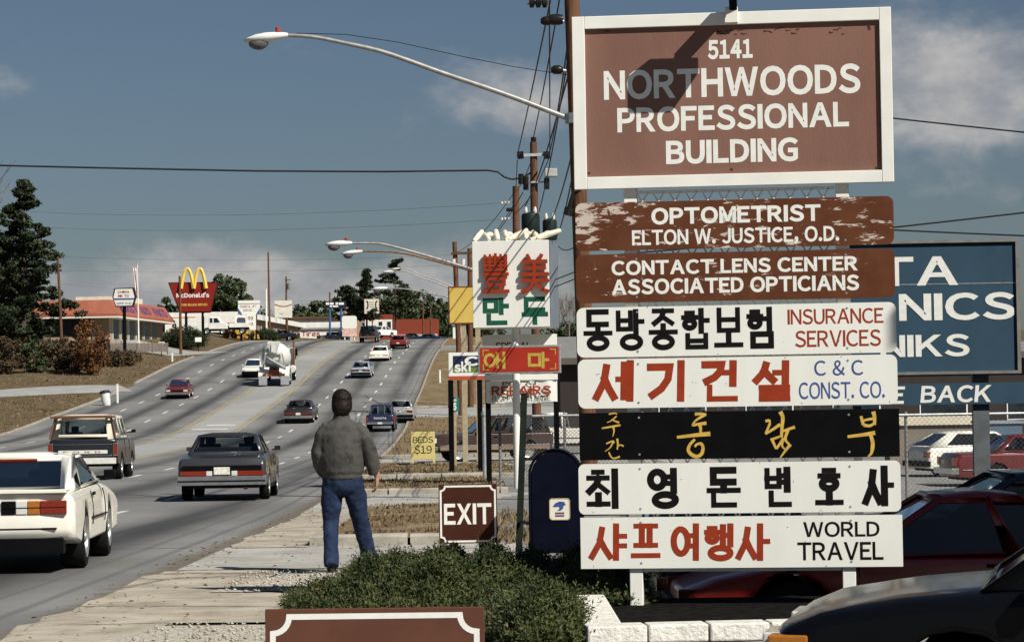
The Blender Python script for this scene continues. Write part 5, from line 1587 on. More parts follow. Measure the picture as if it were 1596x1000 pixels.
MB().tube([(0, 0, -.2), (0, 0, at(418, 450, 353).z - gzf(p.x, 353))], [.14, .1], 8).build('shaft', WHITE, mast); MB().lathe([(.22, -.2), (.22, .05)], n=10).build('foot', CONCRETE, mast)

LAMPMETAL = mat('lamp_head_white', (.62, .62, .60), .4, var=.05); ARMMETAL = mat('lamp_arm_metal', (.36, .35, .33), .45, .5, var=.15)


def street_lamp(label, arm_px, head_px, D, rust=False, cell=True):
    """arm from the pole (first pixel) out to the head (tip pixel .. neck pixel)"""
    a0 = at(*arm_px[0], D); root = thing('street_lamp', label, 'street lamp', a0)
    P = [at(*q, D) - a0 for q in arm_px]
    fx = pchip(range(len(P)), [p.x for p in P]); fz = pchip(range(len(P)), [p.z for p in P]); t = np.linspace(0, len(P) - 1, 22)
    MB().tube([(float(fx(q)), 0, float(fz(q))) for q in t], [.055 - .018 * k / 21 for k in range(22)], 8).build('arm', ARMMETAL if not rust else mat('rusty_arm', (.2, .11, .06), .7, .2, var=.3), root, smooth=50)
    n, tip = at(*head_px[1], D) - a0, at(*head_px[0], D) - a0
    L = (n - tip).length; ax = (tip - n) / L; up = Vector((-ax.z, 0, ax.x)); up = up if up.z > 0 else -up
    H = L * .16; rings = []
    for (s, top, bot, wd) in ((0, .30, -.30, .25), (.06, .42, -.36, .36), (.3, .62, -.62, .8), (.5, .68, -.78, 1.05), (.72, .55, -.72, 1.05), (.9, .2, -.55, .75), (1.0, -.28, -.46, .25)):
        c = n + ax * (s * L); ring = []
        for k in range(14):
            an = 2 * math.pi * k / 14; q = math.sin(an)
            ring.append(c + up * (H * (top if q > 0 else -bot) * q) + Vector((0, H * wd * 1.15 * math.cos(an), 0)))
        rings.append(ring)
    MB().loft(rings).build('lamp_head', LAMPMETAL, root, smooth=50)
    c = n + ax * (.68 * L) - up * (H * .72)
    mb = MB(); mb.ball((0, 0, 0), (L * .23, L * .17, L * .155), 14, 8)
    mb.xf(Matrix.Translation(c)).build('lens_bowl', mat('lamp_lens', (.10, .10, .095), .15, var=.2, coat=.5), root, smooth=60)
    if cell: MB().lathe([(.05 * L / .84, 0), (.05 * L / .84, .09 * L / .84)], c=n + ax * (.22 * L) + up * (H * .55), n=10).build('photocell', mat('red_photocell', (.3, .05, .03), .5), root)
    return root


street_lamp('nearest street lamp, big pale head on the longest arm', [(889, 186), (790, 148), (690, 114), (600, 82), (540, 68), (490, 58), (447, 55)], [(380, 62), (449, 55)], 50)
street_lamp('second street lamp, pale head with red photocell just above another', [(833, 448), (734, 419), (660, 397), (600, 381), (575, 379), (548, 379)], [(506.5, 380), (549, 378.5)], 93)
street_lamp('third street lamp on a brownish arm, tucked below the second lamp head', [(803, 445), (735, 422), (680, 407), (640, 397), (602, 392), (564, 392)], [(531.5, 395), (565, 391.5)], 122, rust=True)
street_lamp('lowest street lamp, pale head in front of the dark pines', [(735, 478), (700, 464), (660, 455), (630, 450), (602, 449)], [(579, 450), (604, 448.8)], 168, cell=False)
street_lamp('smaller street lamp left of the farthest lamp by the slim pine', [(728, 462), (690, 444), (660, 434), (636, 424), (612, 422)], [(596, 424), (613, 422.3)], 215, cell=False)
street_lamp('farthest and smallest street lamp beside the slim pine', [(724, 455), (690, 440), (660, 430), (640, 421), (622, 418)], [(609, 419.5), (623, 418)], 262, cell=False)


def wire(label, a, b, sag=.4, r=.019, pts=None, n=18, group='overhead wires strung between the poles'):
    A, B_ = at(*a), at(*b)
    P = [A.lerp(B_, k / n) - Vector((0, 0, 4 * sag * (k / n) * (1 - k / n))) for k in range(n + 1)] if pts is None else [at(*q) for q in pts]
    mb = MB(); mb.tube([p - A for p in P], r, 5)
    o = mb.build('overhead_wire', mat('wire_black', (.02, .02, .02), .6), smooth=60, fix=False); o.location = A
    return tag(o, label, 'wire', group)


LW = 'thin black wire running down from the near pole towards the transformer pole'
for a, b, s in (((870, -60, 50), (806, 243, 93), .1), ((882, -60, 50), (831, 216, 93), .15), ((856, -40, 50), (857, 241, 93), .15), ((886, 60, 50), (855, 245, 93), .2), ((887, 112, 50), (818, 322, 93), .3),
                ((893, 40, 50), (840, 330, 93), .3), ((900, 205, 50), (858, 345, 93), .2), ((903, 215, 50), (866, 372, 93), .3)):
    wire(LW, a, b, s)
LW = 'thin black wire continuing from the transformer pole to the poles behind'
for a, b, s in (((806, 250, 93), (804, 292, 122), .1), ((832, 240, 93), (802, 300, 122), .2), ((855, 248, 93), (805, 330, 122), .3), ((808, 290, 122), (708, 395, 168), .5), ((800, 320, 122), (722, 396, 168), .6), ((815, 300, 93), (733, 392, 178), .6)):
    wire(LW, a, b, s)
wire('thick black cable crossing the sky from the left edge to the poles', None or (-60, 256, 150), (828, 270, 93), pts=[(-60, 256.5, 93), (150, 261.5, 93), (400, 266.5, 93), (600, 267.5, 93), (760, 265.5, 93), (776, 268, 93), (786, 276, 93), (798, 279.5, 93), (815, 277, 93), (829, 268, 93)], r=.035, group=None)
LW = 'faint thin wire crossing the road low in the sky from left'
for a, b in (((-40, 325, 160), (779, 316.5, 122)), ((-40, 348, 165), (779, 342, 122)), ((-40, 392, 200), (704, 397, 168)), ((-40, 416, 240), (720, 412, 168)), ((-20, 430, 240), (514, 470, 386))):
    wire(LW, a, b, .5, .006)
wire('thin wire dipping from the nearest lamp head back to its pole', (470, 52, 50), (882, 117, 50), pts=[(462, 52, 50), (540, 54, 50), (620, 66, 50), (720, 88, 50), (800, 104, 50), (884, 117, 50)], r=.008, group=None)
LW = 'dark wire leaving the picture on the right above the blue sign'
right, v = pole('plain brown utility pole beyond the blue sign on the right', (2302, 740), (2298, 150), 46, .16, .12)
MB().bar(loc(right, 2210, 235, 46, -.15), loc(right, 2390, 235, 46, -.15), .1, .12).build('crossarm', WOODPOLE, right)
for a, b in (((905, 125, 50), (2290, 268, 46)), ((906, 330, 50), (2295, 385, 46)), ((906, 402, 50), (2310, 238, 46))):
    wire(LW, a, b, .12, .016, group='wires leaving the picture on the right')
for a, b in (((905, 420, 50), (735, 470, 178)), ((903, 432, 50), (735, 480, 178)), ((866, 378, 93), (903, 379, 50))):
    wire('dark service wire sagging between the poles behind the white box sign', a, b, .2, .014)


# ---------------------------------------------------------------- chain-link fences
def chain_fence(label, px0, px1, D, ytop, ybot_off=0, pitch=.09, posts=(), r=.004, rail=.03):
    a = at(px0, 600, D); b = at(px1, 600, D); z0 = gzf((a.x + b.x) / 2, D)
    root = thing('chain_link_fence', label, 'fence', (a.x, D, z0)); L = b.x - a.x; h = at((px0 + px1) / 2, ytop, D).z - z0
    MB().tube([(0, 0, h), (L, 0, h)], rail, 6).build('top_rail', STEEL, root)
    for pp in posts:
        x = at(pp, 600, D).x - a.x; MB().tube([(x, .04, -.2), (x, .04, h + .06)], rail * 1.25, 8).build('post', mat('dull_post', (.22, .22, .21), .6, .3), root)
    mb = MB(); n = int((L + h) / pitch)
    for s in (1, -1):
        for k in range(n + 1):
            o = k * pitch - (h if s > 0 else 0); xa, xb = max(0, o), min(L, o + h)
            if xb - xa < .02: continue
            if s > 0: mb.bar((xa, .0, xa - o), (xb, .0, xb - o), r * 2, r * 2)
            else: mb.bar((xa, .006, h - (xa - o)), (xb, .006, h - (xb - o)), r * 2, r * 2)
    mb.build('mesh', mat('dull_wire', (.085, .085, .082), .6, .2, var=.2), root)
    return root


chain_fence('chain link fence with galvanised posts behind the mailbox', 776, 1010, 61, 647, posts=(778, 879, 1000))
chain_fence('chain link fence in front of the parked cars on the right', 1340, 1660, 47, 645, posts=(1411, 1640), rail=.024, r=.002)
p = at(754, 640, 64); tp = thing('grey_pipe', 'slim grey pipe standing against the black sign post', 'pipe', (p.x, 64, gzf(p.x, 64))); MB().tube([(0, 0, -.2), (0, 0, 1.7)], .05, 8).build('pipe_shaft', STEEL, tp); MB().lathe([(.07, 1.69), (.07, 1.78)], n=8).build('cap', STEEL, tp)
p = at(847, 650, 90)
# ---------------------------------------------------------------- vehicles
RIM = mat('steel_rim', (.48, .47, .45), .35, .8, var=.12, scale=12)
SEAT = mat('dark_seat_cloth', (.03, .03, .033), .9, var=.2, scale=10)


def wheel(root, x, y, r, w=.2, rimr=.62, rim=RIM, side=1):
    t = MB(); t.lathe([(r * rimr, -w / 2), (r * .93, -w / 2), (r, -w * .36), (r, w * .36), (r * .93, w / 2), (r * rimr, w / 2)], axis='X', n=24, caps=False)
    t.lathe([(r * rimr, -w * .1), (r * rimr, w * .1)], axis='X', n=24)
    o = t.build('wheel', TYRE, root, smooth=40); o.location = (x, y, r)
    m = MB(); s = side; q = w / 2
    m.lathe([(r * rimr * 1.02, s * (q * .6)), (r * rimr, s * (q + .006)), (r * rimr * .88, s * (q * .92)), (r * rimr * .80, s * q * .55), (r * .2, s * q * .72), (r * .16, s * q * .98), (.01, s * q * .98)], axis='X', n=20)
    m.build('rim', rim, o, smooth=30)
    return o


def frame_face(mb, P, wins):
    """one face of the cabin with holes for its windows; P = base rear, base front, roof front, roof rear; wins = [(u0, u1, v0, v1)]"""
    P = [Vector(p) for p in P]
    B = lambda u, v: (P[0].lerp(P[1], u)).lerp(P[3].lerp(P[2], u), v)
    us = [0.0]
    quads = []
    wins = sorted(wins)
    prev = 0.0
    for (u0, u1, v0, v1) in wins:
        quads.append((prev, u0, 0, 1)); quads.append((u0, u1, 0, v0)); quads.append((u0, u1, v1, 1)); prev = u1
    quads.append((prev, 1, 0, 1))
    for (a, b, c, d) in quads:
        if b - a > 1e-4 and d - c > 1e-4: mb.poly(B(a, c), B(b, c), B(b, d), B(a, d))
    return [[B(a, c), B(b, c), B(b, d), B(a, d)] for (a, b, c, d) in wins]


def vehicle_matrix(px, D, L, mode, dyaw=0.0, rear=True):
    """px, D: where the end nearest to the camera touches the road"""
    z = lambda Y: float(zr(Y))
    t = Vector((float(xr(D + 6) - xr(D - 6)), 12, z(D + 6) - z(D - 6))).normalized()
    if mode == 'toward': t = -t
    t = Matrix.Rotation(dyaw, 3, 'Z') @ t
    p = at(px, 600, D); c = Vector((p.x, D, 0)) + (t if mode == 'away' else -t) * (L / 2)
    c.z = z(c.y)
    x = t.cross(Vector((0, 0, 1))).normalized(); up = x.cross(t)
    M = Matrix((x, t, up)).transposed().to_4x4(); M.translation = c
    return M


def place_matrix(X, Y, yaw, z=None):
    return Matrix.Translation((X, Y, gzf(X, Y) if z is None else z)) @ Matrix.Rotation(yaw, 4, 'Z')


def car(name, label, cat, M, S, paint_m, group=None):
    """S: L W wr axles=(rear, front) zb top=[(y, z)...] cab=(yrb, yrt, yft, yfb) cz=(z rear base, z front base, z roof) cw=(half width base, half width roof)"""
    root = thing(name, label, cat, M=M, group=group)
    L, Wd, wr = S['L'], S['W'], S['wr']; w = Wd / 2; ar, af = S['axles']; zb = S.get('zb', .26)
    top = S['top']; ra = wr + S.get('gap', .055); zt = max(z for _, z in top)
    prof = list(top)
    for ax in (af, ar):
        a0 = math.asin(max(-1, min(1, (zb - wr) / ra)))
        for k in range(11):
            a = a0 + (math.pi - 2 * a0) * k / 10; prof.append((ax + ra * math.cos(a), wr + ra * math.sin(a)))
    nt = len(top); rings = []
    for fx, drop, ins in ((-1, .06, .11), (-.94, .02, .04), (-.62, .0, .0), (.62, 0, 0), (.94, .02, .04), (1, .06, .11)):
        ring = []
        for i, (y, z) in enumerate(prof):
            zz = z - drop * max(0, (z - zb) / (zt - zb)) ** 2 * S.get('round', 1) if i < nt else z
            yy = y - math.copysign(ins * S.get('round', 1) * (abs(y) / (L / 2)) ** 6, y) if i < nt else y
            t = 1 - S.get('tumble', .045) * max(0, (z - .55) / .4) ** 2 - .03 * max(0, (.5 - z) / .3)
            ring.append((fx * w * t, yy, zz))
        rings.append(ring)
    MB().loft(rings).build('body', paint_m, root, smooth=38, bevel=S.get('bev', .018))
    MB().box(-w * .8, w * .8, -L / 2 + .25, L / 2 - .25, zb - .06, zb + .14).build('underbody', DARK, root)
    # cabin
    yrb, yrt, yft, yfb = S['cab']; zrb, zfb, zrf = S['cz']; wb, wt = S['cw']; wbr = S.get('cwr', wb)
    BL, BR, FL, FR = (-wbr, yrb, zrb), (wbr, yrb, zrb), (-wb, yfb, zfb), (wb, yfb, zfb)
    cr = .0
    tBL, tBR, tFL, tFR = (-wt, yrt, zrf), (wt, yrt, zrf), (-wt, yft, zrf), (wt, yft, zrf)
    mb = MB(); gl = []
    sw = S.get('side', [(.10, .47, .08, .9), (.52, .93, .08, .9)])
    gl += [('side_window', g) for g in frame_face(mb, (BL, FL, tFL, tBL), sw)]
    gl += [('side_window', g) for g in frame_face(mb, (BR, FR, tFR, tBR), sw)]
    gl += [('rear_window', g) for g in frame_face(mb, (BL, BR, tBR, tBL), [S.get('rearw', (.06, .94, .06, .93))])]
    gl += [('windshield', g) for g in frame_face(mb, (FL, FR, tFR, tFL), [(.05, .95, .05, .94)])]
    cm = .035
    ym = (yrt + yft) / 2
    c0 = [(-wt, yrt, zrf), (-wt * .6, yrt + .01, zrf + cm * .7), (wt * .6, yrt + .01, zrf + cm * .7), (wt, yrt, zrf)]
    c1 = [(-wt, ym, zrf), (-wt * .6, ym, zrf + cm * 1.5), (wt * .6, ym, zrf + cm * 1.5), (wt, ym, zrf)]
    c2 = [(-wt, yft, zrf), (-wt * .6, yft - .01, zrf + cm * .7), (wt * .6, yft - .01, zrf + cm * .7), (wt, yft, zrf)]
    mb.loft([c0, c1, c2], caps=False, closed=False)
    mb.poly(c0[0], c0[1], c0[2], c0[3]); mb.poly(*reversed(c2))
    me_o = mb.build('cabin', S.get('roofm', paint_m), root, smooth=30)
    bm = bmesh.new(); bm.from_mesh(me_o.data); bmesh.ops.remove_doubles(bm, verts=bm.verts, dist=1e-4); bmesh.ops.recalc_face_normals(bm, faces=bm.faces); bm.to_mesh(me_o.data); bm.free()
    sd = me_o.modifiers.new('sheet', 'SOLIDIFY'); sd.thickness = .03; sd.offset = -1
    cen = Vector((0, (yrb + yfb) / 2, (zrb + zrf) / 2)); g_m = S.get('glass', GLASS)
    for nm, g in gl:
        c = sum(g, Vector((0, 0, 0))) / 4; nrm = (g[1] - g[0]).cross(g[3] - g[0]).normalized()
        if nrm.dot(c - cen) < 0: nrm = -nrm
        q = [p - nrm * .012 for p in g]; MB().poly(*q).build(nm, g_m, root, fix=False)
        if S.get('trim') and nm == 'rear_window':
            t = MB(); t.tube([p + nrm * .004 for p in g] + [g[0] + nrm * .004], .011, 5); t.build('window_trim', CHROME, root)
    # inside
    it = MB(); zf = min(zrb, zfb)
    it.poly((-wb * .97, yrb + .05, zrb + .01), (wb * .97, yrb + .05, zrb + .01), (wb * .97, yfb - .05, zfb + .01), (-wb * .97, yfb - .05, zfb + .01))
    ys = yft - .55
    for s in (-1, 1):
        it.box(s * wb * .52 - .22, s * wb * .52 + .22, ys - .12, ys, zf - .1, zf + .2)
        it.box(s * wb * .52 - .11, s * wb * .52 + .11, ys - .1, ys - .02, zf + .2, zf + .37)
    if S.get('backseat', True) and yrb < ys - 1.0:
        it.box(-wb * .8, wb * .8, max(yrb + .45, ys - 1.05), max(yrb + .45, ys - 1.05) + .12, zf - .1, zf + .13)
    it.build('interior', SEAT, root, bevel=.03)
    # wheels
    for y in (ar, af):
        for s in (-1, 1):
            wheel(root, s * (w - S.get('ww', .2) / 2 - .01), y, wr, S.get('ww', .2), S.get('rimr', .62), S.get('rim', RIM), s)
    r, f = -L / 2, L / 2
    for (nm, m, x0, x1, y0, y1, z0, z1, mir) in S.get('bits', []):
        Y0, Y1 = (r - y0, r + y1) if nm.startswith('r:') else ((f - y1, f + y0) if nm.startswith('f:') else (y0, y1))
        nn = nm.split(':')[-1]
        for s in ((-1, 1) if mir else (1,)):
            MB().box(s * x0, s * x1, Y0, Y1, z0, z1).build(nn, m, root, bevel=.008)
    for y in S.get('seams', []):
        for s in (-1, 1):
            zs = np.linspace(zb + .16, min(zrb, zfb) - .03, 9)
            MB().tube([(s * (w * (1 - S.get('tumble', .045) * max(0, (z - .55) / .4) ** 2 - .03 * max(0, (.5 - z) / .3)) - .002), y + .04 * (z - zb), z) for z in zs], .006, 5).build('door_seam', BLACKPAINT, root)
    mx, my, mz = S.get('mirror', (w + .04, yfb - .22, zfb + .08))
    if mx:
        for s in (-1, 1):
            o = MB().box(s * mx - .065, s * mx + .065, my - .04, my + .04, mz - .045, mz + .045).box(s * (w * .93) - .03, s * (mx), my - .02, my + .02, mz - .05, mz - .02)
            o.build('mirror', S.get('mirrorm', paint_m), root, bevel=.015)
    return root


PL = ('r:license_plate', PLATE, -.15, .15, .02, .02, .56, .70, 0)


def sedan(L=4.8, W=1.8, H=1.38, deck=.92, belt=.93, hood=.86, slope=.12, face=.76, **kw):
    r, f = -L / 2, L / 2
    S = dict(L=L, W=W, wr=.31, axles=(r + 1.12, f - .95), zb=.28,
             top=[(r, .30), (r - .0, face), (r + slope, deck), (r + 1.15, belt), (f - 1.45, belt), (f - .5, hood), (f - .06, hood - .06), (f, hood - .14), (f, .30)],
             cab=(r + 1.05, r + 1.65, f - 2.05, f - 1.35), cz=(belt - .01, belt - .01, H - .04), cw=(W / 2 - .10, W / 2 - .27))
    S.update(kw)
    return S


# -- white sports coupe at the left edge
WHITEPAINT = paint('white_car_paint', (.74, .71, .62), .3)
S = dict(L=4.85, W=1.86, wr=.325, axles=(-1.28, 1.28), zb=.27, gap=.045, ww=.25, rimr=.66, tumble=.10, bev=.03, glass=DARKGLASS,
         top=[(-2.36, .34), (-2.425, .42), (-2.425, .56), (-2.40, .74), (-2.43, .80), (-2.36, .825), (-2.15, .82), (-1.8, .825), (-.6, .85), (.98, .87), (1.6, .82), (2.1, .74), (2.36, .65), (2.425, .56), (2.40, .3)],
         cab=(-2.12, -.72, .16, .98), cz=(.82, .86, 1.16), cw=(.85, .69), cwr=.84, side=[(.34, .95, .08, .92)], rearw=(.06, .94, .06, .93), seams=[-.62, .72], mirrorm=BLACKPAINT,
         mirror=(.99, .62, .95))
DIV = [('r:tail_light', RED_LENS, .575, .84, .012, .14, .60, .735, 1), ('r:turn_light', AMBER_LENS, .45, .573, .010, .1, .60, .735, 1), ('r:reverse_light', CLEAR_LENS, .335, .448, .009, .1, .60, .735, 1),
       ('r:black_panel', BLACKPAINT, .19, .333, .008, .1, .60, .735, 1), ('r:light_divider', BLACKPAINT, .19, .835, .016, .02, .664, .672, 1), ('r:license_plate', PLATE, -.16, .16, .012, .05, .59, .74, 0),
       ('r:bumper_slot', BLACKPAINT, -.74, .74, .004, .05, .445, .465, 0), ('r:lower_valance', BLACKPAINT, -.80, .80, -.05, .25, .20, .36, 0),
       ('door_handle', BLACKPAINT, .905, .93, -.52, -.36, .74, .775, 1), ('side_moulding', BLACKPAINT, .925, .937, -.9, .9, .50, .52, 1)]
S['bits'] = DIV
cam_ = car('sports_coupe', 'white sports coupe with wide rear hatch glass cut off by the left edge', 'car', vehicle_matrix(-30, 25.75, 4.85, 'away', R(3.3)), S, WHITEPAINT)
MB().bar((-.36, -.80, 1.12), (.36, -.80, 1.12), .05, .045).build('brake_light', RED_LENS, cam_)
MB().loft([[(-.84, -2.46, .81), (.84, -2.46, .81), (.84, -2.46, .85), (-.84, -2.46, .85)], [(-.86, -2.2, .828), (.86, -2.2, .828), (.86, -2.2, .843), (-.86, -2.2, .843)]]).build('spoiler', WHITEPAINT, cam_, bevel=.012)

# -- slate sedan
SLATE = paint('slate_blue_paint', (.048, .048, .052), .25, .35)
S = sedan(L=4.9, W=1.84, H=1.40, deck=.88, belt=.985, hood=.93, slope=.10, face=.735, trim=True, zb=.32,
          top=[(-2.45, .34), (-2.45, .74), (-2.37, .885), (-1.35, .985), (1.0, .985), (1.9, .94), (2.38, .87), (2.45, .76), (2.45, .34)], cab=(-1.42, -.86, .42, 1.08), cw=(.79, .62), rearw=(.05, .95, .07, .92), seams=[-.55, .35, 1.0])
S['bits'] = [('r:black_band', BLACKPAINT, -.82, .82, .008, .05, .625, .735, 0), ('r:tail_light', RED_LENS, .32, .86, .014, .1, .525, .622, 1), ('r:reverse_light', CLEAR_LENS, .20, .318, .012, .06, .525, .622, 1),
             ('r:license_plate', PLATE, -.165, .165, .03, .0, .545, .70, 0), ('r:bumper', mat('grey_bumper', (.25, .25, .26), .3, .6, var=.1), -.91, .91, .08, .12, .33, .515, 0), ('r:bumper_strip', BLACKPAINT, -.90, .90, .09, .0, .40, .43, 0),
             ('door_handle', CHROME, .92, .935, -.1, .05, .78, .81, 1), ('side_trim', CHROME, .925, .933, -2.1, 2.0, .56, .58, 1), ('tail_pipe', DARK, .45, .52, -2.5, -2.3, .24, .29, 0), ('rocker', DARK, .8, .9, -.8, .9, .24, .33, 1)]
car('sedan', 'dark slate blue sedan with wide red tail lights in the near lane', 'car', vehicle_matrix(344, 53, 4.9, 'away', R(.3)), S, SLATE)

# -- truck with a cream camper top
NAVYP = paint('black_blue_paint', (.012, .014, .02), .25); CREAM = paint('cream_top_paint', (.62, .56, .44), .4); BROWNTRIM = mat('brown_trim', (.13, .06, .035), .6, var=.1)
S = dict(L=4.6, W=2.0, wr=.38, axles=(-1.25, 1.4), zb=.45, ww=.24, rimr=.55, tumble=.02, round=.5, roofm=CREAM,
         top=[(-2.3, .5), (-2.3, 1.15), (-2.26, 1.18), (.75, 1.18), (1.1, 1.16), (2.2, 1.10), (2.3, 1.02), (2.3, .5)], cab=(-2.24, -2.08, .35, .95), cz=(1.175, 1.175, 1.84), cw=(.93, .80),
         side=[(.05, .42, .25, .85), (.48, .68, .12, .85), (.71, .95, .12, .85)], rearw=(.12, .88, .20, .80), mirror=(1.12, .72, 1.38), mirrorm=BLACKPAINT, seams=[-.35, .82])
S['bits'] = [('r:tail_light', RED_LENS, .87, .985, .02, .05, .72, 1.04, 1), ('r:light_bezel', CHROME, .855, .998, .008, .04, .70, 1.06, 1), ('r:tailgate_strip', mat('tailgate_white', (.6, .58, .52), .5, var=.08), -.70, .70, .018, .01, .76, .86, 0),
             ('r:tailgate_trim', CHROME, -.82, .82, .01, .01, 1.02, 1.04, 0), ('r:tailgate_trim', CHROME, -.82, .82, .01, .01, .70, .715, 0), ('r:bumper', mat('white_bumper', (.6, .58, .53), .4, var=.1), -.95, .95, .16, .0, .47, .64, 0),
             ('r:license_plate', PLATE, -.3, -.02, .18, .0, .49, .62, 0), ('r:cap_frame', BROWNTRIM, -.93, .93, -.03, .1, 1.78, 1.84, 0), ('side_step', CHROME, .9, 1.03, -.5, .9, .42, .46, 1), ('r:spare_hitch', DARK, -.08, .08, .1, .1, .36, .46, 0)]
br = car('camper_truck', 'black pickup wagon with cream camper top and white stripe across the tailgate', 'truck', vehicle_matrix(128, 73.5, 4.6, 'away', R(.5)), S, NAVYP)
ik = Ink(-2.324); ik.text('F  O  R  D', (-.55, .5, .785, .835), .0); ik.build('tailgate_lettering', BLACKINK, br)
q = MB(); q.tube([(-.94, -2.27, 1.19), (-.80, -2.12, 1.83), (.80, -2.12, 1.83), (.94, -2.27, 1.19)], .03, 6); q.build('cap_edge', BROWNTRIM, br)

# -- smaller traffic
DKB = paint('dark_brown_paint', (.03, .024, .024), .25, .2)
S = sedan(L=4.9, W=1.84, H=1.38); S['bits'] = [('r:tail_light', RED_LENS, .25, .86, .012, .08, .62, .70, 1), PL, ('r:bumper', CHROME, -.9, .9, .08, .1, .36, .52, 0), ('side_trim', CHROME, .905, .915, -2, 2, .5, .52, 1)]
car('sedan', 'dark brown sedan with full width red tail lights beyond the walking man', 'car', vehicle_matrix(464, 162, 4.9, 'away', R(-1)), S, DKB)

NAVYT = paint('navy_truck_paint', (.015, .022, .06), .28)
S = dict(L=4.5, W=1.68, wr=.33, axles=(-1.2, 1.45), zb=.42, tumble=.02, round=.5, top=[(-2.25, .46), (-2.25, .98), (-2.2, 1.0), (1.2, 1.0), (2.1, .94), (2.25, .85), (2.25, .45)], cab=(-.28, -.2, .6, 1.15), cz=(.99, .99, 1.52), cw=(.74, .62),
         side=[(.08, .92, .1, .88)], backseat=False, rearw=(.07, .93, .08, .9), mirror=(.95, .95, 1.12))
S['bits'] = [('r:tail_light', RED_LENS, .70, .83, .015, .06, .66, .88, 1), ('r:bumper', CHROME, -.78, .78, .14, .0, .46, .60, 0), ('r:license_plate', PLATE, -.14, .14, .16, 0, .47, .58, 0), ('bed_floor', DARK, -.7, .7, -2.15, -.35, .99, 1.006, 0)]
ty = car('pickup_truck', 'navy blue pickup with white lettered tailgate and roll bars behind the cab', 'truck', vehicle_matrix(591.5, 151, 4.5, 'away', R(-1)), S, NAVYT)
ik = Ink(-2.266); ik.text('TOYOTA', (-.38, .38, .76, .87), .02); ik.build('tailgate_lettering', OLDWHITE, ty)
mb = MB()
for x in (-.62, -.2, .2, .62): mb.tube([(x, -.55, 1.0), (x, -.5, 1.5)], .03, 6)
mb.tube([(-.62, -.5, 1.5), (.62, -.5, 1.5)], .035, 6).build('roll_bar', CHROME, ty)

SILV = paint('silver_paint', (.33, .33, .32), .3, .3)
S = sedan(L=4.6, W=1.75, H=1.38, deck=.95); S['bits'] = [('r:tail_light', RED_LENS, .45, .82, .012, .1, .68, .82, 1), ('r:license_plate', PLATE, -.2, .1, .02, .02, .66, .8, 0), ('r:bumper', BLACKPAINT, -.85, .85, .07, .1, .38, .54, 0)]
car('sedan', 'silver sedan near the kerb just ahead of the navy pickup', 'car', vehicle_matrix(622, 161, 4.6, 'away', R(-1.5)), S, SILV)

LBL = paint('pale_blue_paint', (.30, .35, .38), .3, .2)
S = sedan(L=4.2, W=1.7, H=1.34, deck=.9, cab=(-1.75, -.9, .3, 1.0), side=[(.25, .55, .08, .9), (.6, .94, .08, .9)]); S['bits'] = [('r:tail_light', RED_LENS, .4, .8, .012, .1, .66, .76, 1), PL, ('r:bumper', BLACKPAINT, -.82, .82, .07, .1, .36, .52, 0), ('r:tail_panel', BLACKPAINT, -.8, .8, .006, .02, .64, .78, 0)]
car('hatchback', 'pale blue hatchback in the second lane, below the white sedan', 'car', vehicle_matrix(562, 216, 4.2, 'away', R(-2)), S, LBL)

S = sedan(L=4.8, W=1.82, H=1.36); S['bits'] = [('r:tail_light', RED_LENS, .35, .85, .012, .1, .55, .62, 1), PL, ('r:bumper', WHITEPAINT, -.9, .9, .07, .1, .34, .5, 0)]
car('sedan', 'white sedan climbing the hill just ahead of the pale blue hatchback', 'car', vehicle_matrix(591, 240, 4.8, 'away', R(-2)), S, WHITEPAINT)
REDP = paint('dark_red_paint', (.16, .018, .014), .3)
S = sedan(L=4.4, W=1.75, H=1.40, deck=1.0, belt=.95, cab=(-2.0, -1.5, .3, .95)); S['bits'] = [('r:tail_light', RED_LENS, .5, .82, .012, .1, .70, .84, 1), PL, ('r:bumper', BLACKPAINT, -.85, .85, .07, .1, .36, .52, 0)]
car('hatchback', 'dark red hatchback near the hilltop with pale licence plate', 'car', vehicle_matrix(621, 268, 4.4, 'away', R(-3)), S, REDP)
S = dict(L=4.4, W=1.95, wr=.44, axles=(-1.2, 1.3), zb=.6, tumble=.02, round=.5, top=[(-2.2, .62), (-2.2, 1.2), (-2.15, 1.22), (1.0, 1.22), (2.1, 1.12), (2.2, 1.0), (2.2, .6)], cab=(-1.9, -1.75, .5, .9), cz=(1.21, 1.21, 1.86), cw=(.88, .76), glass=DARKGLASS,
         side=[(.06, .5, .15, .88), (.55, .94, .15, .88)])
S['bits'] = [('r:tail_light', RED_LENS, .75, .93, .015, .06, .82, 1.02, 1), ('r:bumper', CHROME, -.9, .9, .14, 0, .62, .76, 0), ('r:license_plate', PLATE, -.15, .15, .03, 0, .84, .98, 0), ('r:spare_cover', BLACK, -.38, .38, .2, 0, .9, 1.5, 0)]
car('off_roader', 'tall black off-road wagon near the hilltop beside a white car', 'truck', vehicle_matrix(573.5, 290, 4.4, 'away', R(-3)), S, NAVYP)
S = sedan(L=4.6, W=1.8, H=1.42)
S['bits'] = [('f:headlight', CLEAR_LENS, .5, .82, .012, .1, .6, .74, 1), ('f:bumper', CHROME, -.88, .88, .08, .1, .36, .52, 0)]
p = at(594, 600, 316)
car('sedan', 'white sedan turning across the road at the hilltop', 'car', place_matrix(p.x, 316, R(145), float(zr(316)) + .25), S, WHITEPAINT)
MAR = paint('maroon_paint', (.11, .016, .016), .28)
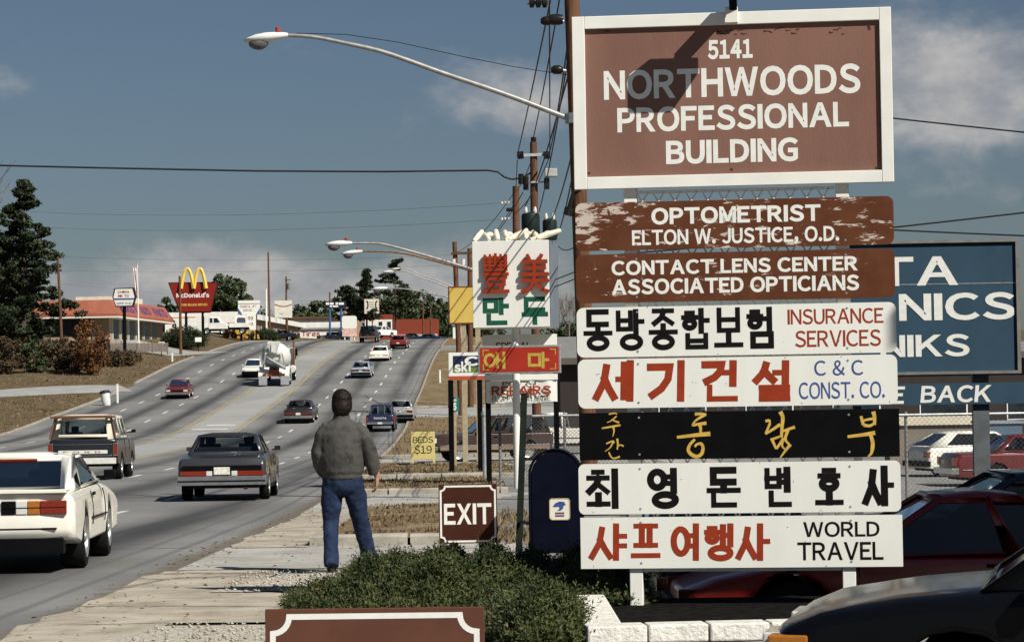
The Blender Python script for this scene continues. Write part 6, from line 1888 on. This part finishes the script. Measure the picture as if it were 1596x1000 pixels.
S = sedan(L=4.5, W=1.74, H=1.38, glass=DARKGLASS); S['bits'] = [('f:headlight', CLEAR_LENS, .5, .80, .012, .1, .58, .70, 1), ('f:grille', BLACKPAINT, -.48, .48, .01, .05, .56, .70, 0), ('f:bumper', CHROME, -.88, .88, .09, .1, .36, .52, 0), ('f:lower_grille', BLACKPAINT, -.7, .7, -.02, .05, .24, .35, 0)]
car('sedan', 'dark red sedan driving towards the camera on the far side', 'car', vehicle_matrix(275.5, 193.5, 4.5, 'toward', R(1)), S, MAR)
S = dict(sedan(L=4.3, W=1.7, H=1.5)); S['bits'] = [('f:headlight', CLEAR_LENS, .5, .78, .012, .1, .6, .74, 1), ('f:grille', BLACKPAINT, -.78, .78, .014, .05, .30, .58, 0), ('f:bumper', BLACKPAINT, -.84, .84, .09, .1, .34, .46, 0)]
car('compact_car', 'cream white oncoming car half hidden behind the concrete mixer', 'car', vehicle_matrix(392, 219, 4.3, 'toward', R(0)), S, WHITEPAINT)
DKBLUE = paint('dark_blue_paint', (.014, .02, .045), .28)
for i, (px, D, yaw, pm, lb) in enumerate(((668, 392, 75, DKBLUE, 'dark blue car parked before the red windowless building'), (640, 394, 100, NAVYP, 'black car parked before the red building near its left end'), (519, 388, 95, NAVYP, 'black car parked in the opening by the blue sign legs'),
                                          (441, 358, 80, NAVYP, 'dark car parked between the small hedge and the tan building'))):
    p = at(px, 600, D); car('parked_car', lb, 'car', place_matrix(p.x, D, R(yaw)), sedan(glass=DARKGLASS), pm)

# -- wagon side-on in the driveway, and pickup behind the fence
BRN = paint('bronze_brown_paint', (.055, .033, .027), .3, .3)
S = dict(L=4.35, W=1.68, wr=.35, axles=(-1.2, 1.32), zb=.40, ww=.22, rimr=.66, tumble=.02, round=.6, top=[(-2.17, .45), (-2.17, 1.0), (-2.1, 1.02), (.75, 1.02), (1.0, 1.02), (2.0, .97), (2.15, .88), (2.17, .5)], cab=(-2.05, -1.85, .25, .85), cz=(1.015, 1.015, 1.60), cw=(.77, .64),
         side=[(.05, .48, .12, .88), (.52, .65, .12, .88), (.68, .95, .12, .88)], rearw=(.1, .9, .12, .88))
S['bits'] = [('side_trim', CHROME, .845, .855, -2.0, 2.0, .56, .60, 1), ('fender_band', mat('tan_band', (.2, .14, .1), .4), .842, .848, -2.0, 2.0, .42, .555, 1), ('f:bumper', CHROME, -.84, .84, .1, .1, .42, .56, 0), ('f:headlight', CLEAR_LENS, .5, .8, .012, .1, .68, .86, 1), ('r:bumper', CHROME, -.84, .84, .1, .1, .42, .56, 0),
             ('door_handle', BLACKPAINT, .845, .86, -.1, .05, .86, .9, 1)]
p = at(763, 600, 92)
car('off_roader', 'bronze brown two door wagon stopped side-on in the driveway behind the BEDS board', 'truck', place_matrix(p.x, 92.6, R(90 + 12)), S, BRN)
p = at(872, 600, 103)
S2 = dict(L=4.8, W=1.8, wr=.35, axles=(-1.3, 1.6), zb=.42, tumble=.02, round=.5, top=[(-2.4, .46), (-2.4, 1.0), (-2.35, 1.02), (1.3, 1.02), (2.25, .96), (2.4, .86), (2.4, .45)], cab=(-.3, -.2, .7, 1.25), cz=(1.01, 1.01, 1.62), cw=(.8, .68), side=[(.08, .92, .1, .88)], backseat=False)
S2['bits'] = [('side_trim', CHROME, .905, .915, -2.3, 2.3, .62, .66, 1), ('bed_floor', DARK, -.75, .75, -2.3, -.4, 1.01, 1.016, 0)]
car('pickup_truck', 'white pickup parked behind the chain link fence at the dark building', 'truck', place_matrix(p.x, 104, R(80)), S2, WHITEPAINT)

# -- cars parked on the right
REDC = paint('bright_red_paint', (.26, .014, .008), .3)
S = dict(L=4.2, W=1.68, wr=.30, axles=(-1.2, 1.18), zb=.26, ww=.2, tumble=.08, bev=.03, glass=DARKGLASS,
         top=[(-2.1, .34), (-2.1, .72), (-2.04, .80), (-1.7, .80), (.62, .78), (1.2, .73), (1.8, .62), (2.08, .52), (2.1, .34)], cab=(-1.75, -.75, -.10, .75), cz=(.79, .77, 1.24), cw=(.76, .55), side=[(.12, .42, .08, .9), (.47, .95, .06, .92)], mirrorm=BLACKPAINT, mirror=(.90, .42, .86), seams=[-.70, .62])
S['bits'] = [('f:marker_light', mat('dark_amber', (.12, .03, .01), .3), .74, .82, .0, .16, .46, .54, 1), ('door_handle', BLACKPAINT, .80, .835, -.55, -.4, .68, .71, 1), ('f:bumper', BLACKPAINT, -.8, .8, .05, .1, .30, .42, 0)]
car('sports_hatchback', 'red sports hatchback parked behind the white sign posts', 'car', place_matrix(3.42, 21.7, R(90), -2.14), S, REDC)
S = sedan(L=4.7, W=1.8, H=1.32, glass=DARKGLASS)
car('parked_car', 'dark blue car whose roof shows behind the red sports hatchback', 'car', place_matrix(5.15, 25.6, R(92), -2.14), S, DKBLUE)
car('parked_car', 'black car mostly hidden behind the lowest sign boards', 'car', place_matrix(1.92, 25.3, R(4), -2.14), sedan(L=4.5, W=1.7, H=1.3, glass=DARKGLASS, bits=[PL, ('r:bumper', CHROME, -.84, .84, .08, .1, .36, .5, 0), ('r:tail_light', RED_LENS, .5, .8, .01, .1, .62, .74, 1)]), NAVYP)
BLK = mat('glossy_black_paint', (.003, .0035, .005), .16, var=.05, scale=2.5, coat=.0, spec=.14)
S = dict(L=3.95, W=1.64, mirrorm=BLACKPAINT, wr=.28, axles=(-1.05, 1.15), zb=.22, ww=.19, tumble=.06, bev=.035, glass=DARKGLASS,
         top=[(-1.97, .32), (-1.97, .80), (-1.9, .86), (.8, .80), (.95, .795), (1.4, .755), (1.75, .70), (1.92, .63), (1.97, .54), (1.97, .30)], cab=(-1.85, -1.2, .42, 1.05), cz=(.84, .785, 1.22), cw=(.74, .56), side=[(.12, .50, .06, .92), (.53, .95, .05, .93)], mirror=(.9, .72, .88), seams=[-.45, .82])
S['bits'] = [('f:marker_light', AMBER_LENS, .70, .826, -.03, .20, .42, .60, 1), ('f:headlight', CLEAR_LENS, .36, .69, .01, .1, .47, .60, 1), ('f:bumper', BLACKPAINT, -.80, .80, .08, .2, .26, .42, 0), ('door_handle', BLACKPAINT, .80, .83, -.5, -.35, .62, .65, 1), ('side_moulding', BLACKPAINT, .82, .832, -1.3, .75, .42, .46, 1), ('wiper', BLACKPAINT, .05, .45, .80, .84, .815, .83, 1)]
car('compact_car', 'glossy black compact car cut off by the lower right corner', 'car', place_matrix(3.15, 11.35, R(77), -1.64), S, BLK)
S = sedan(L=4.8, W=1.82, H=1.40, belt=.95, deck=.93, glass=DARKGLASS, trim=True)
S['bits'] = [('r:bumper', CHROME, -.9, .9, .1, .1, .38, .54, 0), ('r:tail_light', RED_LENS, .6, .86, .012, .12, .6, .82, 1), ('side_trim', CHROME, .905, .915, -2.2, 2.2, .48, .50, 1), ('door_handle', CHROME, .9, .915, -.3, -.15, .78, .81, 1)]
p = at(1608, 600, 69); car('parked_car', 'maroon sedan parked behind the fence on the right', 'car', place_matrix(p.x, 69, R(-84), -2.66), S, MAR)
S = sedan(L=4.1, W=1.7, H=1.38, belt=.95, glass=DARKGLASS, cab=(-1.95, -1.2, .3, .95), side=[(.18, .5, .08, .9), (.55, .94, .08, .9)]); S['bits'] = [('r:tail_light', RED_LENS, .55, .82, .012, .12, .62, .8, 1), ('r:bumper', BLACKPAINT, -.84, .84, .08, .1, .36, .52, 0)]
p = at(1524, 600, 77); car('parked_car', 'white hatchback parked beyond the tail of the maroon sedan', 'car', place_matrix(p.x, 77, R(-75), -2.66), S, WHITEPAINT)

# -- concrete mixer
mx = thing('concrete_mixer', 'white concrete mixer truck driving away in the far lanes, drum and chute facing back', 'truck', M=vehicle_matrix(427, 208, 8.6, 'toward', R(0)) @ Matrix.Rotation(math.pi, 4, 'Z'))
Yr = -4.3
MIXW = mat('mixer_white', (.62, .61, .56), .45, var=.08, col2=(.42, .40, .36), c2=(.58, .8)); MIXG = mat('mixer_grey', (.33, .35, .36), .5, .2, var=.15)
dr = MB().lathe([(.50, 0), (.62, .1), (1.14, 1.7), (1.17, 2.6), (1.12, 3.4), (.72, 5.0), (.3, 5.1)], axis='Y', n=26)
dr.xf(Matrix.Translation((0, Yr + .55, 2.62)) @ Matrix.Rotation(R(-9), 4, 'X')); dr.build('drum', MIXW, mx, smooth=45)
hp = MB().loft([[(-.3, Yr + .15, 2.7), (.3, Yr + .15, 2.7), (.3, Yr + .7, 2.9), (-.3, Yr + .7, 2.9)], [(-.48, Yr + .0, 3.55), (.48, Yr, 3.55), (.48, Yr + .8, 3.6), (-.48, Yr + .8, 3.6)]], caps=False); hp.build('hopper', MIXW, mx)
MB().box(-.70, .70, Yr + .3, Yr + .42, 2.62, 2.78).box(-.16, .16, Yr - .03, Yr + .0, 2.78, 3.45).build('hopper_frame', MIXW, mx)
for s in (-1, 1): MB().bar((s * .66, Yr + .36, 2.62), (s * .95, Yr + .5, 1.2), .12, .12).build('frame_leg', MIXG, mx)
ch = MB()
ch.loft([[(-.55 + 1.5 * t + .0, Yr - .25 - .1 * t + .26 * math.cos(a), 2.45 - .85 * t + .26 * math.sin(a)) for a in np.linspace(math.pi, 2 * math.pi, 7)] for t in np.linspace(0, 1, 5)], caps=False, closed=False)
co = ch.build('chute', MIXG, mx, smooth=50); sd = co.modifiers.new('sheet', 'SOLIDIFY'); sd.thickness = .04
MB().box(-1.0, 1.0, Yr + .4, 3.2, .85, 1.15).build('chassis', DARK, mx)
for s in (-1, 1):
    MB().loft([[(s * (.42 if i else .42), Yr + .15 + .9 - 1.05 * math.cos(R(a)), .55 + 1.0 * math.sin(R(a))) for a in range(10, 175, 20)], [(s * 1.26, Yr + .15 + .9 - 1.05 * math.cos(R(a)), .55 + 1.0 * math.sin(R(a))) for a in range(10, 175, 20)]] if (i := 1) else [], caps=False, closed=False).build('fender', MIXW, mx).modifiers.new('sheet', 'SOLIDIFY').thickness = .05
    MB().box(s * .55, s * 1.22, Yr + .0, Yr + .03, .12, .85).build('mudflap', MIXG, mx)
    MB().box(s * .62, s * .9, Yr - .02, Yr - .0, .9, 1.05).build('tail_light', RED_LENS, mx)
    for y in (Yr + 1.05, Yr + 2.3): wheel(mx, s * .95, y, .52, .5, .55, RIM, s)
    wheel(mx, s * 1.05, 3.2, .52, .3, .55, RIM, s)
    MB().bar((s * 1.3, 2.3, 1.8), (s * 1.34, 2.3, 2.9), .05, .05).box(s * 1.36 - .1, s * 1.36 + .1, 2.26, 2.34, 2.1, 2.7).build('mirror', BLACKPAINT, mx)
MB().box(-.35, .35, Yr + .0, Yr + .1, .95, 1.35).box(-.9, .9, Yr + .02, Yr + .12, .82, .94).build('rear_bar', mat('red_oxide', (.22, .05, .03), .6, var=.2), mx)
cb_ = MB().box(-1.2, 1.2, 2.1, 3.6, .9, 2.75).box(-1.0, 1.0, 3.6, 4.3, .8, 1.8).build('cab', MIXW, mx, bevel=.08)
MB().box(-.9, .9, 2.08, 2.098, 1.8, 2.5).build('rear_window', DARKGLASS, mx); MB().box(-1.05, 1.05, 3.602, 3.62, 1.85, 2.6).build('windshield', DARKGLASS, mx)
for s in (-1, 1): MB().box(s * 1.202, s * 1.21, 2.4, 3.4, 1.8, 2.55).build('side_window', DARKGLASS, mx)
MB().lathe([(.28, .3), (.3, .35), (.3, 1.3), (.28, 1.35)], axis='Y', c=(1.12, 0, 1.1), n=14).build('water_tank', MIXW, mx, smooth=40)
MB().tube([(1.2, 1.9, 1.0), (1.2, 1.9, 3.4)], .09, 8).build('exhaust_stack', mat('rust_pipe', (.2, .11, .07), .6, .3), mx)
MB().bar((-1.15, Yr + .5, .9), (-1.15, Yr + .7, 2.6), .05, .05).bar((-.85, Yr + .5, .9), (-.85, Yr + .7, 2.6), .05, .05).build('ladder', MIXW, mx)

# -- trailer, tractor and yellow machines on the lot beyond the road
a, b = at(258, 600, 338), at(372, 600, 338); g = gzf(a.x, 338)
tr_ = thing('box_trailer', 'long white box trailer with a thin orange stripe below the arch sign', 'trailer', (a.x, 338, g)); Lx = b.x - a.x
z1 = at(300, 486.5, 338).z - g; z0 = z1 - 2.7
MB().box(0, Lx, 0, 2.5, z0, z1).build('body', BWHITE, tr_, bevel=.03)
MB().box(.4, Lx * .42, -.015, .005, z1 - .72, z1 - .6).build('stripe', mat('orange_stripe', (.5, .2, .05), .5), tr_)
ik = Ink(-.02); ik.ring(1.05, 1.45, z0 + .75, z0 + 1.15, .2, 12); ik.build('dark_emblem', BLACKINK, tr_)
MB().box(.6, 1.9, -.018, .004, z0 + .2, z0 + .6).build('orange_emblem', _mats['orange_stripe'], tr_)
MB().box(.2, Lx - .2, .3, 2.2, z0 - .18, z0 - .003).build('chassis', DARK, tr_)
for x in (1.2, 2.3, Lx - 1.2):
    o = wheel(tr_, 0, 0, .48, .3, .55, RIM, -1); o.rotation_euler = (0, 0, R(90)); o.location = (x, .3, .48)
    MB().box(x - .05, x + .05, .5, 2.0, .43, z0 - .19).build('axle', DARK, tr_)
a = at(325, 600, 326); g = gzf(a.x, 326)
tk = thing('tractor_truck', 'white short nosed truck cab parked right of the round hedge', 'truck', (a.x, 326, g))
cabp = [(.1, .7), (.1, 2.2), (.25, 2.3), (1.25, 2.3), (1.75, 1.55), (2.45, 1.35), (2.5, .7)]
MB().prism(cabp, 0, 2.1).build('cab', BWHITE, tk, bevel=.06)
MB().prism([(.75, 1.5), (.75, 2.1), (1.2, 2.1), (1.55, 1.55)], -.012, -.002).build('side_window', SHOPGLASS, tk); MB().prism([(.25, 1.5), (.25, 2.1), (.6, 2.1), (.6, 1.5)], -.012, -.002).build('side_window', SHOPGLASS, tk)
MB().box(-.4, 2.5, .2, 1.9, .5, .695).build('chassis', DARK, tk); MB().box(2.52, 2.62, .0, 2.1, .45, .75).build('bumper', CHROME, tk)
MB().box(2.7, 5.2, .1, 2.0, .9, 1.45).build('flat_body', BWHITE, tk); MB().box(2.3, 5.2, .3, 1.8, .6, .895).build('frame_rail', DARK, tk)
for x in (1.9, 4.4, -.1):
    o = wheel(tk, 0, 0, .46, .28, .55, RIM, -1); o.rotation_euler = (0, 0, R(90)); o.location = (x, .25, .46)
def machine(label, px, D, m, s=1.0):
    a = at(px, 600, D); r = thing('loader', label, 'digger', M=Matrix.Translation((a.x, D, gzf(a.x, D))) @ Matrix.Scale(s, 4))
    MB().box(-.9, .7, 0, 1.4, .55, 1.1).box(-.9, -.2, .1, 1.3, 1.1, 1.35).build('chassis', m, r, bevel=.05)
    fr = MB()
    for x, y in ((-.2, .15), (.6, .15), (-.2, 1.25), (.6, 1.25)): fr.box(x - .05, x + .05, y - .05, y + .05, 1.1, 2.1)
    fr.box(-.3, .72, .05, 1.35, 2.1, 2.2).build('canopy', m, r)
    MB().bar((.3, .2, 1.0), (1.3, .2, 1.6), .14, .2).bar((1.3, .2, 1.6), (1.75, .2, .7), .12, .18).build('boom', m, r)
    MB().prism([(1.45, .15), (2.1, .15), (1.95, .75), (1.6, .8)], 0, 1.4).build('bucket', m, r)
    for x in (-.5, .55):
        o = wheel(r, 0, 0, .42, .3, .5, m, -1); o.rotation_euler = (0, 0, R(90)); o.location = (x, .15, .42)
machine('orange loader parked beside the white truck cab', 359, 330, mat('machine_orange', (.42, .16, .04), .5, var=.15), .95)
machine('yellow loader parked behind the fuel sign', 379, 334, mat('machine_yellow', (.48, .30, .05), .5, var=.15), 1.0)
# ---------------------------------------------------------------- walking man
JACKET = mat('grey_brown_jacket', (.066, .063, .058), .9, var=.12, scale=4, bump=.3, bscale=60, col2=(.028, .027, .025), c2=(.5, .7))
JEANS = mat('blue_denim', (.014, .024, .056), .85, var=.25, scale=9, bump=.3, bscale=90, col2=(.03, .05, .105), c2=(.55, .72))
SKIN = mat('skin', (.42, .23, .15), .55, var=.08, scale=20)
HAIR = mat('dark_brown_hair', (.010, .006, .005), .6, var=.5, scale=30, stretch=(6, 6, 1))
LEATHER = mat('black_leather', (.012, .011, .010), .4, var=.2)


def fuse(o, voxel, smooth=4, wrinkle=0, size=.14):
    r = o.modifiers.new('fuse', 'REMESH'); r.mode = 'VOXEL'; r.voxel_size = voxel; r.use_smooth_shade = True
    if smooth:
        s = o.modifiers.new('soft', 'SMOOTH'); s.iterations = smooth; s.factor = .5
    if wrinkle:
        tx = bpy.data.textures.new('folds', 'CLOUDS'); tx.noise_scale = size; tx.noise_depth = 3
        d = o.modifiers.new('folds', 'DISPLACE'); d.texture = tx; d.strength = wrinkle; d.mid_level = .5; d.texture_coords = 'LOCAL'
    return o


def ering(c, rx, ry, n=20, tilt=0):
    return [(c[0] + rx * math.cos(2 * math.pi * k / n), c[1] + ry * math.sin(2 * math.pi * k / n), c[2] + tilt * math.sin(2 * math.pi * k / n)) for k in range(n)]


pm = at(538, 600, 25.2); gm = gzf(pm.x, 25.2) + .004
man = thing('person', 'man in grey jacket and blue jeans walking away along the roadside', 'person', (pm.x, 25.2, gm))
LEGL = [(-.125, .0, .93), (-.145, .005, .74), (-.160, .02, .50), (-.155, -.07, .30), (-.150, -.17, .10)]
LEGR = [(.045, .0, .93), (.085, .05, .74), (.125, .12, .50), (.175, .17, .28), (.215, .24, .085)]
# body: one continuous skin surface
b = MB()
b.loft([ering((-.04, 0, z), rx, ry) for z, rx, ry in ((.80, .13, .10), (.95, .165, .115), (1.1, .15, .11), (1.3, .175, .12), (1.43, .16, .10), (1.5, .07, .065), (1.57, .055, .06), (1.62, .055, .065))])
b.tube(LEGL, [.085, .08, .058, .055, .042], 12); b.tube(LEGR, [.085, .08, .058, .055, .042], 12)
b.tube([(-.2, 0, 1.43), (-.285, -.01, 1.18), (-.235, .12, .97)], [.06, .05, .033], 10)
b.ball((-.215, .17, .93), (.045, .055, .05))
b.tube([(.13, 0, 1.43), (.26, -.03, 1.18), (.295, .01, .955), (.298, .02, .93)], [.06, .048, .032, .030], 10)
b.ball((-.035, .035, 1.665), (.076, .096, .112), 18, 12); b.ball((-.035, .085, 1.61), (.045, .045, .05))
b.tube([(-.035, .125, 1.68), (-.035, .150, 1.655), (-.035, .135, 1.645)], [.01, .018, .014], 8)
for s in (-1, 1): b.ball((-.035 + s * .080, .025, 1.665), (.012, .026, .034), 10, 7)
# right hand: palm, four curled fingers, thumb
b.loft([ering((.298, .022, .935), .026, .03, 12), ering((.298, .028, .90), .022, .040, 12), ering((.296, .034, .865), .019, .043, 12), ering((.294, .036, .845), .015, .040, 12)])
for k, (dy, ln) in enumerate(((.072, .062), (.048, .072), (.024, .068), (.002, .052))):
    base = Vector((.294, dy, .85)); mid = base + Vector((-.008, .006, -ln * .55)); end = mid + Vector((-.024, .010, -ln * .34)); tip = end + Vector((-.02, .004, -ln * .1))
    b.tube([base + Vector((0, 0, .02)), base, mid, end, tip], [.0105, .0105, .0098, .009, .0075], 8)
b.tube([(.29, .055, .915), (.283, .088, .885), (.276, .098, .856), (.270, .098, .838)], [.014, .0125, .011, .008], 8)
fuse(b.build('body', SKIN, man), .0065, 3)
for s in (-1, 1): MB().ball((-.035 + s * .03, .121, 1.69), .011, 10, 7).build('eye', mat('eye_white', (.5, .48, .45), .3), man)
MB().tube([(-.06, .130, 1.612), (-.035, .134, 1.610), (-.01, .130, 1.612)], .006, 6).build('mouth', mat('lip', (.3, .12, .1), .5), man)
h = MB(); h.ball((-.035, .010, 1.695), (.099, .112, .106), 20, 12); h.ball((-.037, -.045, 1.615), (.094, .07, .10), 16, 10); h.ball((-.035, .07, 1.745), (.07, .05, .035), 12, 8)
for s in (-1, 1): h.ball((-.035 + s * .076, -.01, 1.64), (.026, .055, .075), 10, 8)
fuse(h.build('hair', HAIR, man), .008, 1, .018, .018)
j = MB()
j.loft([ering((cx, cy, z), rx, ry, 24, t) for z, cx, cy, rx, ry, t in ((.915, -.04, 0, .200, .140, 0), (.925, -.04, 0, .212, .150, 0), (.965, -.04, 0, .214, .150, 0), (.985, -.04, 0, .232, .166, 0), (1.10, -.042, -.005, .243, .168, 0), (1.24, -.045, -.012, .246, .166, 0), (1.36, -.045, -.012, .238, .152, 0),
                                                                      (1.43, -.045, -.008, .205, .128, 0), (1.475, -.04, .0, .145, .105, 0), (1.505, -.038, .0, .092, .088, -.01))])
j.loft([ering((-.037, -.002, 1.475), .098, .094, 20), ering((-.037, -.004, 1.53), .090, .088, 20, -.012), ering((-.037, -.004, 1.565), .084, .084, 20, -.02), ering((-.037, -.002, 1.56), .066, .068, 20, -.02)])
j.tube([(-.175, -.005, 1.425), (-.245, -.012, 1.34), (-.300, -.022, 1.18), (-.288, .03, 1.06), (-.245, .105, .965)], [.082, .088, .080, .074, .058], 14)
j.tube([(.10, -.005, 1.425), (.18, -.012, 1.35), (.262, -.035, 1.18), (.288, -.015, 1.06), (.296, .008, .955)], [.082, .088, .080, .074, .056], 14)
j.xf(Matrix.Translation((-.04, 0, 0)) @ Matrix.Diagonal((.91, .95, 1, 1)) @ Matrix.Translation((.04, 0, 0)))
fuse(j.build('jacket', JACKET, man), .010, 3, .026, .15)
t = MB()
t.loft([ering((-.04, 0, z), rx, ry) for z, rx, ry in ((1.0, .165, .12), (.95, .176, .128), (.88, .182, .138), (.80, .165, .125), (.76, .10, .09))])
t.tube(LEGL[:-1] + [(-.150, -.165, .075)], [.112, .108, .080, .076, .074], 14); t.tube(LEGR[:-1] + [(.215, .235, .06)], [.112, .108, .082, .078, .076], 14)
fuse(t.build('jeans', JEANS, man), .011, 3, .028, .09)
belt_ = MB(); belt_.loft([ering((-.04, 0, .93), .183, .135, 24), ering((-.04, 0, .962), .181, .132, 24)]); belt_.build('belt', LEATHER, man, smooth=40)
sh = MB(); sh.loft([ering((-.150, y, z), rx, rz, 14) for y, z, rx, rz in ((-.20, .11, .036, .036),)] * 1 + [[(-.150 + .042 * math.cos(a), -.12 + .06 * math.sin(a), .075) for a in np.linspace(0, 6.283, 15)[:-1]], [(-.150 + .048 * math.cos(a), -.07 + .125 * math.sin(a), .03 - .0 * math.sin(a)) for a in np.linspace(0, 6.283, 15)[:-1]], [(-.150 + .048 * math.cos(a), -.07 + .13 * math.sin(a), .002) for a in np.linspace(0, 6.283, 15)[:-1]]])
sh.build('shoe', LEATHER, man, smooth=50)
sh = MB(); sh.loft([[(.215 + r * math.cos(a), .30 + y0 + ry * math.sin(a), z) for a in np.linspace(0, 6.283, 15)[:-1]] for z, r, y0, ry in ((.002, .046, 0, .14), (.035, .048, 0, .138), (.07, .044, -.03, .09), (.11, .04, -.06, .05))])
sh.build('shoe', LEATHER, man, smooth=50)

# ---------------------------------------------------------------- junipers
JUNI = leaf_mat('juniper_needles', (.012, .022, .007), (.080, .094, .030), 3.4, .65, (.13, .105, .045))
STEM = mat('juniper_stem', (.06, .04, .028), .9, var=.3, scale=10)


def juniper(label, px, D, rx, ry, h, n, ln=.17, xmax=None):
    p = at(px, 600, D); z0 = gzf(min(p.x, .55), D)
    root = thing('juniper_bush', label, 'shrub', (p.x, D, z0), group=None)
    a = rng.uniform(0, 6.283, n); q = rng.uniform(0, 1, n) ** .55
    x = rx * q * np.cos(a); y = ry * q * np.sin(a)
    lump = 1 + .36 * np.sin(x * 6.1 + px) * np.sin(y * 4.7 + D) + .20 * np.sin(x * 13 + y * 9) * np.sin(y * 11 - x * 5)
    hs = h * np.maximum(.10, 1 - q ** 2.2) * lump
    dep = rng.uniform(0, 1, n) ** 2.5
    z = hs * (1 - .75 * dep)
    d = np.stack([x / rx * .8, y / ry * .5, np.full(n, .75)], -1) + rng.normal(0, .42, (n, 3)); d[:, 2] = np.abs(d[:, 2]) * .8 + .1
    d /= np.linalg.norm(d, axis=1)[:, None]
    base = np.stack([x, y, z], -1); L = ln * rng.uniform(.5, 1.25, n) * np.where(rng.uniform(0, 1, n) < .05, 1.7, 1.0)
    base -= d * L[:, None] * .55; base[:, 2] = np.maximum(base[:, 2], .01)
    if xmax is not None:
        keep = (base[:, 0] + p.x) < xmax - .04; base, d, L = base[keep], d[keep], L[keep]; n = len(L)
    m = 13
    t = np.tile(np.linspace(.12, 1, m), (n, 1)); pos = base[:, None, :] + d[:, None, :] * (L[:, None] * t)[..., None]
    r = rng.normal(0, 1, (n, m, 3)); r -= d[:, None, :] * (r * d[:, None, :]).sum(-1, keepdims=True); r /= np.linalg.norm(r, axis=-1, keepdims=True)
    ld = d[:, None, :] * .75 + r * .75; ld /= np.linalg.norm(ld, axis=-1, keepdims=True)
    sl = (.055 * (1.15 - .55 * t) * rng.uniform(.6, 1.2, (n, m)))[..., None]
    wv = np.cross(ld, rng.normal(0, 1, (n, m, 3))); wv /= np.linalg.norm(wv, axis=-1, keepdims=True); wv *= sl * .17
    V = np.stack([pos - wv * .6, pos + ld * sl * .5 - wv, pos + ld * sl, pos + ld * sl * .5 + wv], 2).reshape(-1, 3)
    V[:, 2] = np.maximum(V[:, 2], .004)
    raw('foliage', V, np.arange(len(V)).reshape(-1, 4), JUNI, root)
    mb = MB()
    for k in range(46):
        an = random.uniform(0, 6.283); qq = random.uniform(.3, .95); e = Vector((rx * qq * math.cos(an), ry * qq * math.sin(an), h * .6 * (1 - qq ** 2.2) + .03))
        if xmax is not None and e.x + p.x > xmax - .1: continue
        mb.tube([(e.x * .1, e.y * .1, .0), (e.x * .55, e.y * .55, e.z * .5 + .03), e], [.014, .01, .004], 5)
    mb.build('stem', STEM, root)
    return root


juniper('large spreading juniper below the EXIT board', 690, 20.2, 1.22, 1.45, .355, 9000)
juniper('spreading juniper in front of the mailbox, beside the planter wall', 890, 20.7, .90, 1.20, .31, 6600, xmax=1.0)
juniper('low left tip of the juniper bed beside the concrete slab', 566, 19.7, .60, 1.0, .28, 3200)
juniper('small juniper between the bordered brown board and the planter', 826, 17.3, .46, .95, .27, 3100, xmax=.40)

# ---------------------------------------------------------------- white block planter
def rock_mat():
    m = mat('white_rock_face', (.66, .64, .58), .85, var=.10, scale=9, bump=1.0, bscale=24, col2=(.46, .43, .37), c2=(.56, .74))
    return m


ROCK = rock_mat()
pw = thing('planter_wall', 'low white painted block planter around the feet of the sign', 'planter', (.45, 16.55, -1.66))


def blocks(x0, y0, x1, y1, th, z0, z1, cap=True):
    """courses of rock-faced blocks from one corner to the other"""
    a = Vector((x0, y0, 0)); b = Vector((x1, y1, 0)); d = (b - a); L = d.length; d /= L; nrm = Vector((-d.y, d.x, 0))
    mb = MB(); ch = (z1 - z0) / 3; 
    for c in range(3):
        s = -.2 * (c % 2)
        while s < L:
            e = min(s + .40, L); s_ = max(s, 0)
            if e - s_ > .06:
                o = random.uniform(-.008, .006); zz0 = z0 + c * ch + .005; zz1 = z0 + (c + 1) * ch - .005
                P = [a + d * (s_ + .006) - nrm * o, a + d * (e - .006) - nrm * o, a + d * (e - .006) + nrm * th, a + d * (s_ + .006) + nrm * th]
                mb.loft([[(p.x, p.y, zz0) for p in P], [(p.x, p.y, zz1) for p in P]])
            s += .40
    return mb


blocks(0, 0, 2.6, .25, .24, -.2, .17).build('front_wall', ROCK, pw, bevel=.012)
blocks(-.03, 2.7, .0, .27, .24, -.2, .165).build('side_wall', ROCK, pw, bevel=.012)
MB().box(.01, 2.5, .12, .2, -.2, .150).box(.05, .2, .3, 2.6, -.2, .145).build('mortar', CONCRETE, pw)
MB().box(.22, 2.6, .26, 3.7, -.3, .045).build('soil', mat('black_soil', (.010, .009, .008), .95, var=.5, scale=14, bump=1.0, bscale=30, spec=.02), pw)
